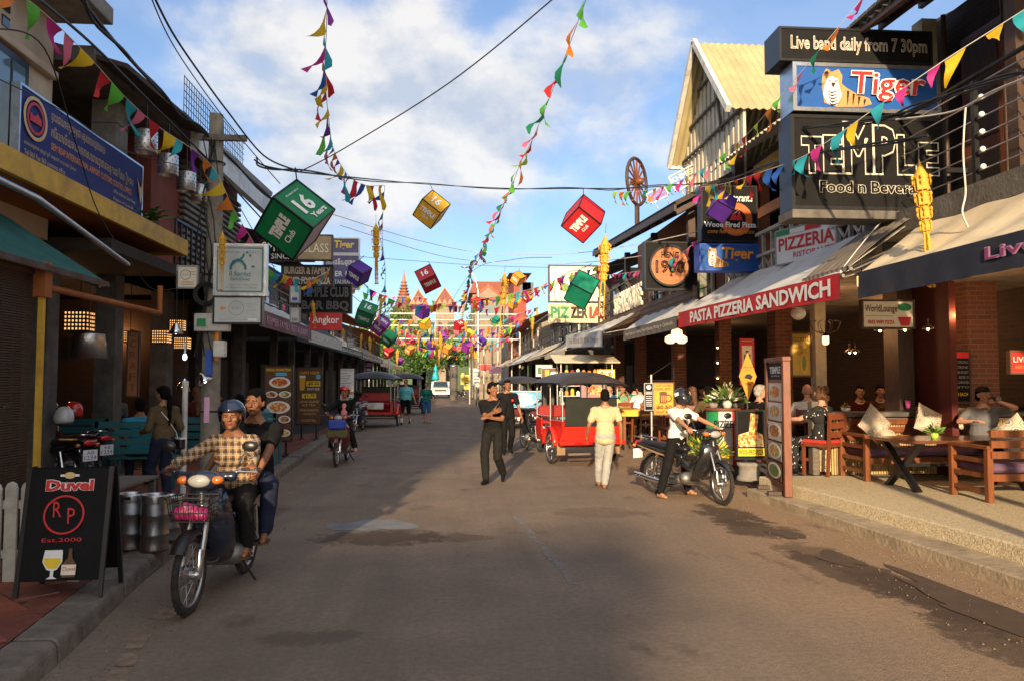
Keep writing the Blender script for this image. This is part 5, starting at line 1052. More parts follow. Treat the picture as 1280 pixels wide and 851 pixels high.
# street lamp
p = atY(598, 352, 62); q = atY(586, 335, 62)
t = thing('street_lamp', 'tall thin street lamp curving over the far end of the street', 'street lamp', (p.x, 62, .1))
MB().tube([(0, 0, 0), (0, 0, p.z-1), (-.2, 0, p.z), (q.x-p.x, 0, q.z)], [.09, .07, .05, .04], 8).build('pole', 'steel', t); MB().ell((q.x-p.x-.3, 0, q.z-.05), (.35, .12, .08), 8, 6).build('lamp_head', 'steel', t)
# PUB STREET arch
t = thing('street_arch', 'steel arch across the street carrying the letters PUB STREET', 'sign', (-.5, 74, 0))
xl, xr = atY(462, 430, 74).x+.5, atY(600, 430, 74).x+.5
za, zb = atY(530, 421, 74).z, atY(530, 400, 74).z
for x in (xl, xr): MB().tube([(x, 0, 0), (x, 0, zb+.4)], .12, 10).build('post', 'steel', t)
for z in (za-.15, zb): MB().tube([(xl, 0, z), (xr, 0, z)], .06, 8).build('crossbar', 'steel', t)
for i, ch in enumerate('PUB'): m = MB(); x = xl+1.3+i*.95; text(m, ch, x, x+.62, za, zb-.2, -.1, bold=.02, ext=.1); m.build('letter', 'black_print', t, fix=False)
for i, ch in enumerate('STREET'): m = MB(); x = xl+4.6+i*.95; text(m, ch, x, x+.62, za, zb-.2, -.1, bold=.02, ext=.1); m.build('letter', 'black_print', t, fix=False)
t = thing('street_arch', 'white pipe frame of the nearer lighting gantry over the far street', 'gantry', (0, 52, 0))
xa, xb = -4.2, 4.6
z = atY(540, 446, 52).z
for x in (xa, xb): MB().tube([(x, 0, 0), (x, 0, z+1.7)], .07, 8).build('post', 'white_paint', t)
for zz in (z, z+.9, z+1.7): MB().tube([(xa, 0, zz+1.2), (xb, 0, zz+1.2)], .05, 8).build('crossbar', 'white_paint', t)
for k in range(4): x = 1.2+k*.95; MB().tube([(x, 0, 0.1), (x, 0, z+1.2)], .05, 6).build('upright', 'white_paint', t)
# tall grey drum post, banners and boards by the pickup
p = atZ(570, 492, .0); Y = 62
a, b, z0, z1 = rect(562, 456, 572, 489, Y); t = thing('water_drum', 'tall ribbed grey cylinder standing beside the white pickup', 'tank', ((a+b)/2, Y, .05)); r_ = (b-a)/2
MB().lathe([(0, 0), (r_, 0)]+[(r_*(1-.04*(i % 2)), i*(z1-.05)/12) for i in range(13)]+[(0, z1)], 16).build('drum', 'concrete_dark', t); MB().lathe([(0, z1), (r_*1.05, z1-.05), (r_*1.05, z1-.15)], 16).build('lid', 'steel', t)
for k, (x0, y0, x1, y1, Y, mm, lb) in enumerate(((580, 468, 588, 486, 52, 'yellow_print', 'small yellow banner by the far right verge'), (576, 466, 580, 480, 55, 'yellow_print', 'narrow yellow flag banner left of the yellow one'), (591, 460, 600, 483, 48, 'white_paint', 'white poster board behind the man in black'), (612, 458, 627, 466, 40, 'pink_print', 'pale shop sign under the far right awning'), (600, 455, 614, 463, 42, 'red_print', 'dull red fascia sign under the far right awning'))):
    a, b, z0, z1 = rect(x0, y0, x1, y1, Y)
    t = px_sign('banner' if k < 3 else 'shop_sign', lb, 'sign', x0, y0, x1, y1, Y, .05, mm, 'grey_print', .015, [('r', .15, .85, .75-.18*i, .8-.18*i, 'black_print' if k != 3 else 'red_print') for i in range(4)])
    if k < 3: MB().bx(-.03, .03, .06, .1, .1-z0, z1-z0).build('post', 'dark_metal', t)
# teal figure statue at the end (a mascot-sized plain stand) left generic
a, b, z0, z1 = rect(541, 456, 548, 476, 80)
t = thing('canopy_stand', 'small turquoise hooded stand above the white pickup', 'stand', ((a+b)/2, 80, .05)); MB().bx(-.05, .05, -.05, .05, 0, z1-.8).build('pole', 'steel', t); MB().lathe([(0, z1+.1), (.15, z1-.3), (.3, z1-1), (.4, z1-1.5), (.3, z1-1.6), (.1, z1-1.2)], 12).build('hood', mat('turquoise', (.02, .4, .45), .5), t)
# ------------------------------------------------------------------ overhead: cables, garlands, cube lanterns, paper lanterns
def chain3(pts, n=None):
    P = [atY(*p) for p in pts]; out = []
    for i in range(len(P)-1):
        a = P[max(i-1, 0)]; b = P[i]; c = P[i+1]; d = P[min(i+2, len(P)-1)]
        for k in range(8):
            u = k/8; out.append(.5*((2*b)+(c-a)*u+(2*a-5*b+4*c-d)*u*u+(3*b-a-3*c+d)*u**3))
    out.append(P[-1]); return out
def cable(label, pts, r=.012, m_='cable', strands=1):
    P = chain3(pts); t = thing('overhead_cable', label, 'cable', P[0])
    for s in range(strands):
        o = [V((0, 0, 0)) if s == 0 else V((.02*sin(i*.9+s), .02*cos(i*.7), .03*sin(i*.5+s*2))) for i in range(len(P))]
        wbuild(MB().tube([p+q for p, q in zip(P, o)], r*.72, 5), 'strand', m_, t, fix=False)
cable('twisted main cable crossing the street that carries the yellow and red cubes', ((318, 200, 9.5), (345, 211, 9.2), (430, 221, 12), (538, 231, 22), (640, 236, 19), (730, 236, 16), (800, 235, 15), (900, 226, 14.4), (1000, 196, 9), (1160, 170, 6.5)), .016, strands=2)
cable('thin cable rising from the crossing knot to the top centre of the sky', ((375, 215, 9.4), (430, 186, 9.2), (560, 105, 8), (690, 0, 7), (740, -50, 6.5)), .01)
cable('thick cable dropping from the top left sky to the crossing knot', ((185, -20, 6), (215, 40, 6.8), (252, 95, 7.6), (285, 140, 8.2), (330, 195, 9), (372, 214, 9.4)), .014)
cable('thin twin beside the thick cable from the top left', ((182, -20, 6), (210, 45, 6.8), (245, 100, 7.6), (290, 160, 8.2), (350, 230, 9)), .008)
cable('heavy black cable running along the left roofs to the utility pole', ((95, -10, 6), (150, 60, 7.5), (215, 130, 9.5), (262, 172, 11), (330, 240, 14), (400, 300, 19), (460, 360, 30)), .024, strands=2)
cable('second heavy cable just under the first along the left roofs', ((50, 0, 5.5), (120, 60, 7), (190, 130, 9), (260, 200, 11), (310, 255, 13), (360, 310, 17)), .018)
cable('thin wire across the cream wall below the windows', ((-10, 95, 5.5), (80, 140, 7), (160, 190, 9), (262, 215, 11)), .007)
cable('lower thin wire in front of the blue customs board', ((-10, 35, 4.5), (55, 60, 5), (95, 180, 6), (125, 270, 7), (165, 330, 9), (190, 361, 10), (220, 361, 10.8)), .007)
cable('cable sweeping from the pole over the left eaves', ((262, 190, 11), (300, 260, 13), (340, 330, 15), (352, 358, 16)), .01)
cable('pale cable running behind the lanterns across the far street', ((415, 268, 16), (520, 300, 22), (600, 316, 24), (700, 318, 20), (800, 305, 17), (935, 275, 14.5)), .012, 'cable_white')
cable('second pale cable reaching the round sign', ((425, 282, 20), (560, 322, 26), (680, 330, 22), (790, 322, 18), (880, 300, 15)), .014, 'cable_white')
cable('dark thin cable through the small far cubes', ((410, 318, 20), (500, 325, 24), (600, 332, 28), (720, 335, 22), (780, 330, 20)), .01)
cable('cable along the far left awnings toward the arch', ((400, 335, 22), (470, 390, 35), (520, 405, 50), (600, 415, 60)), .015)
cable('bundle of black cables crossing the right balcony', ((985, 160, 9), (1100, 150, 7.6), (1180, 120, 6.6), (1285, 90, 5.6)), .016, strands=3)
cable('pale bundle looping from the tiger light box to the right edge', ((1120, 150, 8), (1190, 140, 7), (1240, 115, 6.2), (1290, 95, 5.6)), .014, 'cable_white')
cable('dangling white cable hanging off the balcony', ((1207, 135, 7), (1204, 190, 7), (1207, 240, 7), (1203, 265, 7), (1210, 284, 7)), .014, 'cable_white')
cable('stay wire from the balcony post down to the red valance', ((1130, 250, 9.3), (1090, 290, 8.8), (1050, 340, 8.6)), .01, 'cable_white')
cable('wire from the far end up to the right pizzeria roof', ((560, 385, 60), (590, 340, 40), (640, 325, 30), (690, 322, 26)), .015)
for k in range(5): cable(('first', 'second', 'third', 'fourth', 'fifth')[k]+' loose wire strung between the left signs and the eaves', ((262+k*3, 250+k*22, 11), (300+k*6, 300+k*12, 12.5), (345, 320+k*14, 16)), .008)
FC = {}
for nm, c in (('red', (.55, .02, .03)), ('yellow', (.75, .5, .02)), ('green', (.12, .5, .06)), ('dark_green', (.01, .2, .1)), ('turquoise', (.03, .4, .5)), ('magenta', (.55, .03, .25)), ('pink', (.65, .15, .25)), ('orange', (.75, .22, .03)), ('blue', (.02, .1, .42)), ('purple', (.16, .03, .3)), ('lime', (.4, .6, .04))):
    m_ = mat('flag_'+nm, c, .7, var=.1, bump=.1); FC[nm] = m_
    b = m_.node_tree.nodes['Principled BSDF']
    tr = m_.node_tree.nodes.new('ShaderNodeBsdfTranslucent'); tr.inputs[0].default_value = (*c, 1); mx = m_.node_tree.nodes.new('ShaderNodeMixShader'); mx.inputs[0].default_value = .35
    o = m_.node_tree.nodes['Material Output']; m_.node_tree.links.new(b.outputs[0], mx.inputs[1]); m_.node_tree.links.new(tr.outputs[0], mx.inputs[2]); m_.node_tree.links.new(mx.outputs[0], o.inputs[0])
def bunting(label, pts, n, size, cols, seed=1, joined=False, wind=(-.35, 0, 0), skip=0):
    P = chain3(pts); t = thing('bunting', label, 'bunting', P[0]); wbuild(MB().tube(P, .005, 4), 'string', 'cable_white', t, fix=False)
    r_ = random.Random(seed); L_ = [0]
    for a, b in zip(P[:-1], P[1:]): L_.append(L_[-1]+(b-a).length)
    def at(s):
        s = min(max(s, 0), L_[-1]); j = 1
        while j < len(L_)-1 and L_[j] < s: j += 1
        u = (s-L_[j-1])/max(1e-6, L_[j]-L_[j-1]); return P[j-1].lerp(P[j], u)
    buckets = {}
    for k in range(n):
        s = L_[-1]*(k+.5+skip+r_.uniform(-.25, .25))/(n+skip); w = size*r_.uniform(.75, 1.2); l = size*r_.uniform(1.1, 1.8); a, b = at(s-w/2), at(s+w/2)
        tg = (b-a).normalized(); dn = V((wind[0]*r_.uniform(.2, 1.3), wind[1]+r_.uniform(-.35, .35), -1)).normalized(); q_ = abs(tg.z); dn = (dn-tg*dn.dot(tg)*.85*q_+V((-.8, -.1, -.25))*q_**2*r_.uniform(.6, 1.2)).normalized()*l; tw = r_.uniform(-1.1, 1.1)*w; c = FC[cols[k % len(cols)]]
        side = dn.cross(b-a); side = side.normalized()*w*.3 if side.length > 1e-6 else V((0, w*.1, 0)); ph = r_.random()*6
        vs = []; NR = 5
        for i in range(NR+1):
            v = i/NR; ww = 1-v*.97; mid = a.lerp(b, .5)+dn*v+V((tw*.35*v*v, tw*v*v, 0)); off = side*sin(v*4.2+ph)*(.25+v)
            for q in (-.5, 0, .5): vs.append(mid+(b-a)*q*ww+off*(1+.6*(q != 0)*(1 if q > 0 else -1)))
        fs = [(3*i+j, 3*i+j+1, 3*i+j+4, 3*i+j+3) for i in range(NR) for j in (0, 1)]
        if joined: buckets.setdefault(c.name, MB()).add(vs, fs, True)
        else: wbuild(MB().add(vs, fs, True), 'flag', c, t, fix=False)
    for cn, mb in buckets.items(): o = wbuild(mb, 'flags', cn, t, fix=False); o['kind'] = 'stuff'
    return t
bunting('bright pennants strung along the left eaves from the top left corner', ((5, -15, 7.4), (50, 12, 7.8), (110, 70, 8.4), (160, 125, 9), (200, 160, 9.6), (245, 190, 10.2), (270, 215, 10.6), (292, 262, 11), (315, 300, 11.4), (335, 335, 12), (350, 345, 12.4)), 24, .185, ['orange', 'green', 'magenta', 'pink', 'yellow', 'red', 'green', 'turquoise', 'pink', 'red', 'yellow', 'turquoise', 'purple', 'orange', 'turquoise', 'yellow'], 3)
bunting('short run of flags along the top of the open-letter sign', ((345, 338, 12.6), (362, 347, 13), (385, 350, 13.4), (400, 345, 14), (412, 338, 14.4)), 10, .17, ['blue', 'yellow', 'red', 'turquoise', 'orange'], 8)
bunting('long pennant string dropping from the top centre-left and curving to the crossing cable', ((409, -20, 8.6), (408, 40, 9.4), (406, 90, 10.4), (411, 150, 11.6), (418, 190, 13), (436, 220, 14.4), (458, 232, 15.4), (480, 232, 16.2)), 24, .27, ['purple', 'yellow', 'turquoise', 'magenta', 'red', 'blue', 'yellow', 'red', 'yellow', 'purple', 'green', 'turquoise', 'pink', 'blue', 'orange'], 4, wind=(-.55, 0, 0))
bunting('straight drop of small flags beside the tall yellow paper lantern', ((481, 232, 16.2), (479, 260, 16.6), (478, 300, 17.4), (482, 345, 19), (481, 395, 22)), 14, .2, ['blue', 'turquoise', 'red', 'yellow', 'purple', 'lime'], 5)
bunting('long dense pennant string running from the top centre-right down into the far street', ((742, -25, 8.6), (726, 18, 9), (703, 80, 10), (684, 130, 11), (664, 178, 12.4), (650, 205, 13.4), (640, 232, 14.6), (622, 272, 17), (606, 305, 20), (590, 335, 25), (583, 375, 32)), 46, .25, ['green', 'orange', 'dark_green', 'red', 'green', 'dark_green', 'pink', 'red', 'lime', 'orange', 'green', 'dark_green', 'orange', 'dark_green', 'pink', 'red'], 6, wind=(-.5, 0, 0))
bunting('large bright pennants crossing in front of the tiger light box and TEMPLE sign', ((1292, 5, 6.4), (1240, 38, 6.7), (1180, 76, 7), (1130, 110, 7.3), (1085, 142, 7.6), (1045, 170, 8), (1000, 198, 8.6), (950, 216, 9.6), (905, 230, 11), (870, 235, 13)), 26, .18, ['turquoise', 'yellow', 'yellow', 'magenta', 'magenta', 'turquoise', 'yellow', 'turquoise', 'magenta', 'turquoise', 'turquoise', 'blue', 'blue', 'red', 'red', 'yellow', 'red', 'yellow', 'yellow', 'red'], 7, wind=(-.2, 0, 0))
bunting('pennants from the top right over the gable front down to the crossing cable', ((1088, -15, 7.4), (1050, 32, 7.8), (1010, 80, 8.3), (970, 128, 9), (930, 172, 10), (895, 200, 11.2), (860, 222, 12.6), (820, 236, 14), (790, 240, 15), (764, 240, 16)), 24, .17, ['magenta', 'orange', 'dark_green', 'pink', 'green', 'orange', 'lime', 'red', 'yellow', 'green', 'dark_green', 'pink', 'turquoise', 'pink', 'yellow', 'magenta', 'green'], 9, wind=(-.25, 0, 0))
bunting('magenta and turquoise garland passing over the round 1960 sign', ((925, 262, 13.6), (885, 290, 14.2), (850, 318, 15), (815, 335, 16), (780, 342, 17.4), (745, 345, 19)), 22, .15, ['magenta', 'red', 'magenta', 'turquoise', 'magenta', 'pink', 'magenta', 'turquoise'], 10)
bunting('colourful flags in front of the white hoarding', ((755, 330, 20), (735, 338, 21), (712, 342, 22), (690, 352, 23), (665, 362, 25), (640, 368, 27)), 20, .22, ['red', 'green', 'blue', 'yellow', 'magenta', 'lime', 'purple'], 11)
cl = ['red', 'yellow', 'green', 'magenta', 'blue', 'orange', 'turquoise', 'pink', 'purple', 'lime']
for k in range(12):
    Y = 24+k*4.4; r_ = random.Random(k+60); zz = 5.4+r_.uniform(-.7, .7); a = CAM.copy()
    nm = ('flag garland across the far street, %s' % ('nearest', 'second', 'third', 'fourth', 'fifth', 'sixth', 'seventh', 'eighth', 'ninth', 'tenth', 'eleventh', 'twelfth', 'thirteenth', 'fourteenth', 'fifteenth', 'sixteenth', 'furthest')[k]) + ' of the row'
    xs = np.linspace(-4.3, 4.4, 7); pts = []
    t = None
    P3 = [V((x, Y+r_.uniform(-1.2, 1.2), zz-1.15*(1-((x)/4.4)**2)*r_.uniform(.8, 1.1)+.1*r_.uniform(-1, 1))) for x in xs]
    def topx(p): d = p-CAM; f_ = d.dot(fw); return (640+d.dot(rt)/f_*960, 425.5-d.dot(upv)/f_*960, p.y)
    bunting(nm, [topx(p) for p in P3], 27, .26 if Y > 34 else .2, [cl[(i*7+k) % 10] for i in range(11)], 70+k, joined=Y > 33)
# ---- cube lanterns
CC = {}
for nm, c in (('green', (.0, .2, .07)), ('red', (.5, .012, .02)), ('yellow', (.8, .42, .02)), ('purple', (.08, .015, .28)), ('magenta', (.28, .03, .33)), ('orange', (.75, .3, .03)), ('teal', (.0, .22, .13))): CC[nm] = mat('lantern_'+nm, c, .55, var=.2, scale=2.5, bump=.5, bscale=4, dirt=.2)
def cube(label, P0, a, b, c, Y, col, texts=(), hook=None, third=None):
    E2 = [V((q[0]-P0[0], -(q[1]-P0[1]))) for q in (a, b, c)]
    x = V([e.x for e in E2]); y = V([e.y for e in E2]); y = y - x*(x.dot(y)/x.dot(x)); Lp = (x.length+y.length)/2; x.normalize(); y.normalize(); z = x.cross(y)
    if z.x+z.y+z.z > 0: z = -z
    # edges in view-space (right, up, toward the camera) -> world
    p0 = atY(P0[0], P0[1], Y); f_ = (p0-CAM).dot(fw); S = Lp/960*f_
    f = (p0-CAM).normalized(); r_ = f.cross(V((0, 0, 1))).normalized(); u = r_.cross(f)
    E = [r_*x[i]+u*y[i]-f*z[i] for i in range(3)]
    ctr = p0+(E[0]+E[1]+E[2])*S/2
    t = thing('cube_lantern', label, 'lantern', ctr, group='cube lanterns hung over the street')
    H = S/2; D = [V((0, 0, 0))]*0
    def pt(i, j, k): return (E[0]*(i)+E[1]*(j)+E[2]*(k))*S - (E[0]+E[1]+E[2])*H
    for ax in range(3):
        o1, o2 = (ax+1) % 3, (ax+2) % 3
        for s in (0, 1):
            q = []
            for (m1, m2) in ((0, 0), (1, 0), (1, 1), (0, 1)):
                c_ = [0, 0, 0]; c_[ax] = s; c_[o1] = m1; c_[o2] = m2; q.append(pt(*c_))
            n_ = E[ax]*(1 if s else -1); pn = MB(); th = n_*.006; q0 = [v for v in q]; pn.add(q0+[v-th for v in q0], [(0, 1, 2, 3), (7, 6, 5, 4), (0, 4, 5, 1), (1, 5, 6, 2), (2, 6, 7, 3), (3, 7, 4, 0)])
            pn.build('panel', (third if third and ax == 0 and s == 0 else CC[col]), t)
    fr = .022*max(.6, min(1.6, S/.6))
    fm_ = MB()
    for ax in range(3):
        o1, o2 = (ax+1) % 3, (ax+2) % 3
        for m1 in (0, 1):
            for m2 in (0, 1):
                c0 = [0, 0, 0]; c1 = [0, 0, 0]; c1[ax] = 1; c0[o1] = c1[o1] = m1; c0[o2] = c1[o2] = m2; fm_.beam(pt(*c0), pt(*c1), fr, fr, up=E[o1])
    fm_.build('frame', 'black_paint', t)
    # letters on the near faces: (string, origin corner index, x axis, y axis, u0,u1,v0,v1)
    for (s, face, u0, u1, v0, v1, kw) in texts:
        A_, B_, oA, oB = face   # direction vectors as (edge, sign) with the face origin
        ex = E[A_[0]]*A_[1]; ey = E[B_[0]]*B_[1]; c_ = [0, 0, 0]
        if A_[1] < 0: c_[A_[0]] = 1
        if B_[1] < 0: c_[B_[0]] = 1
        o = pt(*c_); ax = 3-A_[0]-B_[0]; out = -E[ax]*(.012)
        q = MB(); text(q, s, u0*S, u1*S, v0*S, v1*S, 0, **kw); mb = MB(); mb.v = [o+ex*v.x+ey*v.z+out for v in q.v]; mb.f = q.f; mb.sm = q.sm; mb.build('lettering', 'white_print', t, fix=False)
    if hook:
        hp = atY(hook[0], hook[1], Y); best = max((pt(i, j, k) for i in (0, 1) for j in (0, 1) for k in (0, 1)), key=lambda v: v.z); MB().tube([hp-ctr, best], .008, 5).build('hanger', 'cable', t)
    return t
tc_ = lambda f: [('TEMPLE', f, .14, .86, .42, .72, dict(bold=.06)), ('Club', f, .35, .65, .2, .36, dict(bold=.02))]
te = lambda f: [('16', f, .25, .7, .3, .78, dict(bold=.035)), ('Years', f, .3, .72, .12, .26, dict(bold=.02))]
# faces: near corner is (0,0,0); axes a,b,c
cube('largest green cube lantern, top left over the street, lettered 16 years and TEMPLE Club', (391.5, 285.7), (342.8, 247), (418.6, 261.8), (366.8, 326.3), 9.1, 'green', [('16', ((1, 1), (0, 1), 0, 0), .22, .72, .3, .72, dict(bold=.035)), ('Years', ((1, 1), (0, 1), 0, 0), .3, .85, .12, .26, dict(bold=.03)), ('Anniversary', ((1, 1), (0, 1), 0, 0), .25, .75, .8, .87, dict()), ('TEMPLE', ((2, -1), (0, 1), 0, 0), .2, .82, .46, .72, dict(bold=.07)), ('Club', ((2, -1), (0, 1), 0, 0), .3, .66, .24, .38, dict(bold=.02))], (369, 210), mat('lantern_violet_white', (.4, .35, .5), .5))
cube('large red cube lantern right of centre lettered TEMPLE CLUB', (723.4, 258.8), (729.3, 242.8), (750.5, 280), (701.6, 284.2), 16, 'red', [('TEMPLE', ((2, -1), (1, -1), 0, 0), .1, .9, .5, .78, dict(bold=.06))] if 0 else [('TEMPLE', ((2, -1), (1, -1), 0, 0), .14, .86, .46, .74, dict(bold=.07)), ('CLUB', ((2, -1), (1, -1), 0, 0), .36, .66, .26, .38, dict(bold=.03))], (729, 236))
cube('yellow cube lantern hanging in the middle of the sky', (550.8, 266.8), (528.6, 250.2), (562.8, 254.4), (538.5, 287.9), 22, 'yellow', [('16', ((0, -1), (1, 1), 0, 0), .3, .7, .25, .8, dict(bold=.035)), ('TEMPLE', ((0, -1), (2, -1), 0, 0), .12, .88, .5, .75, dict(bold=.05)), ('Club', ((0, -1), (2, -1), 0, 0), .3, .68, .26, .42, dict(bold=.02))], (538, 231))
cube('purple cube lantern hanging in front of the wood-fired pizza sign', (896, 250.5), (900.4, 237.9), (918, 259.9), (881.9, 268.1), 12.4, 'purple', (), (897, 228))
cube('green cube lantern hanging in front of the white hoarding', (739.9, 368.1), (715.2, 352.8), (749.3, 350), (730.5, 388.5), 17, 'teal', (), (740, 330))
cube('red cube lantern in the centre with white 16 on top', (524.6, 352.9), (517.5, 341.1), (545.7, 343.5), (532.8, 366.5), 26, 'red', [('16', ((1, 1), (0, 1), 0, 0), .3, .7, .3, .75, dict(bold=.035)), ('TEMPLE', ((1, 1), (2, -1), 0, 0), .15, .85, .45, .75, dict(bold=.06))], (535, 327))
cube('purple cube lantern lettered TEMPLE beside the tall yellow paper lantern', (452.9, 342.3), (437.6, 331.7), (464.6, 335.3), (448.2, 359.5), 17.5, 'purple', [('TEMPLE', ((0, -1), (2, -1), 0, 0), .1, .9, .35, .65, dict(bold=.06))], (455, 320))
cube('green cube lantern with 16 below the TEMPLE purple one', (467, 394), (447, 387.4), (472.9, 382.3), (462.3, 410), 28, 'green', [('16', ((0, -1), (1, 1), 0, 0), .3, .7, .3, .8, dict(bold=.035)), ('TEMPLE', ((0, -1), (2, -1), 0, 0), .15, .85, .35, .6, dict(bold=.04))], (460, 374))
cube('magenta cube lantern tucked under the green one on the left', (482, 411), (469, 402), (489.5, 402), (475, 422), 31, 'magenta', [('TEMPLE', ((0, -1), (1, 1), 0, 0), .15, .85, .4, .7, dict(bold=.05)), ('TEMPLE', ((0, -1), (2, -1), 0, 0), .15, .85, .4, .7, dict(bold=.05))], (482, 396))
cube('small dark green cube lantern lowest of the left group', (490, 426), (480, 417), (497, 419), (486, 435.5), 35, 'green', [('TEMPLE', ((0, -1), (2, -1), 0, 0), .15, .85, .4, .7, dict(bold=.05))], (489, 412))
cube('plain purple cube lantern above the small yellow one in the centre', (529.3, 389.3), (519.4, 384.1), (538.2, 385.1), (528.1, 399.2), 36, 'purple', (), (530, 374))
cube('small yellow cube lantern just under the plain purple one', (531, 405), (523, 400.5), (536.5, 398.5), (533.5, 414.5), 40, 'yellow', (), (530, 396))
cube('small red cube lantern with white print right of centre', (575, 408), (569, 402), (582.5, 403.5), (574, 418), 40, 'red', [('16', ((1, 1), (0, 1), 0, 0), .3, .7, .3, .75, dict(bold=.035)), ('TEMPLE', ((1, 1), (2, -1), 0, 0), .2, .8, .4, .7, dict(bold=.05))], (576, 398))
cube('small magenta cube lantern low on the right of the far street', (585, 434), (578, 428), (593, 431), (584, 443), 42, 'magenta', [('TEMPLE', ((1, 1), (2, -1), 0, 0), .2, .8, .4, .7, dict(bold=.05))], (585, 425))
cube('small red cube lantern beside the street lamp', (594, 381), (588, 374), (603, 378), (596, 391), 40, 'red', [('TEMPLE', ((1, 1), (2, -1), 0, 0), .2, .8, .4, .7, dict(bold=.05))], (594, 371))
cube('orange cube lantern above a second orange one near the far roofs', (650, 349), (642, 343), (657, 344), (646, 360), 28, 'orange', [('TEMPLE', ((0, -1), (2, -1), 0, 0), .15, .85, .4, .7, dict(bold=.05))], (649, 336))
cube('lower of the two orange cube lanterns near the far roofs', (643, 380), (637, 374), (648, 377), (641, 388), 32, 'orange', (), (643, 371))
cube('tiny green cube lantern in front of the brown gabled house', (621, 401), (616, 398), (625, 397), (620, 407), 48, 'teal', (), (621, 392))
cube('tiny red cube lantern low in the middle of the far street', (514, 425), (508, 422), (519, 421), (514, 433), 52, 'red', (), (514, 415))
cube('tiny purple cube lantern among the yellow lanterns', (539, 434), (535, 431), (543, 431), (539, 440), 56, 'purple', (), (539, 426))
cube('small orange cube lantern low near the white pickup', (561, 437), (554, 433), (566, 432), (560, 444), 50, 'orange', (), (561, 426))
for (px, py, h, c, Y, lb) in ((554, 421, 5.5, 'magenta', 50, 'tiny magenta cube lantern behind the tallest low yellow lantern'), (587, 417, 5, 'yellow', 46, 'tiny yellow cube lantern under the small red ones on the right'), (513, 438, 6, 'orange', 44, 'small orange cube lantern low at the centre left of the road end'), (487, 441, 6.5, 'red', 40, 'small red cube lantern low over the left three-wheelers'), (604, 428, 5, 'purple', 44, 'tiny purple cube lantern above the far right awnings'), (500, 452, 4.5, 'magenta', 58, 'lowest tiny magenta cube lantern above the second left three-wheeler'), (660, 372, 7, 'red', 32, 'small red cube lantern left of the white hoarding')):
    cube(lb, (px, py), (px-h, py-h*.8), (px+h*.9, py-h*.7), (px-h*.2, py+h*1.15), Y, c, [('TEMPLE', ((0, -1), (2, -1), 0, 0), .15, .85, .4, .7, dict(bold=.05))], (px, py-h*2.2))
# ---- paper lanterns: tiered tower with tassel legs
pl = mat('lantern_paper', (.95, .58, .07), .6, var=.15, scale=12, bump=.2)
b = pl.node_tree.nodes['Principled BSDF']; tr = pl.node_tree.nodes.new('ShaderNodeBsdfTranslucent'); tr.inputs[0].default_value = (.9, .5, .05, 1); mx = pl.node_tree.nodes.new('ShaderNodeMixShader'); mx.inputs[0].default_value = .4
o = pl.node_tree.nodes['Material Output']; pl.node_tree.links.new(b.outputs[0], mx.inputs[1]); pl.node_tree.links.new(tr.outputs[0], mx.inputs[2]); pl.node_tree.links.new(mx.outputs[0], o.inputs[0])
def plant_l():
    t = thing('paper_lantern', 'x', 'lantern', (0, 0, 0), group='tiered yellow paper lanterns')
    MB().lathe([(.004, 0), (.012, -.03), (.075, -.13), (.07, -.135)], 6).build('spire_top', pl, t)
    MB().tube([(0, 0, .12), (0, 0, 0)], .004, 4).build('string', 'cable', t)
    def tier(z, r_, h):
        m = MB(); m.lathe([(r_, z), (r_*1.02, z-.012), (r_*.95, z-.02)], 6)
        for k in range(6):
            w = k*pi/3; c, s_ = cos(w), sin(w); m.tube([(r_*.8*c, r_*.8*s_, z), (r_*.75*c, r_*.75*s_, z-h)], .008, 4); m.box((r_*.66*cos(w+.52), r_*.66*sin(w+.52), z-h*.5), (.04, .04, h*.8)); m.ell((r_*1.3*c, r_*1.3*s_, z-.01), (.014, .014, .018), 6, 4); m.ell((r_*1.3*c, r_*1.3*s_, z-.05), (.01, .01, .02), 6, 4); m.tube([(r_*.9*c, r_*.9*s_, z), (r_*1.3*c, r_*1.3*s_, z+.004)], .004, 3)
        m.lathe([(r_*.7, z-h), (r_*.72, z-h-.01), (r_*.6, z-h-.012)], 6); m.build('tier', pl, t)
    tier(-.135, .075, .12); tier(-.27, .068, .1); tier(-.385, .06, .09); tier(-.49, .045, .08)
    for k, w in enumerate((.3, 2.4, 3.5, 5.6)):
        m = MB(); x, y = .03*cos(w), .03*sin(w); m.tube([(x, y, -.57), (x*1.3, y*1.3, -.7), (x*1.4, y*1.4, -.85), (x*1.3, y*1.3, -.97)], [.013, .011, .009, .007], 5)
        for j in range(5): m.ell((x*1.35, y*1.35, -.62-j*.07), (.015, .015, .01), 6, 4)
        m.ell((x*1.3, y*1.3, -.98), (.02, .02, .014), 6, 4); m.build('tassel', pl, t)
    return t
proto = plant_l(); first = True
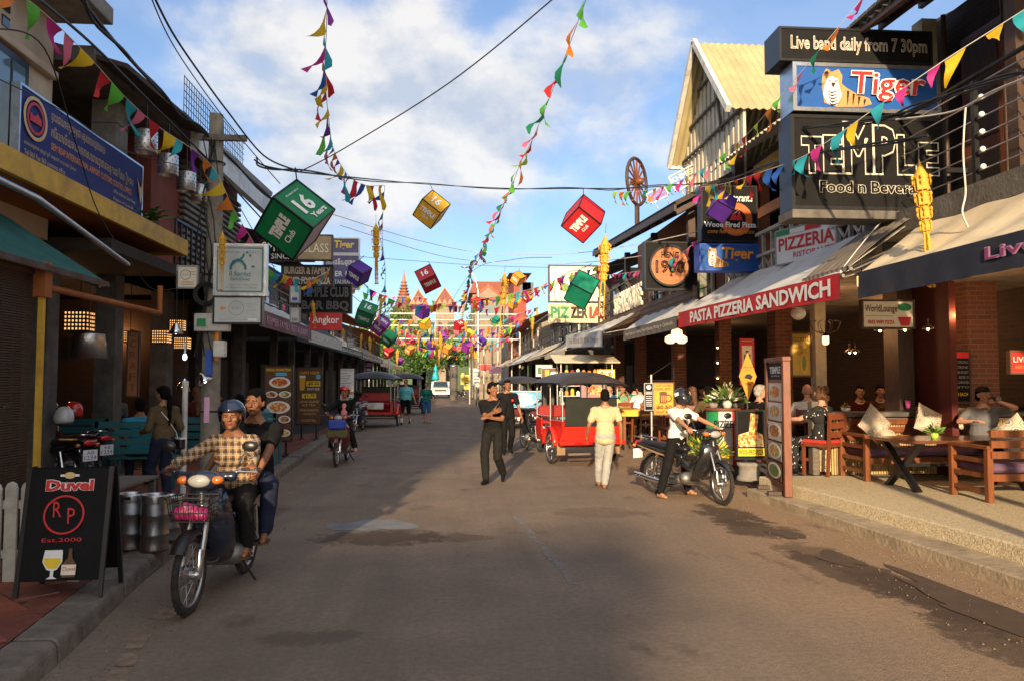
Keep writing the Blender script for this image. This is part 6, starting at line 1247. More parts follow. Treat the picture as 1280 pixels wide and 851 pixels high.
lst = [(1149, 200, 362, 7.4, 'brightest yellow paper lantern hanging before the TEMPLE sign'), (278, 288, 365, 10.2, 'yellow paper lantern hanging in front of the il forno sign'), (470, 278, 356, 15.6, 'yellow paper lantern hanging high left of centre beside the small flags'), (757, 292, 398, 15, 'yellow paper lantern between the green cube and the round 1960 sign'), (631, 340, 412, 22, 'tall yellow paper lantern in front of the villas'), (666, 394, 425, 24, 'pale small lantern before the far right awnings'), (391, 375, 411, 16.4, 'small orange paper lantern left of the Angkor sign'), (477, 370, 408, 26, 'orange paper lantern beside the green cube with 16'), (581, 362, 400, 33, 'thin orange paper lantern left of the street lamp'), (582, 400, 425, 36, 'short orange lantern under the red cube right of centre'), (550, 414, 450, 38, 'tallest yellow lantern low in the centre'), (542, 418, 434, 42, 'orange lantern just left of the tallest low one'), (429, 410, 432, 30, 'orange lantern right of the Angkor sign'), (452, 416, 440, 34, 'small orange lantern above the purple banner'), (498, 405, 428, 36, 'small lantern right of the magenta cube')]
r_ = random.Random(5)
for k in range(16):
    px = 458+r_.random()*140; py = 404+r_.random()*34; Y = 36+k*1.6; lst.append((px, py, py+22+r_.random()*9, Y, ('%s small orange lantern from the front of the dense far cluster over the road' % ('first second third fourth fifth sixth seventh eighth ninth tenth eleventh twelfth thirteenth fourteenth fifteenth sixteenth'.split()[k]))))
for (px, y0, y1, Y, lb) in lst:
    if first: t = proto; first = False
    else: t = copytree(proto)
    a = atY(px, y0, Y); bq = atY(px, y1, Y); s = (a.z-bq.z)/1.0; t.location = a; t.scale = (s*.72, s*.72, s); t['label'] = lb; t.rotation_euler = (r_.uniform(-.06, .06), r_.uniform(-.08, .08), r_.random()*3)
    if 'dense far' in lb: t['group'] = 'small orange lanterns in the dense far cluster'
# ------------------------------------------------------------------ people
def skinmat(n, c): return mat(n, c, .5, var=.12, scale=9, bump=.06, spec=.4)
skinmat('skin_brown', (.26, .11, .055)); skinmat('skin_dark', (.19, .08, .042)); skinmat('skin_pale', (.5, .26, .18)); skinmat('skin_tan', (.38, .19, .11))
mat('hair_black', (.004, .0035, .003), .8, spec=.12, var=.4, scale=30, stretch=(1, 1, .15), bump=.5); mat('hair_brown', (.12, .05, .02), .55, var=.5, scale=30, bump=.6); mat('hair_grey', (.3, .28, .26), .6, var=.3, scale=30, bump=.4)
plain('eye_white', (.38, .34, .3))
def cloth(n, c, v=.15): return mat('cloth_'+n, c, .85, var=v, scale=5, bump=.35, bscale=14, spec=.2)
for n_, c in (('black', (.007, .007, .008)), ('charcoal', (.013, .012, .011)), ('beige', (.5, .4, .24)), ('white', (.72, .7, .68)), ('grey_jean', (.33, .33, .31)), ('navy', (.015, .02, .045)), ('cyan', (.12, .45, .5)), ('teal', (.01, .14, .11)), ('blue', (.02, .09, .22)), ('olive', (.1, .07, .035)), ('denim', (.12, .2, .27)), ('grey', (.13, .13, .14)), ('pink', (.75, .28, .25)), ('hotpink', (.75, .12, .4)), ('red', (.4, .03, .03)), ('green', (.15, .35, .2)), ('maroon', (.07, .01, .012)), ('sky', (.02, .3, .5))): cloth(n_, c)
pm = mat('cloth_plaid', (.42, .2, .04), .85, bump=.3, bscale=14)
def plaid(t, b):
    n = t.nodes; l = t.links; tc = n.new('ShaderNodeTexCoord'); sp = n.new('ShaderNodeSeparateXYZ'); l.new(tc.outputs['Object'], sp.inputs[0])
    def M_(op, a, c):
        m = n.new('ShaderNodeMath'); m.operation = op
        for i, q in enumerate((a, c)):
            if isinstance(q, (int, float)): m.inputs[i].default_value = q
            else: l.new(q, m.inputs[i])
        return m.outputs[0]
    hx = M_('ADD', sp.outputs[0], M_('MULTIPLY', sp.outputs[1], .6))
    def stripe(src, per, off, wd): return M_('LESS_THAN', M_('ABSOLUTE', M_('SUBTRACT', M_('FRACT', M_('ADD', M_('DIVIDE', src, per), off), 0), .5), 0), wd)
    cur = (.36, .17, .03)
    for src, off, wd, c in ((hx, 0, .16, (.04, .03, .03)), (sp.outputs[2], 0, .16, (.04, .03, .03)), (hx, .5, .05, (.5, .45, .38)), (sp.outputs[2], .5, .05, (.5, .45, .38)), (hx, .3, .03, (.5, .45, .38)), (sp.outputs[2], .3, .03, (.5, .45, .38))):
        mx = n.new('ShaderNodeMix'); mx.data_type = 'RGBA'; l.new(M_('MULTIPLY', stripe(src, .062, off, wd), .8), mx.inputs[0])
        if isinstance(cur, tuple): mx.inputs[6].default_value = (*cur, 1)
        else: l.new(cur, mx.inputs[6])
        mx.inputs[7].default_value = (*c, 1); cur = mx.outputs[2]
    l.new(cur, b.inputs['Base Color'])
setnode(pm, plaid)
dm = mat('cloth_speckle', (.012, .012, .014), .85, bump=.3)
def speck(t, b):
    n = t.nodes; l = t.links; tc = n.new('ShaderNodeTexCoord'); vo = n.new('ShaderNodeTexVoronoi'); vo.inputs['Scale'].default_value = 16; mp = n.new('ShaderNodeMapping'); mp.inputs['Scale'].default_value = (1.6, 1.6, .8); l.new(tc.outputs['Object'], mp.inputs[0]); l.new(mp.outputs[0], vo.inputs['Vector'])
    m = n.new('ShaderNodeMath'); m.operation = 'LESS_THAN'; l.new(vo.outputs['Distance'], m.inputs[0]); m.inputs[1].default_value = .2
    mx = n.new('ShaderNodeMix'); mx.data_type = 'RGBA'; l.new(m.outputs[0], mx.inputs[0]); mx.inputs[6].default_value = (.012, .012, .014, 1); mx.inputs[7].default_value = (.7, .68, .65, 1); l.new(mx.outputs[2], b.inputs['Base Color'])
setnode(dm, speck)
def remesh(mb, vox, iters=4, wr=0., seed=0):
    me = mb.mesh('tmp'); ob = bpy.data.objects.new('tmp', me); COL.objects.link(ob)
    m = ob.modifiers.new('r', 'REMESH'); m.mode = 'VOXEL'; m.voxel_size = vox; m.use_smooth_shade = True
    if iters: s = ob.modifiers.new('s', 'SMOOTH'); s.factor = .6; s.iterations = iters
    dg = bpy.context.evaluated_depsgraph_get(); ev = ob.evaluated_get(dg); e = ev.to_mesh()
    nv = len(e.vertices); v = np.empty(nv*3, 'f'); e.vertices.foreach_get('co', v); v = v.reshape(-1, 3); nn = np.empty(nv*3, 'f'); e.vertices.foreach_get('normal', nn); nn = nn.reshape(-1, 3)
    fs = [tuple(p.vertices) for p in e.polygons]; ev.to_mesh_clear(); bpy.data.objects.remove(ob); bpy.data.meshes.remove(me)
    if wr:   # soft folds in cloth
        a = np.sin(v[:, 2]*38+np.sin(v[:, 0]*17+seed)*2.2+np.cos(v[:, 1]*21+seed)*2)*.5+np.sin(v[:, 2]*71+v[:, 0]*33+seed*2)*.3+np.sin(v[:, 0]*52+v[:, 1]*47+seed)*.3
        v = v+nn*(a*wr)[:, None]
    return v, fs
def addarr(mb, vf): return mb.add([tuple(p) for p in vf[0]], vf[1], True)
def ik(a, b, l1, l2, pole):
    d = b-a; D = d.length
    if D > (l1+l2)*.999: b = a+d*((l1+l2)*.999/D); d = b-a; D = d.length
    u = d/D; x = (l1*l1-l2*l2+D*D)/(2*D); h = sqrt(max(0, l1*l1-x*x)); p = pole-u*pole.dot(u); p = p.normalized() if p.length > 1e-5 else u.orthogonal().normalized()
    return a+u*x+p*h, b
def hand(mb, w, el, curl, fwd_hint, sgn, q=1., spread=1.):
    """w wrist, el elbow: palm continues the forearm; fwd_hint = the way the palm faces; sgn +1 right hand"""
    d = (w-el).normalized(); pn = fwd_hint-d*fwd_hint.dot(d); pn = pn.normalized() if pn.length > .05 else d.orthogonal().normalized(); s = d.cross(pn).normalized()*sgn
    pc = w+d*.045*q
    Q = Matrix((s, d, pn)).transposed(); mb.ell(pc, (.038*q, .05*q, .017*q), 10, 8, Q)
    base = w+d*.082*q
    for i, (o, L_) in enumerate(((.028, .066), (.0095, .074), (-.0095, .069), (-.027, .054))):
        p = base+s*o*q-d*abs(o)*.15; dd = (d+s*o*3*spread).normalized(); pts = [p-dd*.012*q]; rr = [.0095*q]
        for j, f in enumerate((.45, .3, .25)):
            a = curl*(j+1)*(.75+.08*i); v = dd*cos(a)+pn*sin(a); p = p+v*L_*q*f; pts.append(p); rr.append((.0088-.0012*j)*q)
        mb.tube(pts, rr, 7); mb.ell(pts[-1], (rr[-1],)*3, 7, 4)
    p = w+d*.025*q+s*.03*q; v = (s*.75+d*.65+pn*.25*(1+curl)).normalized(); v2 = (s*.25+d*.8+pn*(.3+curl*.4)).normalized()
    pts = [p-v*.012*q, p+v*.028*q, p+v*.028*q+v2*.026*q]; mb.tube(pts, [.013*q, .0105*q, .0085*q], 7); mb.ell(pts[-1], (.0085*q,)*3, 7, 4)
def person(label, loc, yaw, sc=1., hip=.90, lean=0, side=0, twist=0, hands=((.27, .1, .86), (-.27, .05, .86)), feet=((.11, .12), (-.11, -.1)), legs=None, toe=(0, 0), head=(0, 0), skin='skin_brown', top='cloth_black', bottom='cloth_black', shoe='cloth_black', hair='hair_black', hstyle='short', sleeve='short', hem=.02, shorts=False, palm=None, curl=(.35, .35), vox=.013, group=None, female=False, bulk=1., helmet=None, visor=None, glasses=False, elbow=None, knee=None, extra=None, lips=None, barefoot=False, seed=0, neck=None):
    t = thing('person', label, 'person', loc, yaw, group); t.scale = (sc, sc, sc); B = bulk
    Rl = Euler((-lean, side, -twist)).to_matrix() if True else None
    Ru = Matrix.Rotation(twist, 3, 'Z') @ Matrix.Rotation(-lean, 3, 'X') @ Matrix.Rotation(side, 3, 'Y')
    P = V((0, 0, hip)); S = lambda x, y, z: P+Ru @ V((x, y, z))
    shw = .165 if female else .185
    chest = S(0, .005, .32); nb = S(0, -.012, .475); hd_y, hd_p = head
    Rh = Ru @ Matrix.Rotation(lean*.7, 3, 'X') @ Matrix.Rotation(hd_y, 3, 'Z') @ Matrix.Rotation(-hd_p, 3, 'X')
    hc = nb+Ru @ V((0, .03, .075)) + Rh @ V((0, .005, .105))
    H = lambda x, y, z: hc+Rh @ V((x, y, z))
    sh = [S(s*shw, -.005, .415) for s in (1, -1)]; hp = [P+Matrix.Rotation(0, 3, 'Z') @ V((s*.088, 0, -.03)) for s in (1, -1)]
    hw, el = [], []
    for i, s in enumerate((1, -1)):
        tg = V(hands[i]); pl = V(elbow[i]) if elbow else V((s*.35, -.9, -.35)); e, w = ik(sh[i], tg, .275, .245, pl); el.append(e); hw.append(w)
    kn, an = [], []
    for i, s in enumerate((1, -1)):
        f = feet[i]; tg = V((f[0], f[1], f[2] if len(f) > 2 else .075)); pl = V(knee[i]) if knee else V((s*.08, 1, .15)); k, a = ik(hp[i], tg, .425, .405, pl); kn.append(k); an.append(a)
    mb = MB()
    # trunk
    mb.ell(P+V((0, 0, .0)), (.15*B, .105*B, .11), 14, 10); mb.ell(S(0, 0, .14), (.132*B, .095*B, .15), 14, 10, Ru); mb.ell(S(0, .0, .3), (.155*B, .105*B, .17), 14, 10, Ru)
    if female: mb.ell(S(.068, .085, .3), (.06, .055, .06), 10, 8); mb.ell(S(-.068, .085, .3), (.06, .055, .06), 10, 8)
    mb.cap(sh[0], sh[1], .058, .058); mb.cap(S(.07, -.01, .43), nb+Ru @ V((0, .01, .05)), .06, .05); mb.cap(S(-.07, -.01, .43), nb+Ru @ V((0, .01, .05)), .06, .05); mb.cap(nb-Ru @ V((0, 0, .03)), H(0, -.02, -.06), .052*B**.5, .05)
    for i in (0, 1):
        mb.cap(sh[i], el[i], .05*B**.5, .037); mb.cap(el[i], el[i].lerp(hw[i], .35), .037, .038); mb.cap(el[i].lerp(hw[i], .3), hw[i], .038, .024)
        mb.cap(hp[i], kn[i], .078*B**.5, .05); mb.cap(kn[i], kn[i].lerp(an[i], .35)-V((0, .015, 0)), .05, .053); mb.cap(kn[i].lerp(an[i], .3)-V((0, .01, 0)), an[i], .05, .034)
    body = MB(); addarr(body, remesh(mb, vox))
    # head with a face
    hm = MB(); hm.ell(H(0, -.012, .02), (.075, .095, .098), 16, 12, Rh); hm.ell(H(0, .022, -.045), (.056, .062, .068), 14, 10, Rh); hm.ell(H(0, .062, -.088), (.024, .02, .02), 10, 8, Rh)
    hm.cap(H(0, .082, .012), H(0, .1, -.022), .009, .014); hm.ell(H(.011, .09, -.026), (.01, .01, .008), 8, 6, Rh); hm.ell(H(-.011, .09, -.026), (.01, .01, .008), 8, 6, Rh)
    hm.cap(H(-.04, .074, .028), H(.04, .074, .028), .011, .011); hm.ell(H(0, .078, -.055), (.024, .012, .011), 10, 6, Rh)
    for s in (1, -1): hm.ell(H(s*.042, .058, -.02), (.022, .022, .022), 10, 8, Rh); hm.ell(H(s*.075, -.01, -.005), (.01, .018, .03), 8, 8, Rh)
    addarr(body, remesh(hm, .0065 if vox < .016 else .011, 2))
    pal = palm or (V((-.6, .2, 0)), V((.6, .2, 0)))
    for i, s in enumerate((1, -1)): hand(body, hw[i], el[i], curl[i], V(pal[i]), s)
    # feet
    fdirs = []
    for i, s in enumerate((1, -1)):
        tdir = Matrix.Rotation(-s*.15+toe[i] if isinstance(toe[i], (int, float)) else 0, 3, 'Z') @ V((0, 1, 0)); pit = feet[i][3] if len(feet[i]) > 3 else 0; tdir = V((tdir.x*cos(pit), tdir.y*cos(pit), sin(pit))); fdirs.append(tdir)
        a = an[i]; hl = a-tdir*.035-V((0, 0, .04)); tp = a+tdir*.14-V((0, 0, .048)); body.cap(a, hl+V((0, 0, .01)), .034, .032); body.cap(hl, tp, .03, .022); body.cap(a, a+tdir*.09-V((0, 0, .035)), .03, .026)
    body.build('body', skin, t, fix=False)
    # clothes
    if bottom:
        tb = MB(); e = .012; tb.ell(P+V((0, 0, -.01)), (.15*B+e+.008, .11*B+e+.012, .125), 14, 10)
        for i in (0, 1):
            tb.cap(hp[i], kn[i], .078*B**.5+e+.005, .064+e); tb.ell(kn[i], (.08,)*3, 10, 8)
            if shorts: pass
            else: en = kn[i].lerp(an[i], .93); tb.cap(kn[i], kn[i].lerp(an[i], .4)-V((0, .012, 0)), .062+e, .062+e); tb.cap(kn[i].lerp(an[i], .4)-V((0, .012, 0)), en, .062+e, .05+e)
        tb_ = MB(); addarr(tb_, remesh(tb, vox, 3, .004, seed+1)); tb_.build('shorts' if shorts else 'trousers', bottom, t, fix=False)
    if top:
        tp_ = MB(); e = .014; tp_.ell(S(0, 0, .14), ((.134 if female else .145)*B+e, .1*B+e, .16), 14, 10, Ru); tp_.ell(S(0, .0, .3), (.155*B+e, .105*B+e, .165), 14, 10, Ru); tp_.cap(sh[0], sh[1], .058+e, .058+e)
        if hem is not None:
            for k in range(4): z = .1+(hem-.02-.1)*k/3; tp_.ell(S(0, 0, z), (.146*B+e*1.5, .108*B+e*1.5, .09), 14, 10, Ru)
        if female: tp_.ell(S(.068, .085, .3), (.06+e*.7,)*3, 10, 8); tp_.ell(S(-.068, .085, .3), (.06+e*.7,)*3, 10, 8)
        tp_.cap(S(.07, -.01, .43), S(.03, 0, .455), .06+e*.8, .055); tp_.cap(S(-.07, -.01, .43), S(-.03, 0, .455), .06+e*.8, .055)
        for i in (0, 1):
            if sleeve == 'short': tp_.cap(sh[i], sh[i].lerp(el[i], .62), .052+e, .05+e)
            elif sleeve == 'long': tp_.cap(sh[i], el[i], .052+e, .042+e); tp_.cap(el[i], el[i].lerp(hw[i], .93), .042+e, .03+e)
        q = MB(); addarr(q, remesh(tp_, vox, 3, .0045, seed)); q.build('shirt', top, t, fix=False)
        MB().torus((0, 0, 0), .062, .011, 'Z', 20, 6)
        c = MB(); pts = []
        for k in range(18): w = 2*pi*k/18; pts.append(nb+Ru @ V((.062*cos(w), .008+.066*sin(w), .004-.03*max(0, sin(w)))))
        c.tube(pts, .015, 6, closed=True, cap=False); c.build('collar', top, t, fix=False)
    # shoes
    for i in (0, 1):
        a = an[i]; td = fdirs[i]; sm = MB()
        if shoe == 'sandal' or barefoot:
            q = Matrix.Translation(a) @ td.to_track_quat('Y', 'Z').to_matrix().to_4x4(); sm.M = q; sm.bx(-.04, .04, -.07, .16, -.078, -.066); sm.tube([(-.04, .05, -.07), (-.02, .06, -.025), (.02, .06, -.025), (.04, .05, -.07)], .008, 5); sm.build('sandal', 'cloth_olive', t)
        elif shoe:
            hl = a-td*.035-V((0, 0, .038)); tp = a+td*.15-V((0, 0, .045)); sm.cap(hl, tp, .04, .03); sm.cap(a-V((0, 0, .005)), hl+V((0, 0, .01)), .043, .04); sm.cap(a, a+td*.1-V((0, 0, .033)), .04, .034); q = MB(); addarr(q, remesh(sm, max(.011, vox), 2)); q.build('shoe', shoe, t, fix=False)
    # eyes, mouth
    for s in (1, -1):
        e_ = MB().ell(H(s*.03, .0735, .004), (.011, .007, .0062), 10, 6, Rh).build('eye', 'eye_white', t, fix=False); MB().ell(H(s*.03, .0795, .004), (.0062, .0045, .0062), 8, 5, Rh).build('iris', 'hair_black', e_, fix=False)
        MB().cap(H(s*.014, .086, .024), H(s*.044, .074, .025), .0035, .0025, 6).build('eyebrow', 'hair_black' if hair != 'hair_grey' else 'hair_grey', t, fix=False)
    MB().ell(H(0, .0875, -.055), (.021, .005, .007), 10, 6, Rh).build('mouth', lips or mat('lip_brown', (.25, .07, .05), .5, bump=0), t, fix=False)
    if glasses:
        g_ = MB()
        for s in (1, -1): g_.ell(H(s*.03, .09, .004), (.024, .005, .018), 12, 6, Rh); g_.tube([H(s*.05, .085, .008), H(s*.076, 0, .008)], .003, 4)
        g_.build('sunglasses', 'black_paint', t, fix=False)
    # hair
    if hstyle and not helmet:
        h_ = MB()
        if hstyle == 'bald': pass
        else:
            h_.ell(H(0, -.022, .035), (.083, .1, .095), 14, 10, Rh); h_.ell(H(0, -.045, -.02), (.078, .075, .075), 12, 8, Rh)
            if hstyle == 'short': h_.ell(H(0, .035, .088), (.055, .05, .035), 10, 8, Rh)
            if hstyle in ('long', 'pony'):
                h_.ell(H(0, .01, .07), (.078, .085, .055), 12, 8, Rh)
                if hstyle == 'long': h_.cap(H(0, -.06, -.02), S(0, -.13, .25), .075, .035)
                else: h_.cap(H(0, -.1, .03), H(0, -.13, -.08), .035, .04); h_.cap(H(0, -.13, -.08), S(0, -.15, .22), .042, .02)
            if hstyle == 'curly':
                r_ = random.Random(4)
                for k in range(46): w = r_.random()*6.28; z = r_.uniform(-.08, .13); rr = sqrt(max(.001, 1-(z/.15)**2)); h_.ell(H(.1*rr*cos(w), -.03+.1*rr*sin(w)*(1 if sin(w) < .4 else .55), z), (.028,)*3, 7, 5)
            q = MB(); addarr(q, remesh(h_, .009, 1, .006 if hstyle != 'curly' else 0, seed)); 
            # keep the face clear
            inv = Rh.transposed(); keep = []
            loc_ = [inv @ (v-hc) for v in q.v]
            fs = []
            for f in q.f:
                c = sum((loc_[i] for i in f), V((0, 0, 0)))/len(f)
                if c.y > .03 and c.z < .052+.014*sin(c.x*170+seed)+.008*sin(c.x*390): continue
                fs.append(f)
            q.f = fs; q.sm = [True]*len(fs); q.build('hair', hair, t, fix=False)
    if helmet:
        h_ = MB(); n = 22; prof = [(0, .135), (.05, .128), (.09, .1), (.112, .06), (.118, .01), (.112, -.04), (.105, -.06)]; vs = []; fs = []
        for (r_, z) in prof:
            for k in range(n): w = 2*pi*k/n; y = r_*1.12*sin(w)-.01; zz = z
            for k in range(n):
                w = 2*pi*k/n; fr = max(0, sin(w)); zz = z if z > .02 else z+(.045-z)*min(1, fr*2.2) if fr > 0 else z; vs.append(H(r_*cos(w), r_*1.1*sin(w)-.01, zz+.012))
        for i in range(len(prof)-1):
            for k in range(n): fs.append((i*n+k, i*n+(k+1) % n, (i+1)*n+(k+1) % n, (i+1)*n+k))
        h_.add(vs, fs, True); h_.build('helmet', helmet, t, fix=False)
        MB().tube([H(.09*cos(w), .115*sin(w), .058) for w in np.linspace(.2, pi-.2, 12)], .008, 5).build('helmet_rim', 'black_paint', t, fix=False)
        MB().tube([H(.085, .0, -.02), H(.06, .03, -.09), H(0, .05, -.118), H(-.06, .03, -.09), H(-.085, .0, -.02)], .005, 4).build('chin_strap', 'black_paint', t, fix=False)
        h2 = MB().ell(H(0, -.04, -.06), (.07, .06, .06), 10, 8, Rh).build('hair', hair, t, fix=False)
        if visor:
            q = MB(); vs = []; 
            for j, (rr, z) in enumerate(((.125, .07), (.15, .03), (.155, -.02), (.145, -.07))):
                for k in range(13): w = .35+(pi-.7)*k/12; vs.append(H(rr*.95*cos(w), rr*1.08*sin(w)-.005, z))
            q.add(vs, [(j*13+k, j*13+k+1, (j+1)*13+k+1, (j+1)*13+k) for j in range(3) for k in range(12)], True); q.build('visor', visor, t, fix=False)
    t['_x'] = 0; del t['_x']
    INFO[label] = dict(H=H, S=S, hw=hw, el=el, P=P, t=t, hc=hc, Rh=Rh)
    if extra: extra(t, INFO[label])
    return t
INFO = {}
def cap_on(t, I, m_):
    H = I['H']; q = MB(); Rh = I['Rh']
    vs = []; fs = []; n = 16
    for (r_, z) in ((.0, .128), (.05, .12), (.08, .09), (.092, .05), (.094, .04)):
        for k in range(n): w = 2*pi*k/n; vs.append(H(r_*cos(w), r_*1.15*sin(w)-.01, z))
    fs = [(i*n+k, i*n+(k+1) % n, (i+1)*n+(k+1) % n, (i+1)*n+k) for i in range(4) for k in range(n)]
    q.add(vs, fs, True).build('cap', m_, t, fix=False)
    q = MB(); q.add([H(-.07, .07, .052), H(.07, .07, .052), H(.055, .15, .04), (H(-.055, .15, .04)), H(0, .17, .042)], [(0, 1, 2, 4, 3)]).build('cap_brim', m_, t, fix=False)
# ------------------------------------------------------------------ motorbikes and three-wheelers
mat('visor_glass', (.02, .02, .025), .08, var=0, bump=0, spec=.8, coat=.5)
for nm, c in (('black', (.012, .014, .018)), ('blue', (.005, .012, .03)), ('red', (.45, .015, .015)), ('maroon', (.12, .01, .015)), ('gold', (.3, .16, .06)), ('navy', (.01, .015, .04))): mat('bike_paint_'+nm, c, .22, var=.1, bump=0, coat=.8, dirt=.25, dirtcol=(.1, .07, .05))
def wheel(t, c, r, w=.045, rim='steel', spokes=18, name='wheel', tyre='rubber', ax='X'):
    o = MB().torus(c, r-.032, .034, ax, 40, 8, w*.6).build('tyre', tyre, t)
    m = MB()
    k_ = 34
    for i in range(k_):     # tread blocks
        a = 2*pi*i/k_; p = V(c)+(V((0, (r+.001)*cos(a), (r+.001)*sin(a))) if ax == 'X' else V(((r+.001)*cos(a), 0, (r+.001)*sin(a)))); m.box(p, (.022, .012, .012))
    m.build('tread', tyre, o)['kind'] = 'stuff'
    MB().torus(c, r-.065, .012, ax, 40, 6, .02).build('rim', rim, t)
    cc = V(c); a_ = V((1, 0, 0)) if ax == 'X' else V((0, 1, 0)); MB().cap(cc-a_*.05, cc+a_*.05, .035, .035, 12).build('hub', 'steel', t)
    MB().tube([cc-a_*.02, cc+a_*.02], .07, 18).build('brake_drum', 'steel', t)
    sp = MB()
    for i in range(spokes):
        a = 2*pi*i/spokes; d = V((0, cos(a), sin(a))) if ax == 'X' else V((cos(a), 0, sin(a))); e = V((0, cos(a+.35), sin(a+.35))) if ax == 'X' else V((cos(a+.35), 0, sin(a+.35))); s = .03*(1 if i % 2 else -1)
        sp.tube([cc+d*.05+a_*s, cc+e*(r-.07)], .0028, 3)
    sp.build('spokes', 'chrome', t)
def scooter(label, loc, yaw, paint='bike_paint_black', accent=None, basket=False, plate=True, steer=0, lean=0, group=None, scl=1., rack=False, lights=True):
    t = thing('motorbike', label, 'motorbike', loc, group=group, rot=(0, lean, yaw)); t.scale = (scl,)*3
    RW, r = 1.22, .285
    wheel(t, (0, 0, r), r); 
    Q = T4((0, .98, 0)) @ Matrix.Rotation(steer, 4, 'Z') @ T4((0, -.98, 0))
    f0 = MB(); 
    # front wheel turned with the steering
    fwh = bpy.data.objects.new('front_wheel', None); COL.objects.link(fwh); fwh.parent = t; fwh.matrix_local = Q
    wheel(fwh, (0, RW, r), r, .04)
    for s in (-1, 1):
        MB(Q).tube([(s*.062, RW, r), (s*.062, 1.14, .5), (s*.055, 1.03, .72)], [.022, .024, .018], 10).build('fork_leg', 'steel', t)
        MB(Q).cap((s*.062, RW+.0, r-.01), (s*.062, RW-.02, r+.16), .028, .024).build('fork_slider', 'chrome', t)
    m = MB(Q); vs = []
    for i in range(13):
        a = radians(38+i*8.5); rr = r+.025
        for x, dz in ((-.055, -.03), (-.045, .0), (0, .012), (.045, 0), (.055, -.03)): vs.append((x, RW+(rr+dz)*cos(a), r+(rr+dz)*sin(a)))
    m.add(vs, [(i*5+k, i*5+k+1, (i+1)*5+k+1, (i+1)*5+k) for i in range(12) for k in range(4)], True).build('front_mudguard', 'black_paint' if basket else paint, t, fix=False)
    m = MB(); vs = []
    for i in range(12):
        a = radians(60+i*12); rr = r+.045
        for x, dz in ((-.06, -.03), (-.05, .0), (0, .012), (.05, 0), (.06, -.03)): vs.append((x, (rr+dz)*cos(a), r+(rr+dz)*sin(a)))
    m.add(vs, [(i*5+k, i*5+k+1, (i+1)*5+k+1, (i+1)*5+k) for i in range(11) for k in range(4)], True).build('rear_mudguard', 'black_paint', t, fix=False)
    # leg shield
    m = MB(); prof = [(1.03, .86, .12), (1.07, .74, .19), (1.05, .6, .21), (.98, .46, .2), (.88, .34, .15), (.8, .27, .1)]; vs = []
    for (y, z, hw) in prof:
        for k in range(9): u = -1+k/4; vs.append((u*hw, y-.13*u*u, z))
    m.add(vs, [(i*9+k, i*9+k+1, (i+1)*9+k+1, (i+1)*9+k) for i in range(5) for k in range(8)], True)
    o = m.build('leg_shield', paint, t, fix=False); md = o.modifiers.new('solid', 'SOLIDIFY'); md.thickness = .008
    # central tunnel and side panels
    tb = MB(); tb.cap((0, .98, .68), (0, .62, .42), .05, .06); tb.cap((0, .62, .42), (0, .4, .56), .06, .07); q = MB(); addarr(q, remesh(tb, .012, 3)); q.build('frame_cover', paint, t, fix=False)
    tb = MB()
    for s in (-1, 1): tb.cap((s*.07, .5, .58), (s*.075, -.05, .66), .05, .045); tb.cap((s*.075, -.05, .66), (s*.045, -.36, .73), .045, .03); tb.cap((s*.07, .5, .58), (s*.06, .42, .46), .05, .03)
    tb.cap((0, .5, .6), (0, -.3, .7), .06, .05); q = MB(); addarr(q, remesh(tb, .012, 4)); q.build('side_panels', paint, t, fix=False)
    if accent:
        for s in (-1, 1): MB().tube([(s*.123, .45, .55), (s*.126, .1, .61), (s*.105, -.3, .7)], [.004, .018, .006], 6).build('side_stripe', accent, t)
    sb = MB(); sb.cap((0, .52, .7), (0, .2, .72), .075, .1); sb.cap((0, .2, .72), (0, -.25, .77), .1, .08); q = MB(); addarr(q, remesh(sb, .012, 5)); q.v = [V((v.x*1.15, v.y, .72+(v.z-.72)*.62-.015)) for v in q.v]; q.build('seat', 'black_paint', t, fix=False)
    # cowl, headlight, bars
    tb = MB(Q); tb.ell((0, 1.02, .93), (.15, .09, .075), 14, 10); tb.cap((-.2, .95, .95), (.2, .95, .95), .04, .04); tb.cap((0, 1.0, .9), (0, 1.02, .75), .05, .05); q = MB(); addarr(q, remesh(tb, .011, 3)); q.build('handlebar_cowl', paint, t, fix=False)
    MB(Q).ell((0, 1.075, .93), (.088, .048, .05), 14, 10).build('headlight', mat('lamp_glass', (.35, .35, .34), .08, var=.1, scale=40, bump=.1, coat=1), t)
    for s in (-1, 1): MB(Q).ell((s*.125, 1.055, .935), (.05, .04, .032), 10, 8).build('indicator', mat('amber_lens', (.5, .13, .02), .15, bump=0, coat=1), t)
    for s in (-1, 1):
        MB(Q).tube([(s*.15, .96, .96), (s*.26, .9, .99), (s*.3, .87, .99)], .013, 8).build('handlebar', 'steel', t); MB(Q).tube([(s*.25, .91, .99), (s*.37, .84, .985)], .02, 10).build('grip', 'rubber', t)
        MB(Q).tube([(s*.24, .95, .985), (s*.37, .9, .975)], .007, 5).build('lever', 'steel', t)
        MB(Q).tube([(s*.22, .93, 1.0), (s*.26, .92, 1.1), (s*.3, .9, 1.15)], .006, 5).build('mirror_stalk', 'black_paint', t); mm = MB(Q).ell((s*.31, .9, 1.17), (.062, .02, .042), 12, 8).build('mirror', 'black_paint', t); MB(Q).ell((s*.31, .886, 1.17), (.055, .008, .036), 12, 6).build('mirror_glass', 'chrome', mm)
    # engine, pegs, exhaust, stand, shock
    e = MB(); e.cap((-.1, .6, .3), (.1, .6, .3), .09, .09); e.cap((-.09, .5, .27), (.09, .5, .27), .075, .075); e.cap((0, .62, .33), (0, .82, .36), .06, .055)
    for k in range(5): e.tube([(0, .68+k*.03, .345), (0, .69+k*.03, .346)], .075, 12)
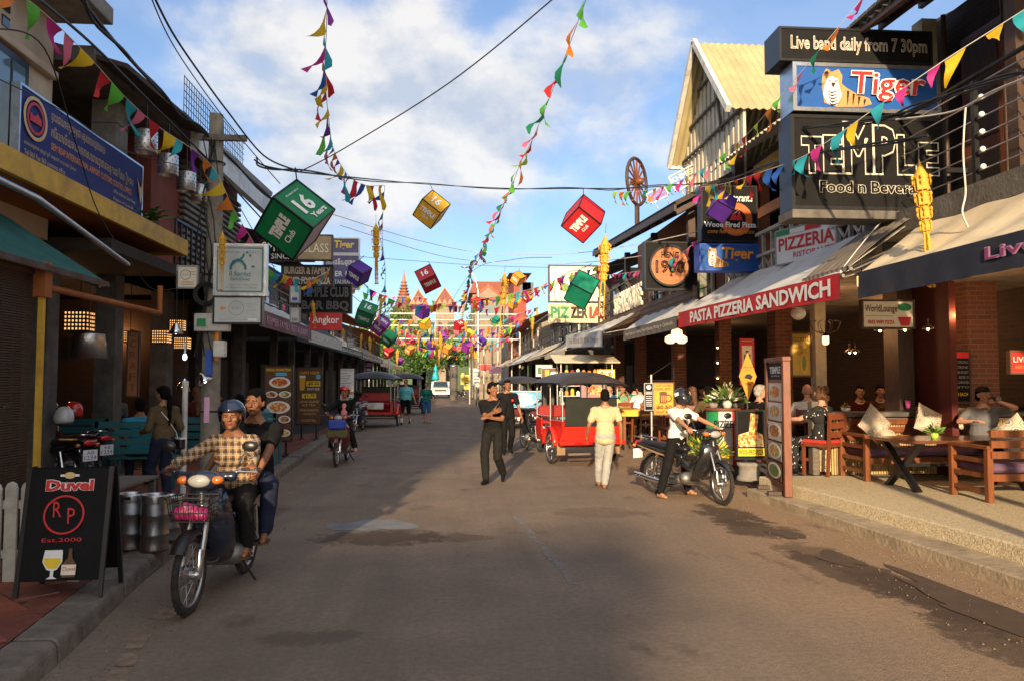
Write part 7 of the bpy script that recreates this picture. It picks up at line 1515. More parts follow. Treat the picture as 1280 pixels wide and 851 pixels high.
    e.bx(-.06, .06, .42, .62, .2, .3); e.build('engine', mat('engine_alu', (.3, .29, .28), .5, .8, dirt=.5), t)
    MB().tube([(-.07, .5, .3), (-.11, .5, .3)], .07, 16).build('clutch_cover', 'chrome', t)
    MB().tube([(.07, .6, .28), (.09, .45, .18), (.11, .3, .19), (.125, .1, .22), (.13, -.34, .28)], [.018, .018, .025, .042, .04], 12).build('exhaust', 'chrome', t)
    for s in (-1, 1):
        MB().tube([(s*.08, .5, .22), (s*.22, .5, .24)], .014, 8).build('footpeg', 'rubber', t); MB().tube([(s*.1, .16, .3), (s*.2, .12, .31)], .013, 8).build('passenger_peg', 'rubber', t)
        MB().tube([(s*.085, .0, .3), (s*.09, .08, .6)], [.026, .024], 10).build('shock_absorber', 'chrome', t); MB().tube([(s*.06, .0, r), (s*.07, .4, .29)], .018, 6).build('swingarm', 'steel', t)
    MB().bx(-.1, -.075, 0, .42, .25, .33).build('chain_case', 'black_paint', t)
    MB().tube([(-.1, .42, .22), (-.2, .36, .03)], .012, 6).build('kickstand', 'black_paint', t)
    MB().ell((0, -.385, .73), (.085, .03, .04), 12, 8).build('tail_light', mat('red_lens', (.5, .01, .01), .12, bump=0, coat=1), t)
    for s in (-1, 1): MB().ell((s*.13, -.35, .7), (.035, .025, .025), 10, 6).build('indicator', 'amber_lens', t)
    MB().tube([(-.1, -.1, .8), (-.1, -.38, .83), (.1, -.38, .83), (.1, -.1, .8)], .013, 6).build('grab_rail', 'chrome', t)
    if plate:
        p = MB(); p.bx(-.095, .095, -.41, -.4, .5, .64); p = p.build('number_plate', 'white_print', t); m = MB(); text(m, 'AB', -.05, .05, .585, .625, -.413); text(m, '1234', -.08, .08, .515, .57, -.413); m.build('number', 'blue_print', p, fix=False)
    if basket:
        bk = MB(Q @ T4((0, 1.15, .75)) @ Matrix.Scale(.78, 4) @ T4((0, -1.15, -.75)))
        for i in range(9): x = -.17+i*.0425; bk.beam((x, 1.06, .64), (x*1.15, 1.08, .86), .006); bk.beam((x, 1.28, .64), (x*1.15, 1.32, .86), .006); bk.beam((x, 1.06, .64), (x, 1.28, .64), .006)
        for i in range(6): y = 1.06+i*.045; bk.beam((-.17, y, .64), (-.2, y*1.03-.02, .86), .006); bk.beam((.17, y, .64), (.2, y*1.03-.02, .86), .006)
        for z, g_ in ((.64, 0), (.72, .012), (.8, .02), (.86, .03)): bk.beam((-.17-g_, 1.06, z), (.17+g_, 1.06, z), .008).beam((-.17-g_, 1.29+g_, z), (.17+g_, 1.29+g_, z), .008).beam((-.17-g_, 1.06, z), (-.17-g_, 1.29+g_, z), .008).beam((.17+g_, 1.06, z), (.17+g_, 1.29+g_, z), .008)
        bk.build('basket', 'dark_metal', t)
    return t
def yaw_of(d): return atan2(-d.x, d.y)     # local +Y to d
def tuktuk(label, loc, yaw, paint='tuk_red', roof_w=2.2, panel=None, hitch=True, backboard='tuk_board', items=(), seats=True):
    """two-wheeled passenger trailer with canopy; local +Y forward"""
    t = thing('three_wheeler_cart', label, 'tuk-tuk', loc, yaw)
    red = mat('tuk_red', (.55, .02, .01), .3, var=.12, bump=0, coat=.6, dirt=.3)
    body = paint; W_ = .62; r = .33
    for s in (-1, 1):
        w = bpy.data.objects.new('wheel', None); COL.objects.link(w); w.parent = t; wheel(w, (s*(W_+.08), .25, r), r, .05, spokes=20)
        m = MB(); vs = []
        for i in range(11):
            a = radians(5+i*17); 
            for x in (-.07, 0, .07): vs.append((s*(W_+.08)+x, .25+(r+.06)*cos(a), r+(r+.06)*sin(a)))
        o = m.add(vs, [(i*3+k, i*3+k+1, (i+1)*3+k+1, (i+1)*3+k) for i in range(10) for k in (0, 1)], True).build('mudguard', body, t, fix=False); md = o.modifiers.new('s', 'SOLIDIFY'); md.thickness = .012
        MB().bx(s*(W_+.0)-.09, s*W_+.09, -.22, -.2, .2, .42).build('mud_flap', mat('mudflap', (.3, .18, .1), .8), t)
    MB().tube([(-W_-.1, .25, r), (W_+.1, .25, r)], .025, 8).build('axle', 'rust_steel', t)
    MB().bx(-W_, W_, -.35, 1.5, .42, .5).build('floor', body, t, bev=.01); MB().bx(-W_-.12, W_+.12, -.5, -.34, .4, .47).build('rear_bumper', body, t, bev=.01)
    MB().prism([(-W_-.1, .47), (W_+.1, .47), (W_, .74), (-W_, .74)], -.42, -.36).build('rear_panel', body, t, bev=.01)
    m = MB()
    for x in (-.42, -.1, .22): m.bx(x, x+.2, -.505, -.501, .41, .46)
    m.build('tail_light', 'red_lens', t)
    MB().bx(-.5, .5, -.34, -.3, .2, .24).build('step_bar', 'rust_steel', t)
    for s in (-1, 1):
        MB().bx(s*W_-.02, s*W_+.02, -.35, .45, .5, .85).build('side_panel', body, t, bev=.01); MB().bx(s*W_-.02, s*W_+.02, 1.1, 1.5, .5, .85).build('side_panel', body, t, bev=.01)
        for y in (-.33, .5, 1.48): MB().tube([(s*W_, y, .5), (s*W_, y, 1.62)], .018, 8).build('post', 'steel', t)
        MB().tube([(s*W_, .5, .9), (s*W_, 1.48, .9)], .014, 6).build('side_rail', 'chrome', t)
    if seats:
        MB().bx(-W_+.03, W_-.03, -.3, .1, .72, .82).build('rear_seat', mat('seat_red', (.3, .02, .02), .6), t, bev=.03); MB().bx(-W_+.03, W_-.03, 1.12, 1.46, .72, .8).build('front_seat', 'seat_red', t, bev=.03); MB().bx(-W_+.03, W_-.03, 1.42, 1.48, .85, 1.1).build('front_backrest', 'seat_red', t, bev=.02)
    bb = MB().bx(-W_+.05, W_-.02, -.37, -.34, .74, 1.27).build('backboard', mat('tuk_board', (.02, .022, .018), .4, bump=0) if panel is None else panel, t, bev=.006)
    e = MB().bx(-W_+.03, W_, -.38, -.335, .72, .745).bx(-W_+.03, W_, -.38, -.335, 1.265, 1.29).build('board_frame', 'steel' if panel else 'dark_metal', t)
    if items: h = bpy.data.objects.new('poster', None); COL.objects.link(h); h.parent = t; h.location = (.015, -.373, .74); put(h, 2*W_-.07, .53, items)
    # canopy: shallow dome with drooping edge
    def fn(u, v): x = -W_-.12+(2*W_+.24)*u; y = -.6+2.25*v; a = 2*u-1; b_ = 2*v-1; return (x, y, 1.62+.17*(1-a*a*.9)*(1-b_**4*.9)-.05*(abs(a)**6)-.06*(abs(b_)**8))
    MB().grid(fn, 16, 16, .025).build('canopy', mat('canopy_vinyl', (.035, .03, .028), .5, var=.2, bump=.1, dirt=.4, dirtcol=(.12, .09, .07)), t, fix=False)
    P = []
    for k in range(40):
        a = k/40*4; i = int(a); u = a-i; q = [(u, 0), (1, u), (1-u, 1), (0, 1-u)][i]; p = fn(*q); P.append((p[0], p[1], p[2]-.02))
    MB().tube(P, .022, 6, closed=True, cap=False).build('canopy_rim', 'black_paint', t, fix=False)
    if hitch: MB().tube([(-.4, 1.5, .46), (0, 2.0, .5), (0, 2.5, .75)], .025, 8).tube([(.4, 1.5, .46), (0, 2.0, .5)], .025, 8).build('hitch', body, t)
    return t
mat('helmet_blue', (.008, .015, .05), .15, bump=0, coat=1, var=.1); mat('helmet_red', (.5, .02, .02), .15, bump=0, coat=1); mat('helmet_black', (.01, .01, .012), .15, bump=0, coat=1); mat('helmet_white', (.6, .6, .62), .2, bump=0, coat=1)
# 1. near-left motorbike with two riders
A = atZ(232, 771); B_ = atZ(307, 715); d = (A-B_); yaw = yaw_of(d)
bk = scooter('dark blue motorbike with front basket ridden by two people on the near left', (B_.x, B_.y, 0), yaw, 'bike_paint_blue', None, basket=True, plate=False, scl=.99)
t = thing('shopping_bag', 'bright pink bag stuffed in the front basket of the near-left motorbike', 'bag', (B_.x, B_.y, 0), yaw); mb = MB(); mb.cap((-.07, 1.17, .7), (.09, 1.18, .71), .055, .05); mb.cap((0, 1.17, .73), (.05, 1.19, .76), .04, .03); q = MB(); addarr(q, remesh(mb, .014, 2, .006, 3)); q.build('bag', mat('pink_plastic', (.35, .02, .13), .35, var=.5, scale=12, bump=.3), t, fix=False)
PK = (V((0, .3, -1)), V((0, .3, -1)))
def rider(label, bl, byaw, sy, sc, hz, hands, feet, **k):
    o = V(bl)+Matrix.Rotation(byaw, 3, 'Z') @ V((0, sy, 0)); f = lambda p: ((p[0])/sc, (p[1]-sy)/sc, p[2]/sc)+tuple(p[3:])
    return person(label, o, byaw, sc, hip=hz/sc, hands=[f(p) for p in hands], feet=[f(p) for p in feet], **k)
lip = mat('lip_red', (.35, .03, .03), .4, bump=0)
G1 = ((.31, .83, 1.0), (-.31, .83, 1.0))
rider('woman in blue helmet and yellow plaid shirt driving the near-left motorbike', (B_.x, B_.y, 0), yaw, .26, .94, .77, G1, ((.17, .5, .33), (-.17, .5, .33)), lean=.26, bulk=1.12, head=(.12, .0), top='cloth_plaid', bottom='cloth_charcoal', shoe='sandal', sleeve='long', hem=0.0, female=True, helmet='helmet_blue', palm=PK, curl=(1., 1.), vox=.011, seed=2, elbow=((.8, -.3, -.6), (-.8, -.3, -.6)), knee=((.25, 1, .3), (-.25, 1, .3)), lips=lip)
rider('man in black t-shirt riding pillion on the near-left motorbike', (B_.x, B_.y, 0), yaw, -.14, 1.0, .81, ((.27, .3, .86), (-.2, .32, .9)), ((.22, .2, .38), (-.22, .2, .38)), lean=.05, side=-.05, head=(-.15, .05), top='cloth_black', bottom='cloth_navy', shoe='sandal', hair='hair_black', seed=5, vox=.011, knee=((.5, 1, .3), (-.5, 1, .3)), bulk=1.15)
# 2. woman on the scooter coming along the left kerb
p = atZ(423, 583); y2 = pi-.03; b2 = V((p.x, p.y, 0))+V((.0, 1.2, 0))
scooter('dark scooter ridden by the woman in the red helmet along the left kerb', (b2.x, b2.y, 0), y2, 'bike_paint_maroon', None, plate=False)
t = thing('front_bag', 'blue and olive bag strapped before the handlebar of the scooter in the left lane', 'bag', (b2.x, b2.y, 0), y2); MB().bx(-.17, .17, 1.12, 1.26, .72, .9).build('pouch', mat('bag_blue', (.02, .06, .4), .5), t, bev=.03); MB().bx(-.2, .2, 1.1, 1.25, .55, .71).build('lower_bag', mat('bag_olive', (.12, .1, .03), .7), t, bev=.03)
rider('woman in red helmet and black jacket riding the scooter, phone at her ear', (b2.x, b2.y, 0), y2, .3, .92, .82, ((.31, .83, 1.0), (-.2, .42, 1.42)), ((.25, .5, .3), (-.25, .5, .3)), lean=.04, head=(.0, .05), top='cloth_black', bottom='cloth_charcoal', sleeve='long', female=True, helmet='helmet_red', skin='skin_tan', shoe='cloth_pink', palm=PK, curl=(1, .9), lips=lip, hem=0)
I = INFO['woman in red helmet and black jacket riding the scooter, phone at her ear']
q = MB().ell(I['S'](0, .1, .25), (.075, .045, .17), 12, 10).build('pink_top', 'cloth_pink', I['t'], fix=False)
t = thing('phone', 'pale phone held up by the woman on the scooter', 'phone', I['t'].matrix_basis @ V(I['hw'][1]+V((.02, .05, .06)))); MB().box((0, 0, 0), (.03, .02, .14)).build('phone_body', 'white_print', t)
# 3. left three-wheeler with its motorbike, a second one behind
tuk = tuktuk('red three-wheeler carriage parked on the left with a dark canopy', (-2.75, 29.0, 0), pi-.05, 'tuk_red'); tuk.scale = (1.12, 1.12, 1.12)
MB().bx(-.4, .4, 1.5, 1.52, .6, .8).build('white_panel', 'white_paint', tuk)
scooter('dark motorbike hitched in front of the left red three-wheeler', (-3.0, 26.3, 0), pi-.1, 'bike_paint_navy')
tuk = tuktuk('second dark-canopied three-wheeler parked behind the first on the left', (-2.3, 39.5, 0), pi, 'bike_paint_navy'); tuk.scale = (1.15,)*3
scooter('blue motorbike coming up behind the walking man in the pale blue shirt', (-2.45, 35.0, 0), pi, 'bike_paint_blue')
rider('motorbike rider in a pale cap behind the man in the pale blue shirt', (-2.45, 35.0, 0), pi, .3, .9, .84, G1, ((.2, .5, .3), (-.2, .5, .3)), top='cloth_olive', bottom='cloth_navy', palm=PK, vox=.02, extra=lambda t, I: cap_on(t, I, 'cloth_beige'))
# 4. walkers
def walker(label, px, py, yaw, sc, **k): p = atZ(px, py); return person(label, (p.x, p.y, 0), yaw, sc, **k)
walker('heavy man in pale blue polo and black shorts walking up the street', 507, 530, pi-.05, 1.03, top='cloth_cyan', bottom='cloth_black', shorts=True, skin='skin_pale', bulk=1.35, shoe='cloth_black', feet=((.13, .16), (-.13, -.14, .1)), hands=((.36, .08, .82), (-.36, .0, .82)), glasses=True, vox=.018, hstyle='short', hair='hair_brown')
I = INFO['heavy man in pale blue polo and black shorts walking up the street']
for f in ((.13, .16), (-.13, -.14)): MB().tube([(f[0], f[1], .06), (f[0], f[1]-.01, .24)], [.045, .05], 10).build('sock', 'white_print', I['t'])
walker('woman in teal top and blue knee-length shorts walking beside the man in pale blue', 533, 528, pi+.05, .96, top='cloth_teal', bottom='cloth_blue', shorts=True, female=True, skin='skin_pale', hair='hair_brown', hstyle='short', glasses=True, vox=.018, bulk=1.1, feet=((.09, -.1, .1), (-.09, .14)), hands=((.3, .05, .88), (-.3, .1, .85)), shoe='sandal')
walker('man in black with a strap and folded forearms walking towards the viewer', 616, 603, pi-.3, .985, hip=.88, top='cloth_black', bottom='cloth_charcoal', feet=((.06, .22, .08), (-.12, -.24, .13, -.35)), hands=((-.1, .29, 1.17), (-.02, .3, 1.08)), elbow=((.5, -.1, -.9), (-.5, -.1, -.9)), palm=(V((0, -1, .2)), V((0, -.3, -1))), head=(.9, .0), skin='skin_brown', vox=.012, seed=7, knee=((.1, 1, .1), (.1, 1, .1)))
I = INFO['man in black with a strap and folded forearms walking towards the viewer']
S = I['S']; MB().tube([S(-.12, .03, .46), S(-.1, .1, .4), S(.0, .135, .28), S(.1, .12, .16), S(.16, .03, .05)], .012, 5).build('strap', 'wood_dark', I['t']); MB().box(S(-.09, .13, .32), (.03, .006, .035)).build('shirt_badge', 'red_print', I['t'])
walker('second man in black with a red chest badge walking just behind the first', 634, 567, pi+.1, 1.0, top='cloth_black', bottom='cloth_black', feet=((.1, .16, .08), (-.1, -.2, .12, -.3)), hands=((.27, .05, .85), (-.3, .18, .83)), head=(.1, .0), vox=.013, seed=9)
I = INFO['second man in black with a red chest badge walking just behind the first']; S = I['S']; MB().box(S(-.1, .125, .32), (.04, .006, .045)).build('shirt_badge', 'red_print', I['t'])
walker('man in pale beige shirt and grey jeans walking away in sandals', 757, 610, -.12, .91, top='cloth_beige', bottom='cloth_grey_jean', shoe='sandal', feet=((-.02, -.05, .075), (-.1, .26, .085)), hands=((.26, -.1, .84), (-.31, .14, .86)), head=(.1, .05), skin='skin_brown', vox=.011, hem=-.07, seed=11, lean=.03)
# 5. red three-wheeler and the one with the ice-cream poster
tuk = tuktuk('bright red three-wheeler carriage seen from behind with black backboard', (2.66, 15.3, 0), .2, 'tuk_red'); tuk.scale = (.93, .9, 1.03)
scooter('motorbike hitched ahead of the bright red three-wheeler', (2.05, 17.9, 0), .22, 'bike_paint_black')
sw = lambda: None
tuk = tuktuk('three-wheeler carriage carrying a bright blue ice-cream poster on its back', (2.4, 26.6, 0), 0, 'bike_paint_maroon', panel=mat('poster_sky', (.05, .35, .65), .4, bump=0), items=(('e', .5, .5, .42, .42, mat('poster_sky_light', (.3, .65, .85), .4, bump=0), 'poster_glow'), ('p', [(.36, .55), (.64, .55), (.56, .06), (.44, .06)], 'orange_print', 'cone_picture'), ('e', .5, .72, .14, .2, 'pink_print', 'ice_cream_picture'), ('e', .47, .82, .07, .08, 'white_print', 'ice_cream_picture'), ('e', .1, .8, .05, .1, 'white_print', 'logo'), ('e', .86, .2, .06, .07, 'black_print', 'logo'), ('e', .82, .62, .07, .14, 'sky_print', 'logo')))
tuk.scale = (1.05, 1.05, 1.02)
m = MB()
for s in (-1, 0, 1): m.prism([(s*.42-.16, .3), (s*.42+.16, .3), (s*.42+.2, .42), (s*.42-.2, .42)], -.52, -.505)
m.build('chevron_panel', 'white_paint', tuk)
scooter('motorbike standing before the poster three-wheeler', (2.6, 29.4, 0), 0, 'bike_paint_red')
# 6. woman in white on the right motorbike
A2, B2 = atZ(906, 630), atZ(823, 617); y6 = yaw_of(A2-B2)
scooter('black motorbike with gold stripe standing at the right kerb under the woman in white', (B2.x, B2.y, 0), y6, 'bike_paint_black', 'bike_paint_gold', steer=-.35, basket=False)
rider('woman in white t-shirt and black-and-white helmet astride the right motorbike', (B2.x, B2.y, 0), y6, .36, .92, .83, ((.31, .82, 1.02), (-.24, .84, 1.02)), ((-.2 if 0 else .27, .28, .07), (-.3, .3, .07)), lean=.14, head=(-.1, .2), top='cloth_white', bottom='cloth_black', skin='skin_tan', female=True, helmet='helmet_black', visor='visor_glass', shoe='sandal', palm=PK, curl=(.9, .9), vox=.011, elbow=((.7, -.4, -.6), (-.7, -.4, -.6)), knee=((.5, 1, .2), (-.5, 1, .2)), hem=-.01, lips=lip)
I = INFO['woman in white t-shirt and black-and-white helmet astride the right motorbike']
H = I['H']
m = MB()
for s in (-1, 1): m.add([H(s*.121, -.06, .04), H(s*.123, .02, .09), H(s*.124, .05, .05), H(s*.123, -.03, .0)], [(0, 1, 2, 3)])
m.build('helmet_decal', 'white_print', I['t'], fix=False); q = MB()
S = I['S']
q.ell(S(0, .13, .25), (.07, .02, .07), 10, 6).build('shirt_print', 'black_print', I['t'], fix=False)
# pickup and far motorbikes
t = thing('pickup_truck', 'white pickup truck parked at the far end of the street facing the viewer', 'pickup', (-1.1, 76, 0), pi)
wp = mat('car_white', (.75, .75, .73), .3, bump=0, coat=.6)
MB().prism([(-2.5, .45), (2.4, .45), (2.45, .8), (2.3, .98), (1.3, 1.08), (.6, 1.62), (-.9, 1.66), (-1.0, 1.1), (-2.5, 1.1)], -.9, .9, 'X').build('body', wp, t, bev=.05)
MB().add([(-.72, 1.33, 1.1), (.72, 1.33, 1.1), (.64, .66, 1.6), (-.64, .66, 1.6)], [(0, 1, 2, 3)]).build('windscreen', 'glass_dark', t)
for s in (-1, 1):
    MB().bx(s*.905-.005, s*.905+.005, -.8, .9, 1.15, 1.55).build('side_window', 'glass_dark', t); MB().ell((s*.7, 2.38, .8), (.16, .06, .09), 12, 8).build('headlight', 'lamp_glass', t)
    for y in (-1.6, 1.6): MB().torus((s*.82, y, .36), .27, .1, 'X', 28, 8, .11).build('wheel', 'rubber', t)
    MB().ell((s*1.0, 1.0, 1.15), (.1, .06, .08), 8, 6).build('mirror', 'black_paint', t)
MB().bx(-.55, .55, 2.4, 2.47, .68, .88).build('grille', 'black_paint', t); MB().bx(-.9, .9, 2.4, 2.5, .42, .6).build('bumper', 'steel', t); MB().bx(-.2, .2, 2.5, 2.51, .46, .56).build('number_plate', 'white_print', t)
scooter('parked motorbike beside the white pickup', (.3, 72, 0), pi+.9, 'bike_paint_black'); scooter('maroon motorbike parked before the far-left shops', (-3.2, 60, 0), pi+.3, 'bike_paint_maroon')
# left parked bikes and helmets
for k, (px, py, Y, pt, lb) in enumerate(((113, 568, 10.2, 'bike_paint_black', 'black motorbike parked tail-out on the left pavement, nearer number plate'), (134, 550, 11.0, 'bike_paint_maroon', 'maroon motorbike parked beside it on the left pavement, further number plate'))):
    p = atY(px, py, Y); ya = 1.0; o = V((p.x, p.y, .14))-Matrix.Rotation(ya, 3, 'Z') @ V((0, -.41, 0)); scooter(lb, o, ya, pt)
p = atY(92, 512, 10.6); 
for k, (px, py, Y, mm, lb) in enumerate(((92, 513, 10.8, 'helmet_red', 'red helmet resting on the parked motorbikes'), (80, 520, 10.4, 'helmet_white', 'white helmet hung beside the red one'))):
    p = atY(px, py, Y); t = thing('helmet', lb, 'helmet', p, 1.2); MB().lathe([(0, .13), (.06, .12), (.1, .08), (.12, .02), (.118, -.05), (.105, -.09), (.1, -.08), (.108, .0)], 20).build('shell', mm, t); m = MB(); m.add([(.125*cos(w), .128*sin(w), z) for z in (.05, -.03) for w in np.linspace(-.9, .9, 9)], [(i, i+1, i+10, i+9) for i in range(8)], True).build('visor', 'visor_glass', t, fix=False)
# left people
p = atY(203, 597, 10.2); person('woman with long ponytail and olive top standing on the left pavement', (p.x, p.y, .13), .9, .87, top='cloth_olive', bottom='cloth_navy', female=True, hstyle='pony', sleeve='long', skin='skin_tan', hands=((.22, .2, .98), (-.2, .22, 1.0)), palm=(V((-1, 0, 0)), V((1, 0, 0))), feet=((.1, .02), (-.1, .05)), vox=.013, head=(.2, .1), shoe='cloth_black')
I = INFO['woman with long ponytail and olive top standing on the left pavement']; S = I['S']
MB().tube([S(-.12, -.03, .46), S(-.03, -.14, .3), S(.12, -.13, .1), S(.2, -.06, -.02)], .006, 5).tube([S(-.12, -.03, .46), S(-.02, .13, .3), S(.12, .12, .1), S(.2, .0, -.02)], .006, 5).build('bag_strap', 'white_print', I['t']); t = thing('shoulder_bag', 'small black bag with pale edge on the hip of the woman with the ponytail', 'bag', I['t'].matrix_basis @ V(S(.22, -.04, -.07)), .9); MB().bx(-.04, .04, -.1, .1, -.08, .07).build('bag_body', 'black_paint', t, bev=.015); MB().bx(-.045, .045, -.105, .105, .05, .07).build('bag_trim', 'white_print', t)
def sitter(label, px, py, Y, yaw, sc, seat, hands=((.2, .38, .72), (-.2, .38, .72)), feet=((.12, .45), (-.12, .42)), z0=None, **k):
    """seated person whose head centre shows at px, py"""
    p = atY(px, py, Y); hipz = (seat+.09)/sc
    z = z0 if z0 is not None else .275
    return person(label, (p.x, p.y, z), yaw, sc, hip=hipz, hands=hands, feet=feet, **k)
sitter('seated man in a bright blue shirt with his back turned behind the standing woman', 176, 492, 11.3, .4, .95, .45, z0=.14, top='cloth_sky', bottom='cloth_navy', vox=.016)
sitter('seated man in a pale cap and denim shirt beside the promotion board', 321, 497, 14.6, pi+.2, .95, .45, z0=.14, top='cloth_denim', bottom='cloth_navy', skin='skin_brown', sleeve='long', vox=.015, extra=lambda t, I: cap_on(t, I, 'cloth_beige'))
sitter('dark-haired seated customer in black behind the pillion rider', 300, 490, 13.6, .5, .95, .45, z0=.14, top='cloth_black', bottom='cloth_black', vox=.018)
sitter('seated customer in maroon deep inside the left restaurant', 262+12, 486, 16, pi, .95, .45, z0=.14, top='cloth_maroon', bottom='cloth_black', vox=.018)
# right terrace people
BS = 'man in grey t-shirt and cap drinking from a can on the far sofa'
sitter(BS, 1228, 492, 10.45, pi-.15, 1.0, .43, top='cloth_grey', bottom='cloth_black', skin='skin_pale', bulk=1.25, hands=((.3, .34, .82), (-.1, .21, 1.09)), elbow=((.9, 0, -.5), (-.9, .1, -.3)), palm=(V((0, 0, -1)), V((1, .1, 0))), curl=(.25, .9), head=(.25, -.05), vox=.012, feet=((.15, .4), (-.15, .42)), extra=lambda t, I: cap_on(t, I, 'cloth_charcoal'))
I = INFO[BS]; w = I['hw'][1]; hd = I['H'](0, .1, -.05)
t = thing('drink_can', 'silver drink can tipped to the mouth of the man in grey', 'can', (0, 0, 0)); a = I['t'].matrix_basis @ V(w+V((.05, .06, .04))); b = I['t'].matrix_basis @ V(hd+V((0, .03, 0))); t.location = a; d_ = (b-a).normalized()
MB().tube([V((0, 0, 0))-d_*.05, d_*.11], .032, 16).build('can_body', 'chrome', t); MB().tube([-d_*.02, d_*.06], .0328, 16, cap=False).build('can_label', 'black_print', t)
sitter('woman with curly auburn hair and speckled black dress seated on the red chair', 1027, 503, 11.0, .55, .95, .46, top='cloth_speckle', bottom='cloth_speckle', skin='skin_pale', hstyle='curly', hair='hair_brown', female=True, bulk=1.25, hands=((.2, .4, .8), (-.28, .45, .85)), vox=.013, shoe='cloth_black')
sitter('bald man in white t-shirt seated across from the curly-haired woman', 1009, 489, 12.4, -.3, 1.0, .46, top='cloth_white', bottom='cloth_navy', skin='skin_pale', hair='hair_grey', hstyle='bald', vox=.014, bulk=1.1)
sitter('grey-haired man in black t-shirt seated behind the pizza poster', 949, 487, 12.6, -1.2+pi*.0, .98, .46, top='cloth_black', bottom='cloth_black', skin='skin_pale', hair='hair_grey', hstyle='short', vox=.013, head=(-.2, 0), hands=((.2, .4, .8), (-.2, .4, .8)))
sitter('dark-haired woman at the bar counter with a pink cup', 1130, 492, 11.8, pi+.2, .95, .62, top='cloth_navy', bottom='cloth_navy', female=True, hstyle='long', skin='skin_tan', vox=.015, head=(0, .35), hands=((.12, .35, .98), (-.12, .35, .95)))
p = atY(1135, 505, 11.3); t = thing('cup', 'pink cup before the woman at the bar counter', 'cup', p); MB().lathe([(0, -.06), (.03, -.06), (.042, .06), (.038, .055), (.028, -.05)], 16).build('cup_body', 'cloth_hotpink', t)
sitter('woman with dark hair turned away at the table behind the beer price board', 866, 494, 15.6, .2, .95, .46, z0=.25, top='cloth_black', bottom='cloth_black', female=True, hstyle='long', hair='hair_brown', vox=.018)
sitter('man with a grey backpack seated behind the motorbike rider in white', 885, 490, 14.8, .3, .97, .46, z0=.25, top='cloth_olive', bottom='cloth_navy', skin='skin_pale', vox=.018)
I = INFO['man with a grey backpack seated behind the motorbike rider in white']; S = I['S']; m = MB(); m.cap(S(0, -.2, .1), S(0, -.19, .34), .12, .1); t = thing('backpack', 'grey-green backpack on the back of the seated man beside the flower pot', 'backpack', I['t'].location, .3); q = MB(); addarr(q, remesh(m, .02, 2, .004)); q.build('pack', mat('pack_grey', (.25, .24, .17), .8, bump=.2), t, fix=False)
sitter('seated woman in black deep behind the yellow diamond sign', 893, 483, 16.5, pi, .95, .46, z0=.25, top='cloth_black', bottom='cloth_black', female=True, hstyle='long', vox=.02, skin='skin_pale')
sitter('man with a cap and green patterned shirt seated at the yellow table', 778, 490, 20.0, pi, 1.0, .46, z0=.25, top='cloth_green', bottom='cloth_navy', skin='skin_tan', vox=.02, extra=lambda t, I: cap_on(t, I, 'cloth_red'), hands=((.1, .2, 1.05), (-.1, .25, 1.02)))
sitter('blonde woman in bright pink seated beyond the poster three-wheeler', 652, 482, 30, .2, 1.0, .5, z0=.12, top='cloth_hotpink', bottom='cloth_blue', female=True, hstyle='short', hair='hair_grey', skin='skin_pale', vox=.022)
sitter('seated customer in white near the market posters', 800, 487, 19.4, .4, 1.0, .46, z0=.25, top='cloth_white', bottom='cloth_navy', skin='skin_pale', vox=.02)

def clone(src, label, px, py, Y, yaw_, mats_, dz=0):
    """another seated customer: same build as an earlier one, own clothes"""
    s = INFO[src]['t']; p = atY(px, py, Y); t = copytree(s); t.location = (p.x, p.y, s.location.z+dz); t.rotation_euler = (0, 0, yaw_); t['label'] = label
    for c in t.children:
        k = c.name.split('.')[0]
        if k in mats_: c.material_slots[0].link = 'OBJECT'; c.material_slots[0].material = MATS[mats_[k]]
    return t
WH, LH = 'seated customer in white near the market posters', 'woman with dark hair turned away at the table behind the beer price board'
for a in ((WH, 'seated man in blue shirt behind the napkin cards at the yellow tables', 762, 490, 19.6, 2.6, dict(shirt='cloth_blue')), (LH, 'seated long-haired woman in pink at the middle yellow table', 815, 492, 18.6, 2.4, dict(shirt='cloth_pink')), (WH, 'seated man in teal left of the beer board', 793, 489, 21.6, -.5, dict(shirt='cloth_teal')),
          (LH, 'woman in a navy top seated deep between the drum counter and the long-haired woman', 878, 487, 17.2, 2.9, dict(shirt='cloth_navy', hair='hair_black')), (WH, 'seated man in grey seen past the yellow diamond sign', 915, 490, 14.2, 2.2, dict(shirt='cloth_grey')), (WH, 'dim seated man in maroon inside between the two brick pillars', 1075, 490, 13.2, 2.8, dict(shirt='cloth_maroon')),
          (LH, 'dim long-haired woman in teal at the far right bar counter', 1160, 490, 12.4, 2.5, dict(shirt='cloth_teal')), (WH, 'dim customer in olive inside left of the bar counter woman', 1100, 490, 13.8, 2.9, dict(shirt='cloth_olive')), (WH, 'seated man in grey deep in the left restaurant near the concrete column', 140, 492, 13.6, .6, dict(shirt='cloth_grey', body='skin_brown')), (LH, 'long-haired customer in maroon deep in the left restaurant by the white pipe', 246, 492, 14.8, .5, dict(shirt='cloth_maroon'))): clone(*a)
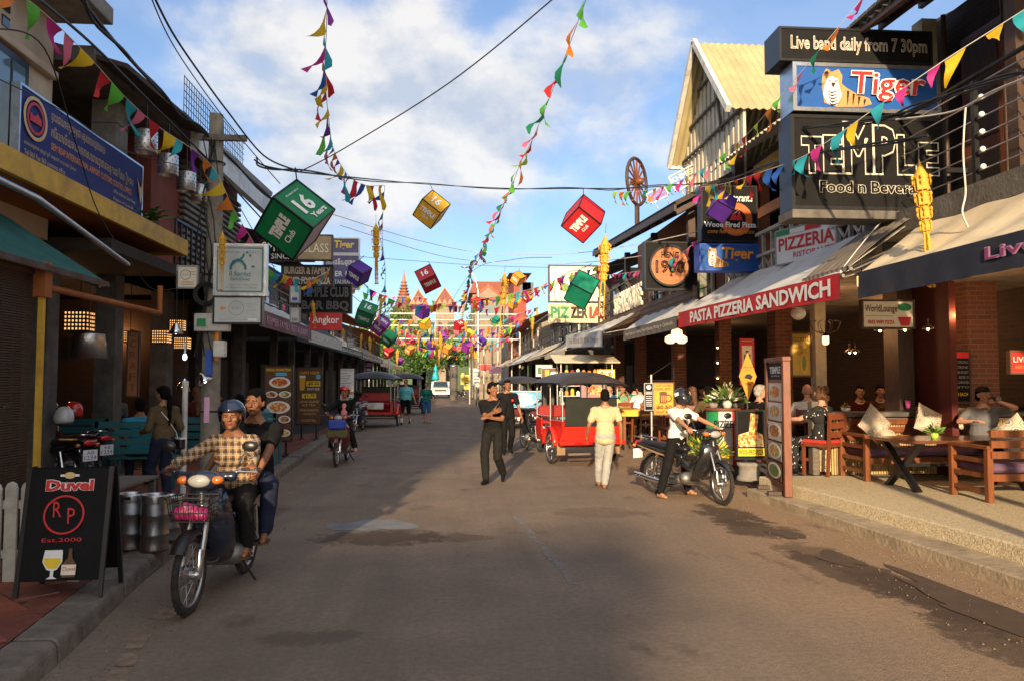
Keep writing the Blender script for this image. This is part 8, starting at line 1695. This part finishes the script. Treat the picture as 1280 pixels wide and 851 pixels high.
# ------------------------------------------------------------------ right-hand furniture
TZ = .275
def sofa(label, x0, x1, yb, yf, back=True):
    """timber sofa; back at yb, front at yf"""
    s = 1 if yf > yb else -1; t = thing('sofa', label, 'sofa', ((x0+x1)/2, (yb+yf)/2, TZ)); a, b = min(yb, yf), max(yb, yf)
    for x in (x0, x1):
        for y in (a+.035, b-.035): wbuild(MB().bx(x-.035, x+.035, y-.035, y+.035, TZ, TZ+.6), 'leg', 'wood_orange', t, bev=.005)
        wbuild(MB().bx(x-.04, x+.04, a, b, TZ+.6, TZ+.64), 'armrest', 'wood_orange', t, bev=.006)
        for z in (.1, .27, .44): wbuild(MB().bx(x-.015, x+.015, a+.07, b-.07, TZ+z, TZ+z+.05), 'arm_slat', 'wood_orange', t)
    for y in (a+.04, b-.04): wbuild(MB().bx(x0+.036, x1-.036, y-.02, y+.02, TZ+.24, TZ+.32), 'seat_rail', 'wood_orange', t)
    wbuild(MB().bx(x0+.06, x1-.06, a+.06, b-.02, TZ+.33, TZ+.43), 'seat_cushion', mat('cushion_purple', (.13, .07, .13), .85, bump=.2), t, bev=.03)
    if back:
        for z in (.5, .62, .74): wbuild(MB().bx(x0, x1, yb-.02, yb+.02, TZ+z, TZ+z+.08), 'back_slat', 'wood_orange', t)
    return t
sofa('timber sofa against the bamboo planter with two flowered pillows', 5.7, 8.0, 10.95, 10.2); sofa('timber sofa at the right edge with slatted arm, back to the viewer', 6.08, 7.6, 8.3, 9.0)
t = thing('terrace_table', 'dark timber table on black crossed legs between the two sofas', 'table', (6.5, 9.55, TZ))
for k in range(6): wbuild(MB().bx(5.6, 7.5, 9.12+k*.145, 9.262+k*.145, TZ+.6, TZ+.64), 'plank', mat('table_top', (.14, .055, .03), .25, var=.3, scale=5, stretch=(.8, 6, 6), coat=.3, bump=.08), t, bev=.004)
for x in (5.75, 7.2):
    wbuild(MB().beam((x, 9.15, TZ), (x, 9.9, TZ+.6), .05, .09, up=(1, 0, 0)), 'leg', 'black_paint', t); wbuild(MB().beam((x+.052, 9.9, TZ), (x+.052, 9.15, TZ+.6), .05, .09, up=(1, 0, 0)), 'leg', 'black_paint', t)
wbuild(MB().beam((5.8, 9.53, TZ+.3), (7.2, 9.53, TZ+.3), .04, .04), 'stretcher', 'black_paint', t)
pill = mat('pillow_print', (.62, .55, .42), .85, bump=.2)
def pilln(t, b):
    n = t.nodes; l = t.links; tc = n.new('ShaderNodeTexCoord'); vo = n.new('ShaderNodeTexVoronoi'); vo.inputs['Scale'].default_value = 7.5; l.new(tc.outputs['Object'], vo.inputs['Vector'])
    cr = n.new('ShaderNodeValToRGB'); l.new(vo.outputs['Distance'], cr.inputs[0]); e = cr.color_ramp.elements; cr.color_ramp.interpolation = 'CONSTANT'
    e[0].position = 0; e[0].color = (.3, .12, .05, 1); e[1].position = .12; e[1].color = (.56, .48, .36, 1)
    for p_, c in ((.24, (.04, .03, .06, 1)), (.29, (.56, .48, .36, 1)), (.42, (.12, .12, .2, 1)), (.46, (.52, .44, .33, 1))): q = e.new(p_); q.color = c
    l.new(cr.outputs[0], b.inputs['Base Color'])
setnode(pill, pilln)
def pillow(label, px, py, Y, s, rot):
    p = atY(px, py, Y); t = thing('pillow', label, 'pillow', p, rot=rot)
    m = MB()
    for sd in (1, -1):
        def fn(u, v):
            a, b = 2*u-1, 2*v-1; h = (max(0, 1-a*a)*max(0, 1-b*b))**.42; pin = 1-.09*(1-abs(a))*(abs(b)) - .09*(1-abs(b))*abs(a)
            return (a*s/2*(1-.1*(1-b*b)*abs(a)), sd*h*s*.25, b*s/2*(1-.1*(1-a*a)*abs(b)))
        m.grid(fn, 14, 14)
    m.build('cushion_cover', pill, t, fix=True); return t
pillow('flowered cream pillow standing on its corner at the left end of the far sofa', 1093, 530, 10.5, .44, (-.25, .75, .1)); pillow('flowered cream pillow in the middle of the far sofa behind the small pot', 1160, 526, 10.6, .42, (-.25, .45, .1)); pillow('pale pillow tucked beside the man in grey', 1207, 523, 10.75, .36, (-.3, .1, 0)); pillow('flowered pillow propped on the near sofa at the right edge', 1268, 545, 8.75, .42, (-.2, -.6, -.3)); pillow('low flowered pillow lying under the left corner pillow', 1108, 545, 10.4, .34, (-.9, .3, 0))
p = atY(1168, 551, 9.5)
def leafy(label, loc, n, r, pot=None, potc='leaf_light', mm=('leaf', 'leaf_light'), seed=1, name='potted_plant', ps=.06, ph=.08, ls=.05):
    t = thing(name, label, 'plant', loc); r_ = random.Random(seed)
    if pot != 'none': MB().lathe([(0, 0), (ps*.75, 0), (ps, ph*.6), (ps*.85, ph), (ps*.75, ph), (ps*.7, ph*.7), (0, ph*.7)], 16).build('pot', potc, t)
    st = MB()
    for i, m_ in enumerate(mm):
        q = MB()
        for k in range(n//len(mm)):
            d = V((r_.gauss(0, 1), r_.gauss(0, 1), abs(r_.gauss(0, .8)))).normalized()*r*r_.uniform(.3, 1); c = V((0, 0, ph))+d; a = d.normalized()*ls*r_.uniform(.6, 1.2); b = a.orthogonal().normalized()*ls*.38
            q.add([c-a, c+b, c+a, c-b], [(0, 1, 2, 3)])
            if k % 4 == 0: st.tube([(0, 0, ph*.6), c], .003, 3)
        q.build('leaves', m_, t, fix=False)
    st.build('stems', 'leaf_dark', t); return t
leafy('small green plant in a lime glass pot on the terrace table', (atY(1168, 545, 9.4).x, 9.4, TZ+.641), 60, .12, potc=mat('lime_glass', (.4, .6, .08), .1, bump=0, coat=.5), ps=.05, ph=.08)
leafy('tiny orange flower bowl on the planter wall', (5.9, 11.15, 1.2), 40, .07, potc='white_print', mm=('food_pizza', 'leaf'), ps=.07, ph=.05, ls=.03)
# bamboo planter wall behind the far sofa
t = thing('low_wall', 'low bamboo-faced wall with grey ledge behind the far sofa', 'wall', (7, 11.2, TZ)); wbuild(MB().bx(5.55, 8.6, 11.02, 11.3, TZ, 1.12), 'core', 'dark_wall', t)
for k in range(75): wbuild(MB().tube([(5.6+k*.04, 11.0, TZ), (5.6+k*.04, 11.0, 1.1)], .018, 6, cap=False), 'bamboo_cane', mat('bamboo_pale', (.4, .28, .12), .6, var=.3, scale=6), t)
wbuild(MB().bx(5.45, 8.7, 10.95, 11.4, 1.12, 1.19), 'ledge', 'concrete_dark', t, bev=.01)
t = thing('carved_post', 'dark post with carved pale stone panel beside the curly-haired woman', 'post', (5.45, 11.05, TZ)); wbuild(MB().bx(5.28, 5.38, 10.95, 11.1, TZ, 1.35), 'timber_post', 'wood_grey', t, bev=.01); wbuild(MB().bx(5.39, 5.56, 10.97, 11.02, TZ+.05, 1.12), 'stone_panel', mat('carved_stone', (.42, .32, .2), .9, var=.45, scale=16, bump=1.2, bscale=24), t)
for k in range(4):
    q = wbuild(MB().torus((5.475, 10.965, TZ+.17+k*.2), .055, .018, 'Y', 18, 6), 'carving', 'carved_stone', t)
def chair(label, x, y, rz, m_='wood_red', z=TZ, cush=None, name='chair', group=None):
    t = thing(name, label, 'chair', (x, y, z), rz, group)
    for sx in (-.2, .2):
        MB().bx(sx-.02, sx+.02, .16, .2, 0, .45).build('leg', m_, t); MB().beam((sx, -.2, 0), (sx, -.25, .92), .04, .04).build('leg', m_, t)
    MB().bx(-.22, .22, -.22, .22, .42, .46).build('seat', m_, t, bev=.005)
    if cush: MB().bx(-.21, .21, -.2, .21, .46, .52).build('cushion', cush, t, bev=.02)
    for k in range(3): MB().bx(-.18, .18, -.25-.008*k, -.225-.008*k, .56+k*.13, .65+k*.13).build('back_slat', m_, t)
    MB().bx(-.18, .18, .165, .19, .2, .24).build('stretcher', m_, t); return t
p = atY(1027, 503, 11.0); chair('red-brown timber chair with red cushion under the curly-haired woman', p.x, 11.0, .55, cush=mat('cushion_red', (.5, .03, .02), .8))
p = atY(1009, 489, 12.4); chair('timber chair under the bald man in white', p.x, 12.4, -.3)
p = atY(949, 487, 12.6); chair('timber chair under the grey-haired man in black', p.x, 12.6, -1.2)
def table(label, x, y, z, w=.7, d=.7, h=.74, m_='wood_red', cloth_=None, rz=0):
    t = thing('table', label, 'table', (x, y, z), rz)
    MB().bx(-w/2, w/2, -d/2, d/2, h-.035, h).build('tabletop', m_, t, bev=.005)
    for sx in (-1, 1):
        for sy in (-1, 1): MB().bx(sx*(w/2-.06)-.03, sx*(w/2-.06)+.03, sy*(d/2-.06)-.03, sy*(d/2-.06)+.03, 0, h-.035).build('leg', m_, t)
    if cloth_: MB().bx(-w/2-.01, w/2+.01, -d/2-.01, d/2+.01, h-.14, h+.012).build('cloth_cover', cloth_, t, bev=.01)
    return t
yc = mat('cloth_yellow', (.75, .45, .06), .8, bump=.2)
table('timber dining table between the curly-haired woman and the bald man', 5.15, 11.8, TZ, rz=.2); table('small table before the grey-haired man behind the barrel', 5.6, 12.3, .25)
for k, (px, Y, lb) in enumerate(((768, 18.6, 'yellow-topped table just right of the beige-shirted man'), (800, 17.6, 'yellow-topped table between the market posters and the beer board'), (788, 20.5, 'yellow-topped table under the man with the red cap'), (850, 16.4, 'dark table behind the woman in the white t-shirt'))):
    p = atY(px, 500, Y); table(lb, p.x, Y, .25, 1.0, .7, .74, 'wood_orange', yc if k < 3 else None)
for k, (px, Y, rz, mm) in enumerate(((775, 17.7, .2, 'wood_orange'), (812, 16.7, -.2, 'wood_red'), (826, 17.8, .5, 'wood_red'), (790, 19.2, 3, 'wood_orange'), (840, 15.6, .3, 'wood_red'), (870, 15.4, -.2, 'wood_red'), (885, 14.6, .3, 'wood_red'))):
    p = atY(px, 500, Y); chair(('orange timber chair at the yellow table nearest the beige-shirted man', 'red chair backing onto the beer board', 'red chair right of the yellow tables', 'orange chair turned to the viewer under the posters', 'red chair left of the woman with long hair', 'red chair under the woman with long brown hair', 'red chair under the man with the backpack')[k], p.x, Y, rz, mm, z=.25)
# tall framed menu stand
a, b = V((4.40, 9.85)), V((4.55, 10.75)); d = a-b; w = d.length; rz = atan2(d.y, d.x)
t = thing('menu_stand', 'tall timber-framed TEMPLE menu stand with five food photographs at the kerb', 'menu stand', ((a.x+b.x)/2, (a.y+b.y)/2, .135), rz)
for s in (-1, 1): MB().bx(s*w/2-.045, s*w/2+.045, -.05, .05, 0, 1.78).build('frame_post', 'wood_red', t, bev=.006)
MB().bx(-w/2-.05, w/2+.05, -.055, .055, 1.78, 1.84).build('top_rail', 'wood_red', t, bev=.006); MB().bx(-w/2, w/2, -.05, .05, .08, .16).build('bottom_rail', 'wood_red', t); MB().bx(-w/2+.045, w/2-.045, -.02, .02, .16, 1.78).build('panel', mat('menu_red', (.22, .012, .012), .4, bump=0), t)
h = bpy.data.objects.new('printed_face', None); COL.objects.link(h); h.parent = t; h.location = (0, -.022, .16); it = [('r', .03, .97, .85, .99, 'black_board'), ('t', 'TEMPLE', .15, .85, .9, .96, 'white_print', dict(bold=.05)), ('t', 'food n beverage', .25, .8, .87, .89, 'white_print')]
for k in range(5): v = .67-k*.165; it += [('r', .06, .94, v, v+.15, ('cream_print', 'white_print', 'cream_print', 'grey_print', 'brown_print')[k], 'photo'), ('e', .5, v+.075, .4, .066, 'white_print', 'plate_picture'), ('e', .5, v+.075, .32, .05, ('food_pasta', 'food_salad', 'food_meat', 'food_salad', 'leaf_light')[k], 'food_picture')]
put(h, w-.09, 1.62, it)
for x in (-.3, .3): MB().bx(x-.04, x+.04, -.22, .22, 0, .05).build('foot', 'wood_dark', t)
# pizzeria barrel, poster, diamond sign, beer board
p = atY(905, 560, 12.9)
t = thing('barrel', 'oil-drum counter painted green, white and red and lettered PIZZERIA with flower pots on top', 'barrel', (p.x, 12.9, .25)); R0 = .29
for k, (a0, a1, mm) in enumerate(((pi*.9, pi*1.3, 'green_print'), (pi*1.3, pi*1.55, 'white_paint'), (pi*1.55, pi*2.9, 'red_print'))): MB().lathe([(R0, 0), (R0, .3), (R0+.01, .31), (R0, .32), (R0, .6), (R0+.01, .61), (R0, .62), (R0, .9)], 12, a0=a0, a1=a1).build('painted_side', mm, t)
MB().lathe([(0, .9), (R0+.04, .9), (R0+.04, .94), (0, .94)], 24).build('counter_top', 'wood_red', t)
q = MB(); text(q, 'PIZZERIA', -.26, .26, .62, .74, 0, bold=.03); m = MB(); m.v = [V((R0*sin(v.x/R0)+.004*0, -(R0+.008)*cos(v.x/R0), v.z)) for v in q.v]; m.v = [V(((R0+.008)*sin(v.x/R0), v.y, v.z)) for v, v2 in zip(m.v, q.v)] if 0 else [V(((R0+.008)*sin(v2.x/R0), -(R0+.008)*cos(v2.x/R0), v2.z)) for v2 in q.v]; m.f = q.f; m.sm = q.sm; m.build('lettering', 'black_print', t, fix=False)
for k, (dx, dy, r_, n) in enumerate(((.05, -.05, .3, 260), (-.16, .05, .16, 90), (.26, .06, .18, 100))): leafy(('tall leafy plant with pale blossoms on the drum counter', 'small pot plant at the left of the drum counter', 'small pot plant at the right of the drum counter')[k], (p.x+dx, 12.9+dy, 1.192), n, r_, potc=('white_paint', 'concrete', 'concrete_dark')[k], mm=('leaf', 'leaf_light', 'cream_print') if k == 0 else ('leaf', 'leaf_light'), seed=k+3, ps=.08, ph=.13 if k == 0 else .09, ls=.06)
leafy('leafy bush with yellow flowers spilling beside the drum', (atY(885, 560, 12.3).x, 12.3, .13), 260, .4, potc='concrete', mm=('leaf', 'leaf_light', 'yellow_print'), seed=8, ps=.16, ph=.3, ls=.06); leafy('small green plant low behind the motorbike seat', (atY(868, 545, 13.5).x, 13.5, .2), 120, .3, potc='concrete', seed=9, ps=.12, ph=.25, ls=.06)
px_sign('pizza_poster', 'wood-fired pizza poster board on a grey stone base behind the motorbike wheel', 'sign', 921, 513, 956, 573, 11.55, .05, 'black_board', 'black_paint', .015, (('p', [(.05, .25), (.95, .25), (.92, .5), (.6, .6), (.05, .5)], 'food_pizza', 'pizza_picture'), ('p', [(.42, .5), (.7, .5), (.78, .92), (.5, .95)], 'food_pasta', 'slice_picture'), ('r', .02, .98, .06, .22, 'yellow_print'), ('t', 'WOOD-FIRED PIZZA', .06, .94, .09, .19, 'brown_print', dict(bold=.03))))
p = atY(940, 592, 11.5); t = thing('stone_base', 'grey stone block carrying the pizza poster', 'stone block', (p.x, 11.6, .13)); MB().lathe([(0, 0), (.2, 0), (.19, .05), (.16, .08), (.16, .2), (.19, .23), (.19, .27), (0, .27)], 20).build('block', 'concrete', t)
p = atY(935, 500, 12.1); t = thing('diamond_sign', 'orange-yellow diamond warning-style sign on a stick behind the drum counter', 'sign', (p.x, 12.1, .25)); z0 = atY(935, 500, 12.1).z-.25; z1 = atY(935, 440, 12.1).z-.25; zm = (z0+z1)/2; ww = .145
MB().prism([(0, z0), (ww, zm), (0, z1), (-ww, zm)], -.01, .01).build('board', mat('diamond_orange', (.65, .25, .02), .5), t); MB().prism([(-.06, zm-.03), (-.03, zm+.03), (.03, zm+.04), (.08, zm), (.05, zm-.06), (.0, zm-.04)], -.016, -.011).build('emblem', 'black_print', t); m = MB(); text(m, 'BEWARE', -.07, .07, zm+.13, zm+.16, -.014); text(m, 'OF THE', -.05, .05, zm+.09, zm+.11, -.014); text(m, 'BEER', -.05, .05, zm-.14, zm-.11, -.014); m.build('lettering', 'brown_print', t, fix=False); MB().tube([(0, .02, 0), (0, .02, zm)], .015, 6).build('stick', 'wood_grey', t)
t = px_sign('beer_board', 'orange SAVE WATER DRINK BEER board with mug and $0.50 on a white pole', 'sign', 817, 478, 842, 518, 14.2, .03, mat('board_orange', (.75, .33, .03), .5), 'brown_print', .01, (('t', 'SAVE WATER..', .08, .92, .87, .94, 'brown_print', dict(bold=.02)), ('t', 'DRINK BEER..', .08, .92, .77, .84, 'brown_print', dict(bold=.02)), ('r', .3, .65, .36, .66, 'brown_print', 'mug_picture'), ('e', .48, .68, .2, .05, 'brown_print', 'mug_picture'), ('o', .72, .52, .12, .035, 'brown_print', 'mug_handle'), ('r', .38, .42, .4, .6, 'board_orange'), ('r', .48, .52, .4, .6, 'board_orange'), ('r', .57, .6, .4, .6, 'board_orange'), ('t', '$0.50', .12, .9, .17, .3, 'brown_print', dict(bold=.04)), ('t', 'DRAFT BEER', .1, .9, .05, .12, 'brown_print', dict(bold=.01))))
z0 = rect(817, 478, 842, 518, 14.2)[2]; MB().tube([(-.22, .05, .02-z0), (-.22, .05, .75)], .016, 8).build('pole', 'white_paint', t); MB().tube([(-.3, .05, .64), (.22, .05, .64)], .012, 6).tube([(-.28, .05, .7), (.2, .05, 1.0), (.22, .05, .64)], .008, 6).build('hanger', 'dark_metal', t)
px_sign('notice_card', 'narrow black and white notice hung left of the orange beer board', 'sign', 806, 479, 816, 512, 14.15, .02, 'black_board', 'grey_print', .005, [('e', .5, .86, .3, .08, 'white_print'), ('r', .1, .9, .58, .7, 'grey_print')]+[('r', .15, .85, .5-.07*i, .52-.07*i, 'white_print') for i in range(6)])
# market stall with posters near the three-wheelers
t = thing('market_stall', 'street food stall with bright shelves between the two right three-wheelers', 'stall', (3.9, 22.5, .1)); 
for s in (-1, 1):
    for y in (-.4, .4): MB().tube([(s*.75, y, 0), (s*.75, y, 2.15)], .025, 8).build('post', 'steel', t)
MB().bx(-.8, .8, -.45, .45, .75, .8).build('counter', 'white_paint', t); MB().bx(-.78, .78, -.44, -.42, .1, .75).build('front_panel', mat('stall_teal', (.05, .3, .32), .6), t)
for k, z in enumerate((1.1, 1.4, 1.7)): MB().bx(-.75, .75, 0, .4, z, z+.02).build('shelf', 'white_paint', t)
r_ = random.Random(3)
for k in range(36):
    z = (.8, 1.12, 1.42, 1.72)[k % 4]; x = -.68+(k//4)*.17; c = ('white_print', 'cream_print', 'green_print', 'orange_print', 'red_print', 'yellow_print')[r_.randrange(6)]
    o = thing('goods_jar', ('%s jar or box from the left on the %s shelf of the food stall' % ('first second third fourth fifth sixth seventh eighth ninth'.split()[k//4], ('lowest', 'second', 'third', 'top')[k % 4])), 'jar', (3.9+x, 22.5+(.1 if k % 4 else -.2), .1+z), group='jars and boxes on the food stall'); hh = r_.uniform(.12, .22)
    MB().lathe([(0, 0), (.05, 0), (.055, .02), (.055, hh*.8), (.035, hh*.9), (.035, hh), (0, hh)], 10).build('jar', c, o)
MB().slab((-.95, -.6, 2.1), (.95, -.6, 2.1), (.95, .6, 2.35), (-.95, .6, 2.35), .03).build('roof', aw_c, t)
px_sign('menu_poster', 'pale picture menu poster leaning between the red three-wheeler and the beige-shirted man', 'poster', 726, 476, 757, 497, 19.4, .03, mat('poster_mauve', (.3, .17, .2), .5), 'dark_metal', .012, (('e', .45, .5, .3, .3, 'food_meat'), ('e', .75, .4, .2, .3, 'food_pasta')))
px_sign('menu_poster', 'tilted yellow picture menu above the red three-wheeler canopy', 'poster', 747, 462, 768, 474, 19.6, .03, 'cream_print', 'yellow_print', .015, (('e', .3, .5, .2, .35, 'food_pizza'), ('e', .7, .5, .2, .35, 'food_salad')))
px_sign('menu_poster', 'white drinks menu on the dark wall over the stall', 'poster', 670, 456, 690, 470, 23.4, .03, 'white_print', 'grey_print', .01, (('r', .1, .4, .2, .8, 'leaf'), ('e', .7, .5, .2, .3, 'beer_print')))
px_sign('menu_poster', 'brown beer-glass poster beside the white drinks menu', 'poster', 677, 460, 698, 474, 23.0, .03, 'brown_print', 'grey_print', .01, (('r', .2, .45, .1, .85, 'beer_print'), ('e', .7, .5, .2, .2, 'white_print')))
for k, (px, py, Y) in enumerate(((745, 492, 18.8), (772, 497, 18.5), (795, 496, 17.8), (806, 500, 17.5))):
    p = atY(px, py, Y); t = thing('napkin_stand', ('first', 'second', 'third', 'fourth')[k]+' folded menu card standing on the yellow tables from the left', 'menu card', (p.x, Y, .25+.752+.03)); MB().prism([(-.1, 0), (.1, 0), (0, .2)], -.08, .08).build('card', ('cream_print', 'yellow_print', 'white_print', 'red_print')[k], t)
